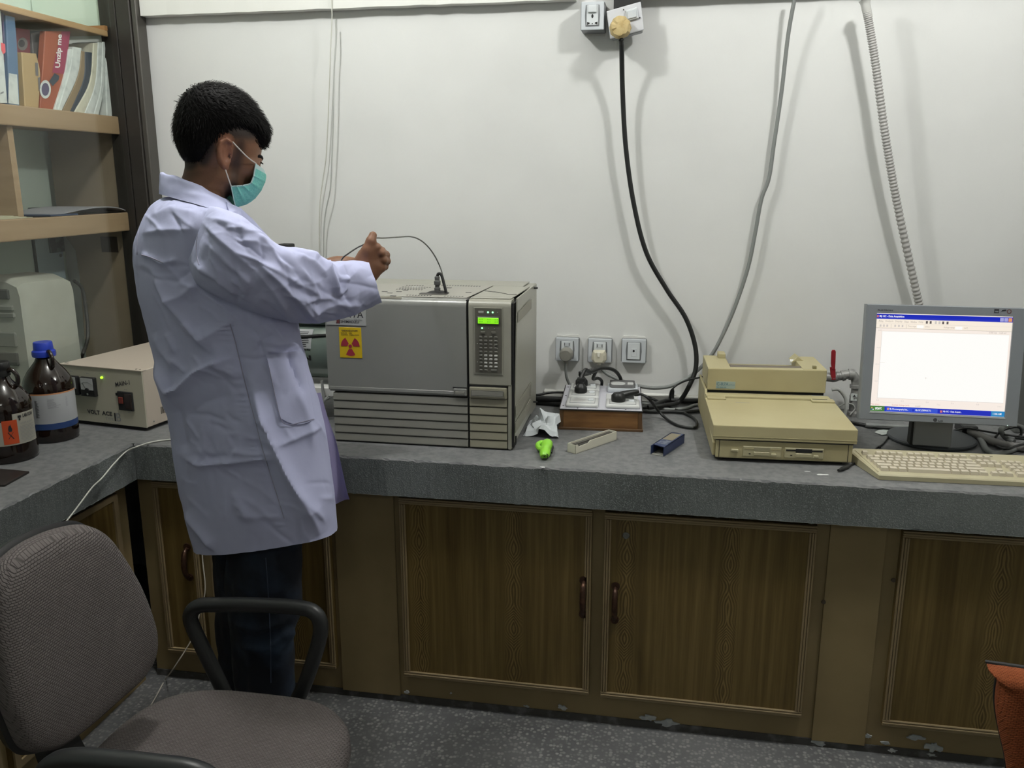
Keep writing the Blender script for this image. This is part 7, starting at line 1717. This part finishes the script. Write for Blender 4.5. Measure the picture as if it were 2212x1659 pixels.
TF = [
 ([(306, 505), (352, 498), (420, 496)], 9, .004, .6), ([(304, 548), (330, 556), (352, 569), (385, 560)], 6, .005, .7),
 ([(326, 575), (352, 625), (387, 676), (425, 722), (457, 762)], 11, .009, .6), ([(352, 655), (395, 640), (440, 600)], 13, .006, .4),
 ([(338, 780), (372, 846), (395, 838), (426, 804), (463, 784), (513, 770)], 8, .009, -.8), ([(463, 784), (490, 800), (515, 815)], 7, .006, .5),
 ([(378, 870), (388, 930), (398, 980)], 14, -.008, .3), ([(392, 986), (440, 1004), (500, 998), (607, 984)], 8, .008, .7), ([(500, 972), (540, 978), (600, 974)], 9, .006, -.4),
 ([(549, 850), (580, 915), (604, 969), (645, 1060), (688, 1156)], 12, .013, -.7),
 ([(622, 757), (640, 800), (662, 850)], 9, -.010, .5), ([(549, 850), (580, 915), (604, 969), (645, 1060), (688, 1156)], 46, .016, -.3), ([(338, 780), (372, 846), (395, 838), (426, 804), (463, 784)], 30, .006, -.9),
 ([(495, 687), (510, 745), (538, 861), (567, 969), (585, 1027), (620, 1140)], 5, -.004, 0),
 ([(401, 1105), (430, 1145), (464, 1190)], 8, .008, .6), ([(513, 1110), (560, 1116), (610, 1110)], 9, .004, .4), ([(500, 1060), (530, 1095), (540, 1130)], 14, .004, .3),
 ([(607, 985), (640, 1050), (690, 1120)], 10, .006, .4), ([(640, 1030), (660, 1080), (700, 1130)], 6, .004, .5), ([(600, 960), (640, 945), (690, 922)], 7, .006, .6),
 ([(640, 840), (664, 905), (672, 970)], 7, .005, .5), ([(440, 700), (470, 760), (480, 820)], 16, .004, .3), ([(400, 900), (440, 870), (500, 850)], 18, -.005, .2),
 ([(430, 740), (470, 715), (505, 690)], 10, .005, .5), ([(330, 720), (350, 760), (385, 800)], 10, .004, .4), ([(540, 730), (600, 745), (640, 742)], 8, .004, .5), ([(560, 700), (590, 720), (640, 728)], 10, .004, -.4),
 ([(320, 470), (370, 452), (430, 462)], 14, .004, .3), ([(440, 455), (470, 470), (500, 500)], 8, .005, .5)]
x, y = projn(G)
def creases(seed, n, poly, ang, spread, hmax):
    r = np.random.default_rng(seed); out = []
    while len(out) < n:
        u, v = r.random(), r.random(); i = v * (len(poly) - 1); k = int(i); f = i - k
        xl_, xr_, yy_ = [poly[k][q] * (1 - f) + poly[k + 1][q] * f for q in range(3)]
        x_ = xl_ + (xr_ - xl_) * u; a = math.radians(r.normal(ang, spread)); L_ = r.uniform(35, 120); b_ = a + r.normal(0, .25)
        out.append(([(x_, yy_), (x_ + L_ * .5 * math.cos(a), yy_ + L_ * .5 * math.sin(a)), (x_ + L_ * .5 * (math.cos(a) + math.cos(b_)), yy_ + L_ * .5 * (math.sin(a) + math.sin(b_)))], r.uniform(3, 7), r.uniform(.3, 1) * hmax * r.choice([1, 1, -1]), r.choice([-.9, .9])))
    return out
TF += creases(21, 95, [(310, 560, 455), (290, 600, 560), (305, 640, 690), (335, 655, 780), (360, 690, 900), (378, 705, 1000), (400, 715, 1120)], 38, 38, .0030)
G = cloth(G, TF, .0015, (1, 1, .6))
# gathers along the side seam
sx_ = np.interp(y, [687, 745, 861, 969, 1027, 1140], [495, 510, 538, 567, 585, 620]); dS = x - sx_
nG = grid_normals(G); nearm = (nG @ np.array(FW)) < 0
G = G + nG * ((.0013 * (np.sin(y * .47 + 2.6 * np.sin(y * .071)) + .6 * np.sin(y * .83 + x * .12)) * (.5 + .5 * np.sin(y * .045 + 1)) * np.exp(-((dS + 12) / 13) ** 2) * ((y > 690) & (y < 1140)) * nearm)[..., None])
coat = grid_part('lab_coat', G, m_coat, man)
# inside lining surface a little smaller at the hem so the edge has thickness
G2 = G[-84:].copy(); c2 = G2.mean(1, keepdims=True); G2 = c2 + (G2 - c2) * .985
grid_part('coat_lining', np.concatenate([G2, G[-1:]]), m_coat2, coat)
# near sleeve
SSP = [
 ((452, 446), (405, 566), 1.700, .075), ((478, 449), (420, 606), 1.672, .085), ((520, 465), (452, 634), 1.664, .088), ((560, 494), (500, 656), 1.672, .088),
 ((600, 526), (552, 676), 1.690, .086), ((640, 534), (600, 690), 1.720, .084), ((676, 546), (648, 699), 1.760, .082), ((704, 566), (694, 697), 1.805, .078),
 ((738, 564), (740, 688), 1.850, .074), ((768, 562), (778, 675), 1.890, .068), ((797, 567), (825, 653), 1.930, .062)]
def sring(top, bot, Y, d, e=2.15):
    t, b = PY(top[0], top[1], Y), PY(bot[0], bot[1], Y); c = (t + b) / 2; return c, (t - b) / 2, (c - CAM).normalized() * d, 0, e
GS = interp_rings([sring(*s) for s in SSP], 20, 260)
SF = [
 ([(555, 566), (599, 605), (644, 650), (686, 695)], 9, .010, .75), ([(552, 582), (602, 642), (626, 678)], 10, .007, .6), ([(577, 572), (620, 598), (695, 641)], 10, .006, .5),
 ([(664, 537), (688, 556), (707, 588), (722, 615), (727, 641)], 8, .012, -.75), ([(727, 641), (742, 623), (745, 596)], 7, .008, .6), ([(700, 566), (716, 580), (733, 610)], 6, .006, .5),
 ([(438, 480), (480, 520), (557, 588)], 12, .006, .5), ([(445, 470), (520, 490), (590, 530)], 10, .005, -.4), ([(640, 648), (680, 642), (722, 645)], 7, .005, .5),
 ([(655, 676), (690, 668), (727, 656), (790, 660)], 9, .005, -.4), ([(420, 570), (470, 600), (520, 640)], 10, .007, .6), ([(440, 520), (500, 570), (560, 630)], 14, .005, .4),
 ([(600, 560), (650, 590), (700, 625)], 10, .005, .5), ([(735, 570), (744, 598), (752, 610)], 6, .005, .4), ([(755, 580), (790, 610), (812, 640)], 22, .003, .2), ([(640, 545), (672, 566), (700, 600)], 9, .006, .5)]
SF += creases(22, 60, [(430, 560, 470), (440, 620, 520), (450, 690, 570), (500, 790, 610), (560, 800, 650), (610, 760, 680)], 36, 24, .0032)
GS = cloth(GS, SF, .0014, (1, 1, 1))
slv = grid_part('sleeve', GS, m_coat, coat)
GSi = GS[-40:].copy(); c2 = GSi.mean(1, keepdims=True); GSi = c2 + (GSi - c2) * .96
grid_part('sleeve_lining', np.concatenate([GSi, GS[-1:]]), m_coat2, coat)
# armhole seam
# far sleeve (left arm), mostly behind the near one
GF_ = interp_rings([sring(*s) for s in (((470, 452), (440, 560), 1.96, .07), ((545, 492), (505, 610), 2.02, .075), ((610, 535), (585, 650), 2.07, .075), ((670, 560), (655, 650), 2.10, .07), ((722, 566), (724, 640), 2.11, .055))], 10, 90)
grid_part('sleeve', cloth(GF_, [], .002), m_coat, coat)
# collar: stand and fold
def colring(L, Rr, d, Y=1.83, tilt=0): return ringspec(L, Rr, Y, d, 0, 2.1)
CG = interp_rings([colring((374, 405), (484, 446), .085), colring((360, 378), (486, 432), .092), colring((347, 374), (494, 432), .100), colring((344, 394), (508, 448), .118), colring((343, 419), (528, 470), .138)], 8, 120)
grid_part('collar', cloth(CG, [([(362, 376), (400, 395), (450, 418)], 10, .004, .5), ([(400, 420), (450, 425), (500, 452)], 10, .003, .4)], .0012), m_coat, coat)
# lapel going down the front edge
lp = [PY(p[0], p[1], Y) for p, Y in (((488, 436), 1.76), ((520, 452), 1.78), ((548, 476), 1.82), ((585, 518), 1.86), ((606, 545), 1.90), ((560, 528), 1.80), ((520, 490), 1.74), ((496, 462), 1.72))]
mpart('lapel', MB().bprism(lp, (-.004, .006, .002), .002, 1), m_coat, coat)
# far front panel hanging open
FPr = []
for (l, r, Y) in (((664, 845), (690, 850), 1.99), ((676, 890), (703, 900), 2.00), ((690, 940), (722, 955), 2.01), ((700, 1000), (736, 1012), 2.02), ((708, 1060), (749, 1060), 2.025), ((712, 1094), (756, 1078), 2.03)):
    a, b = PY(l[0], l[1], Y), PY(r[0], r[1], Y); FPr.append([a.lerp(b, t) + Vector((0, .012 * math.sin(t * 5 + l[1] * .01), 0)) for t in np.linspace(-.8, 1, 22)])
R_ = [crom([FPr[i][j] for i in range(len(FPr))], 8) for j in range(22)]
GP = np.array([[np.array(R_[j][i]) for j in range(22)] for i in range(len(R_[0]))])
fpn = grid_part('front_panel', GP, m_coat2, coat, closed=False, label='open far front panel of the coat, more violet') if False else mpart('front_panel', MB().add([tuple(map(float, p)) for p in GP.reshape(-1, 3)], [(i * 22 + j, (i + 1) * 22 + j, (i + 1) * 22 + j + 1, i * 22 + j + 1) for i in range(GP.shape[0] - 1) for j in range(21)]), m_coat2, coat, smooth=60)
# pocket: a patch offset from the coat surface, found by casting from the camera
from mathutils.bvhtree import BVHTree
def bvh_of(Gr):
    nr, nt_ = Gr.shape[:2]; vs = [Vector(p) for p in Gr.reshape(-1, 3)]
    return BVHTree.FromPolygons(vs, [(i * nt_ + j, i * nt_ + (j + 1) % nt_, (i + 1) * nt_ + (j + 1) % nt_, (i + 1) * nt_ + j) for i in range(nr - 1) for j in range(nt_)])
bv_t = bvh_of(G); bv_s = bvh_of(GS)
def on(bv, x_, y_, off):
    d = ray(x_, y_).normalized(); h = bv.ray_cast(CAM, d)
    return (h[0] - d * off) if h[0] else None
pk = [(575, 766), (651, 757), (666, 830), (680, 906), (624, 919), (607, 903), (590, 830)]
PKL = lambda v: np.interp(v, [766, 830, 904], [575, 590, 607]); PKR = lambda v: np.interp(v, [757, 830, 906], [650, 665, 679])
rows_ = []
for i in range(26):
    t = i / 25; rr = []
    for j in range(16):
        u = j / 15; yl = 766 + (904 - 766) * t; yr = 757 + (906 - 757) * t; xl_ = PKL(yl); xr__ = PKR(yr); yb_ = (15 * math.sin(pi * u) * .8) * max(0, t - .85) / .15
        p = on(bv_t, xl_ + (xr__ - xl_) * u, yl + (yr - yl) * u + yb_, .0045 + .006 * math.exp(-t * 6)); rr.append(p)
    if all(rr): rows_.append(rr)
if len(rows_) > 3:
    nj = 16; pv = [p for r in rows_ for p in r]; n0 = len(pv)
    pf = [(i * nj + j, (i + 1) * nj + j, (i + 1) * nj + j + 1, i * nj + j + 1) for i in range(len(rows_) - 1) for j in range(nj - 1)]
    back2 = [p + FW * .005 for p in pv]; bd = [j for j in range(nj)] + [i * nj + nj - 1 for i in range(1, len(rows_))] + [(len(rows_) - 1) * nj + j for j in range(nj - 2, -1, -1)] + [i * nj for i in range(len(rows_) - 2, 0, -1)]
    pf += [(bd[k], bd[(k + 1) % len(bd)], n0 + bd[(k + 1) % len(bd)], n0 + bd[k]) for k in range(len(bd))]
    pkt = mpart('pocket', MB().add(pv + back2, pf), m_coat, coat, smooth=50)
m_seam = mat('seam_shadow', (.33, .32, .43), .85)
def seamline(name, bv, pts, r=.0011, off=.0006):
    P = [on(bv, p.x, p.y, off) for p in crom([Vector((a, b, 0)) for a, b in pts], 8)]; P = [p for p in P if p]
    if len(P) > 3: mpart(name, MB().tube(P, r, 6), m_seam, coat, smooth=80)
seamline('side_seam', bv_t, [(497, 700), (510, 745), (524, 805), (538, 861), (553, 915), (567, 969), (585, 1027), (614, 1120)])
seamline('pocket_stitch', bv_t, [(577, 770), (588, 825), (606, 902), (623, 917), (650, 912), (678, 905)], .0008, .0055)
seamline('yoke_seam', bv_t, [(306, 550), (328, 557), (352, 568)], .0012)
seamline('armhole_seam', bv_s, [(438, 462), (428, 500), (424, 540), (430, 572)], .0010)
seamline('back_seam', bv_t, [(303, 470), (298, 510), (296, 550)], .0010)
# jeans
m_jean = mat('denim', (.004, .0065, .013), .85, var=(7, (.018, .036, .068), .48, .75), bump=(420, .3, .001)); m_jstitch = mat('denim_seam', (.03, .042, .07), .8)
JN = [((486, 1090), (654, 1090), 1.76, .095), ((487, 1160), (653, 1160), 1.76, .095), ((487, 1250), (651, 1250), 1.76, .09), ((490, 1320), (650, 1325), 1.76, .088), ((494, 1355), (637, 1360), 1.76, .082), ((499, 1410), (636, 1410), 1.76, .080), ((507, 1480), (637, 1480), 1.76, .078), ((513, 1580), (634, 1580), 1.76, .075), ((518, 1690), (632, 1690), 1.76, .075)]
JF = [((455, 1090), (600, 1090), 1.94, .09), ((458, 1200), (600, 1200), 1.94, .085), ((464, 1290), (598, 1290), 1.94, .080), ((468, 1370), (590, 1370), 1.94, .075), ((474, 1480), (584, 1480), 1.94, .07), ((480, 1600), (580, 1610), 1.94, .07)]
jroot = None
for J, jf_ in ((JN, [([(500, 1262), (560, 1290), (640, 1262)], 16, .006, .4), ([(505, 1345), (560, 1360), (632, 1330)], 12, .008, .5), ([(515, 1395), (575, 1402), (632, 1350)], 12, .008, -.5), ([(590, 1420), (615, 1390), (634, 1352)], 9, .006, .4), ([(560, 1250), (575, 1230), (600, 1215)], 12, .004, .3)]), (JF, [([(470, 1260), (490, 1275), (500, 1290)], 10, .005, .4)])):
    GJ = interp_rings([ringspec(a, b, Y, d, 0, 2.1) for a, b, Y, d in J], 12, 110); GJ[..., 2] = np.maximum(GJ[..., 2], .035)
    GJ = cloth(GJ, jf_, .0022, (1, 1, .7)); jl = grid_part('trouser_leg', GJ, m_jean, man)
    if J is JN:
        bvj = bvh_of(GJ); P = [on(bvj, p.x, p.y, .0008) for p in crom([Vector((574, 1205, 0)), Vector((580, 1290, 0)), Vector((584, 1380, 0)), Vector((585, 1475, 0))], 8)]; P = [p for p in P if p]
        if len(P) > 3: mpart('leg_seam', MB().tube(P, .0013, 6), m_jstitch, jl)
# shoes
m_shoe = mat('shoe_black', (.02, .02, .02), .4)
for ff, in ((fr_,), (fl_,)):
    c = Vector(ff); d = Vector((.92, .39, 0)).normalized(); s2 = Vector((-d.y, d.x, 0)); rings = []
    for (t, w_, h_) in ((-.085, .02, .04), (-.07, .036, .075), (-.02, .040, .085), (.04, .042, .07), (.10, .047, .05), (.15, .044, .038), (.18, .028, .026)):
        rings.append([c + d * t + s2 * (w_ * math.cos(a)) + Vector((0, 0, -c.z + .001 + max(0, h_ * (.5 + .5 * math.sin(a)) ** .7))) for a in np.linspace(0, 2 * pi, 17)[:-1]])
    mpart('shoe', MB().loft(rings), m_shoe, man, smooth=50)
bpy.context.view_layer.update()
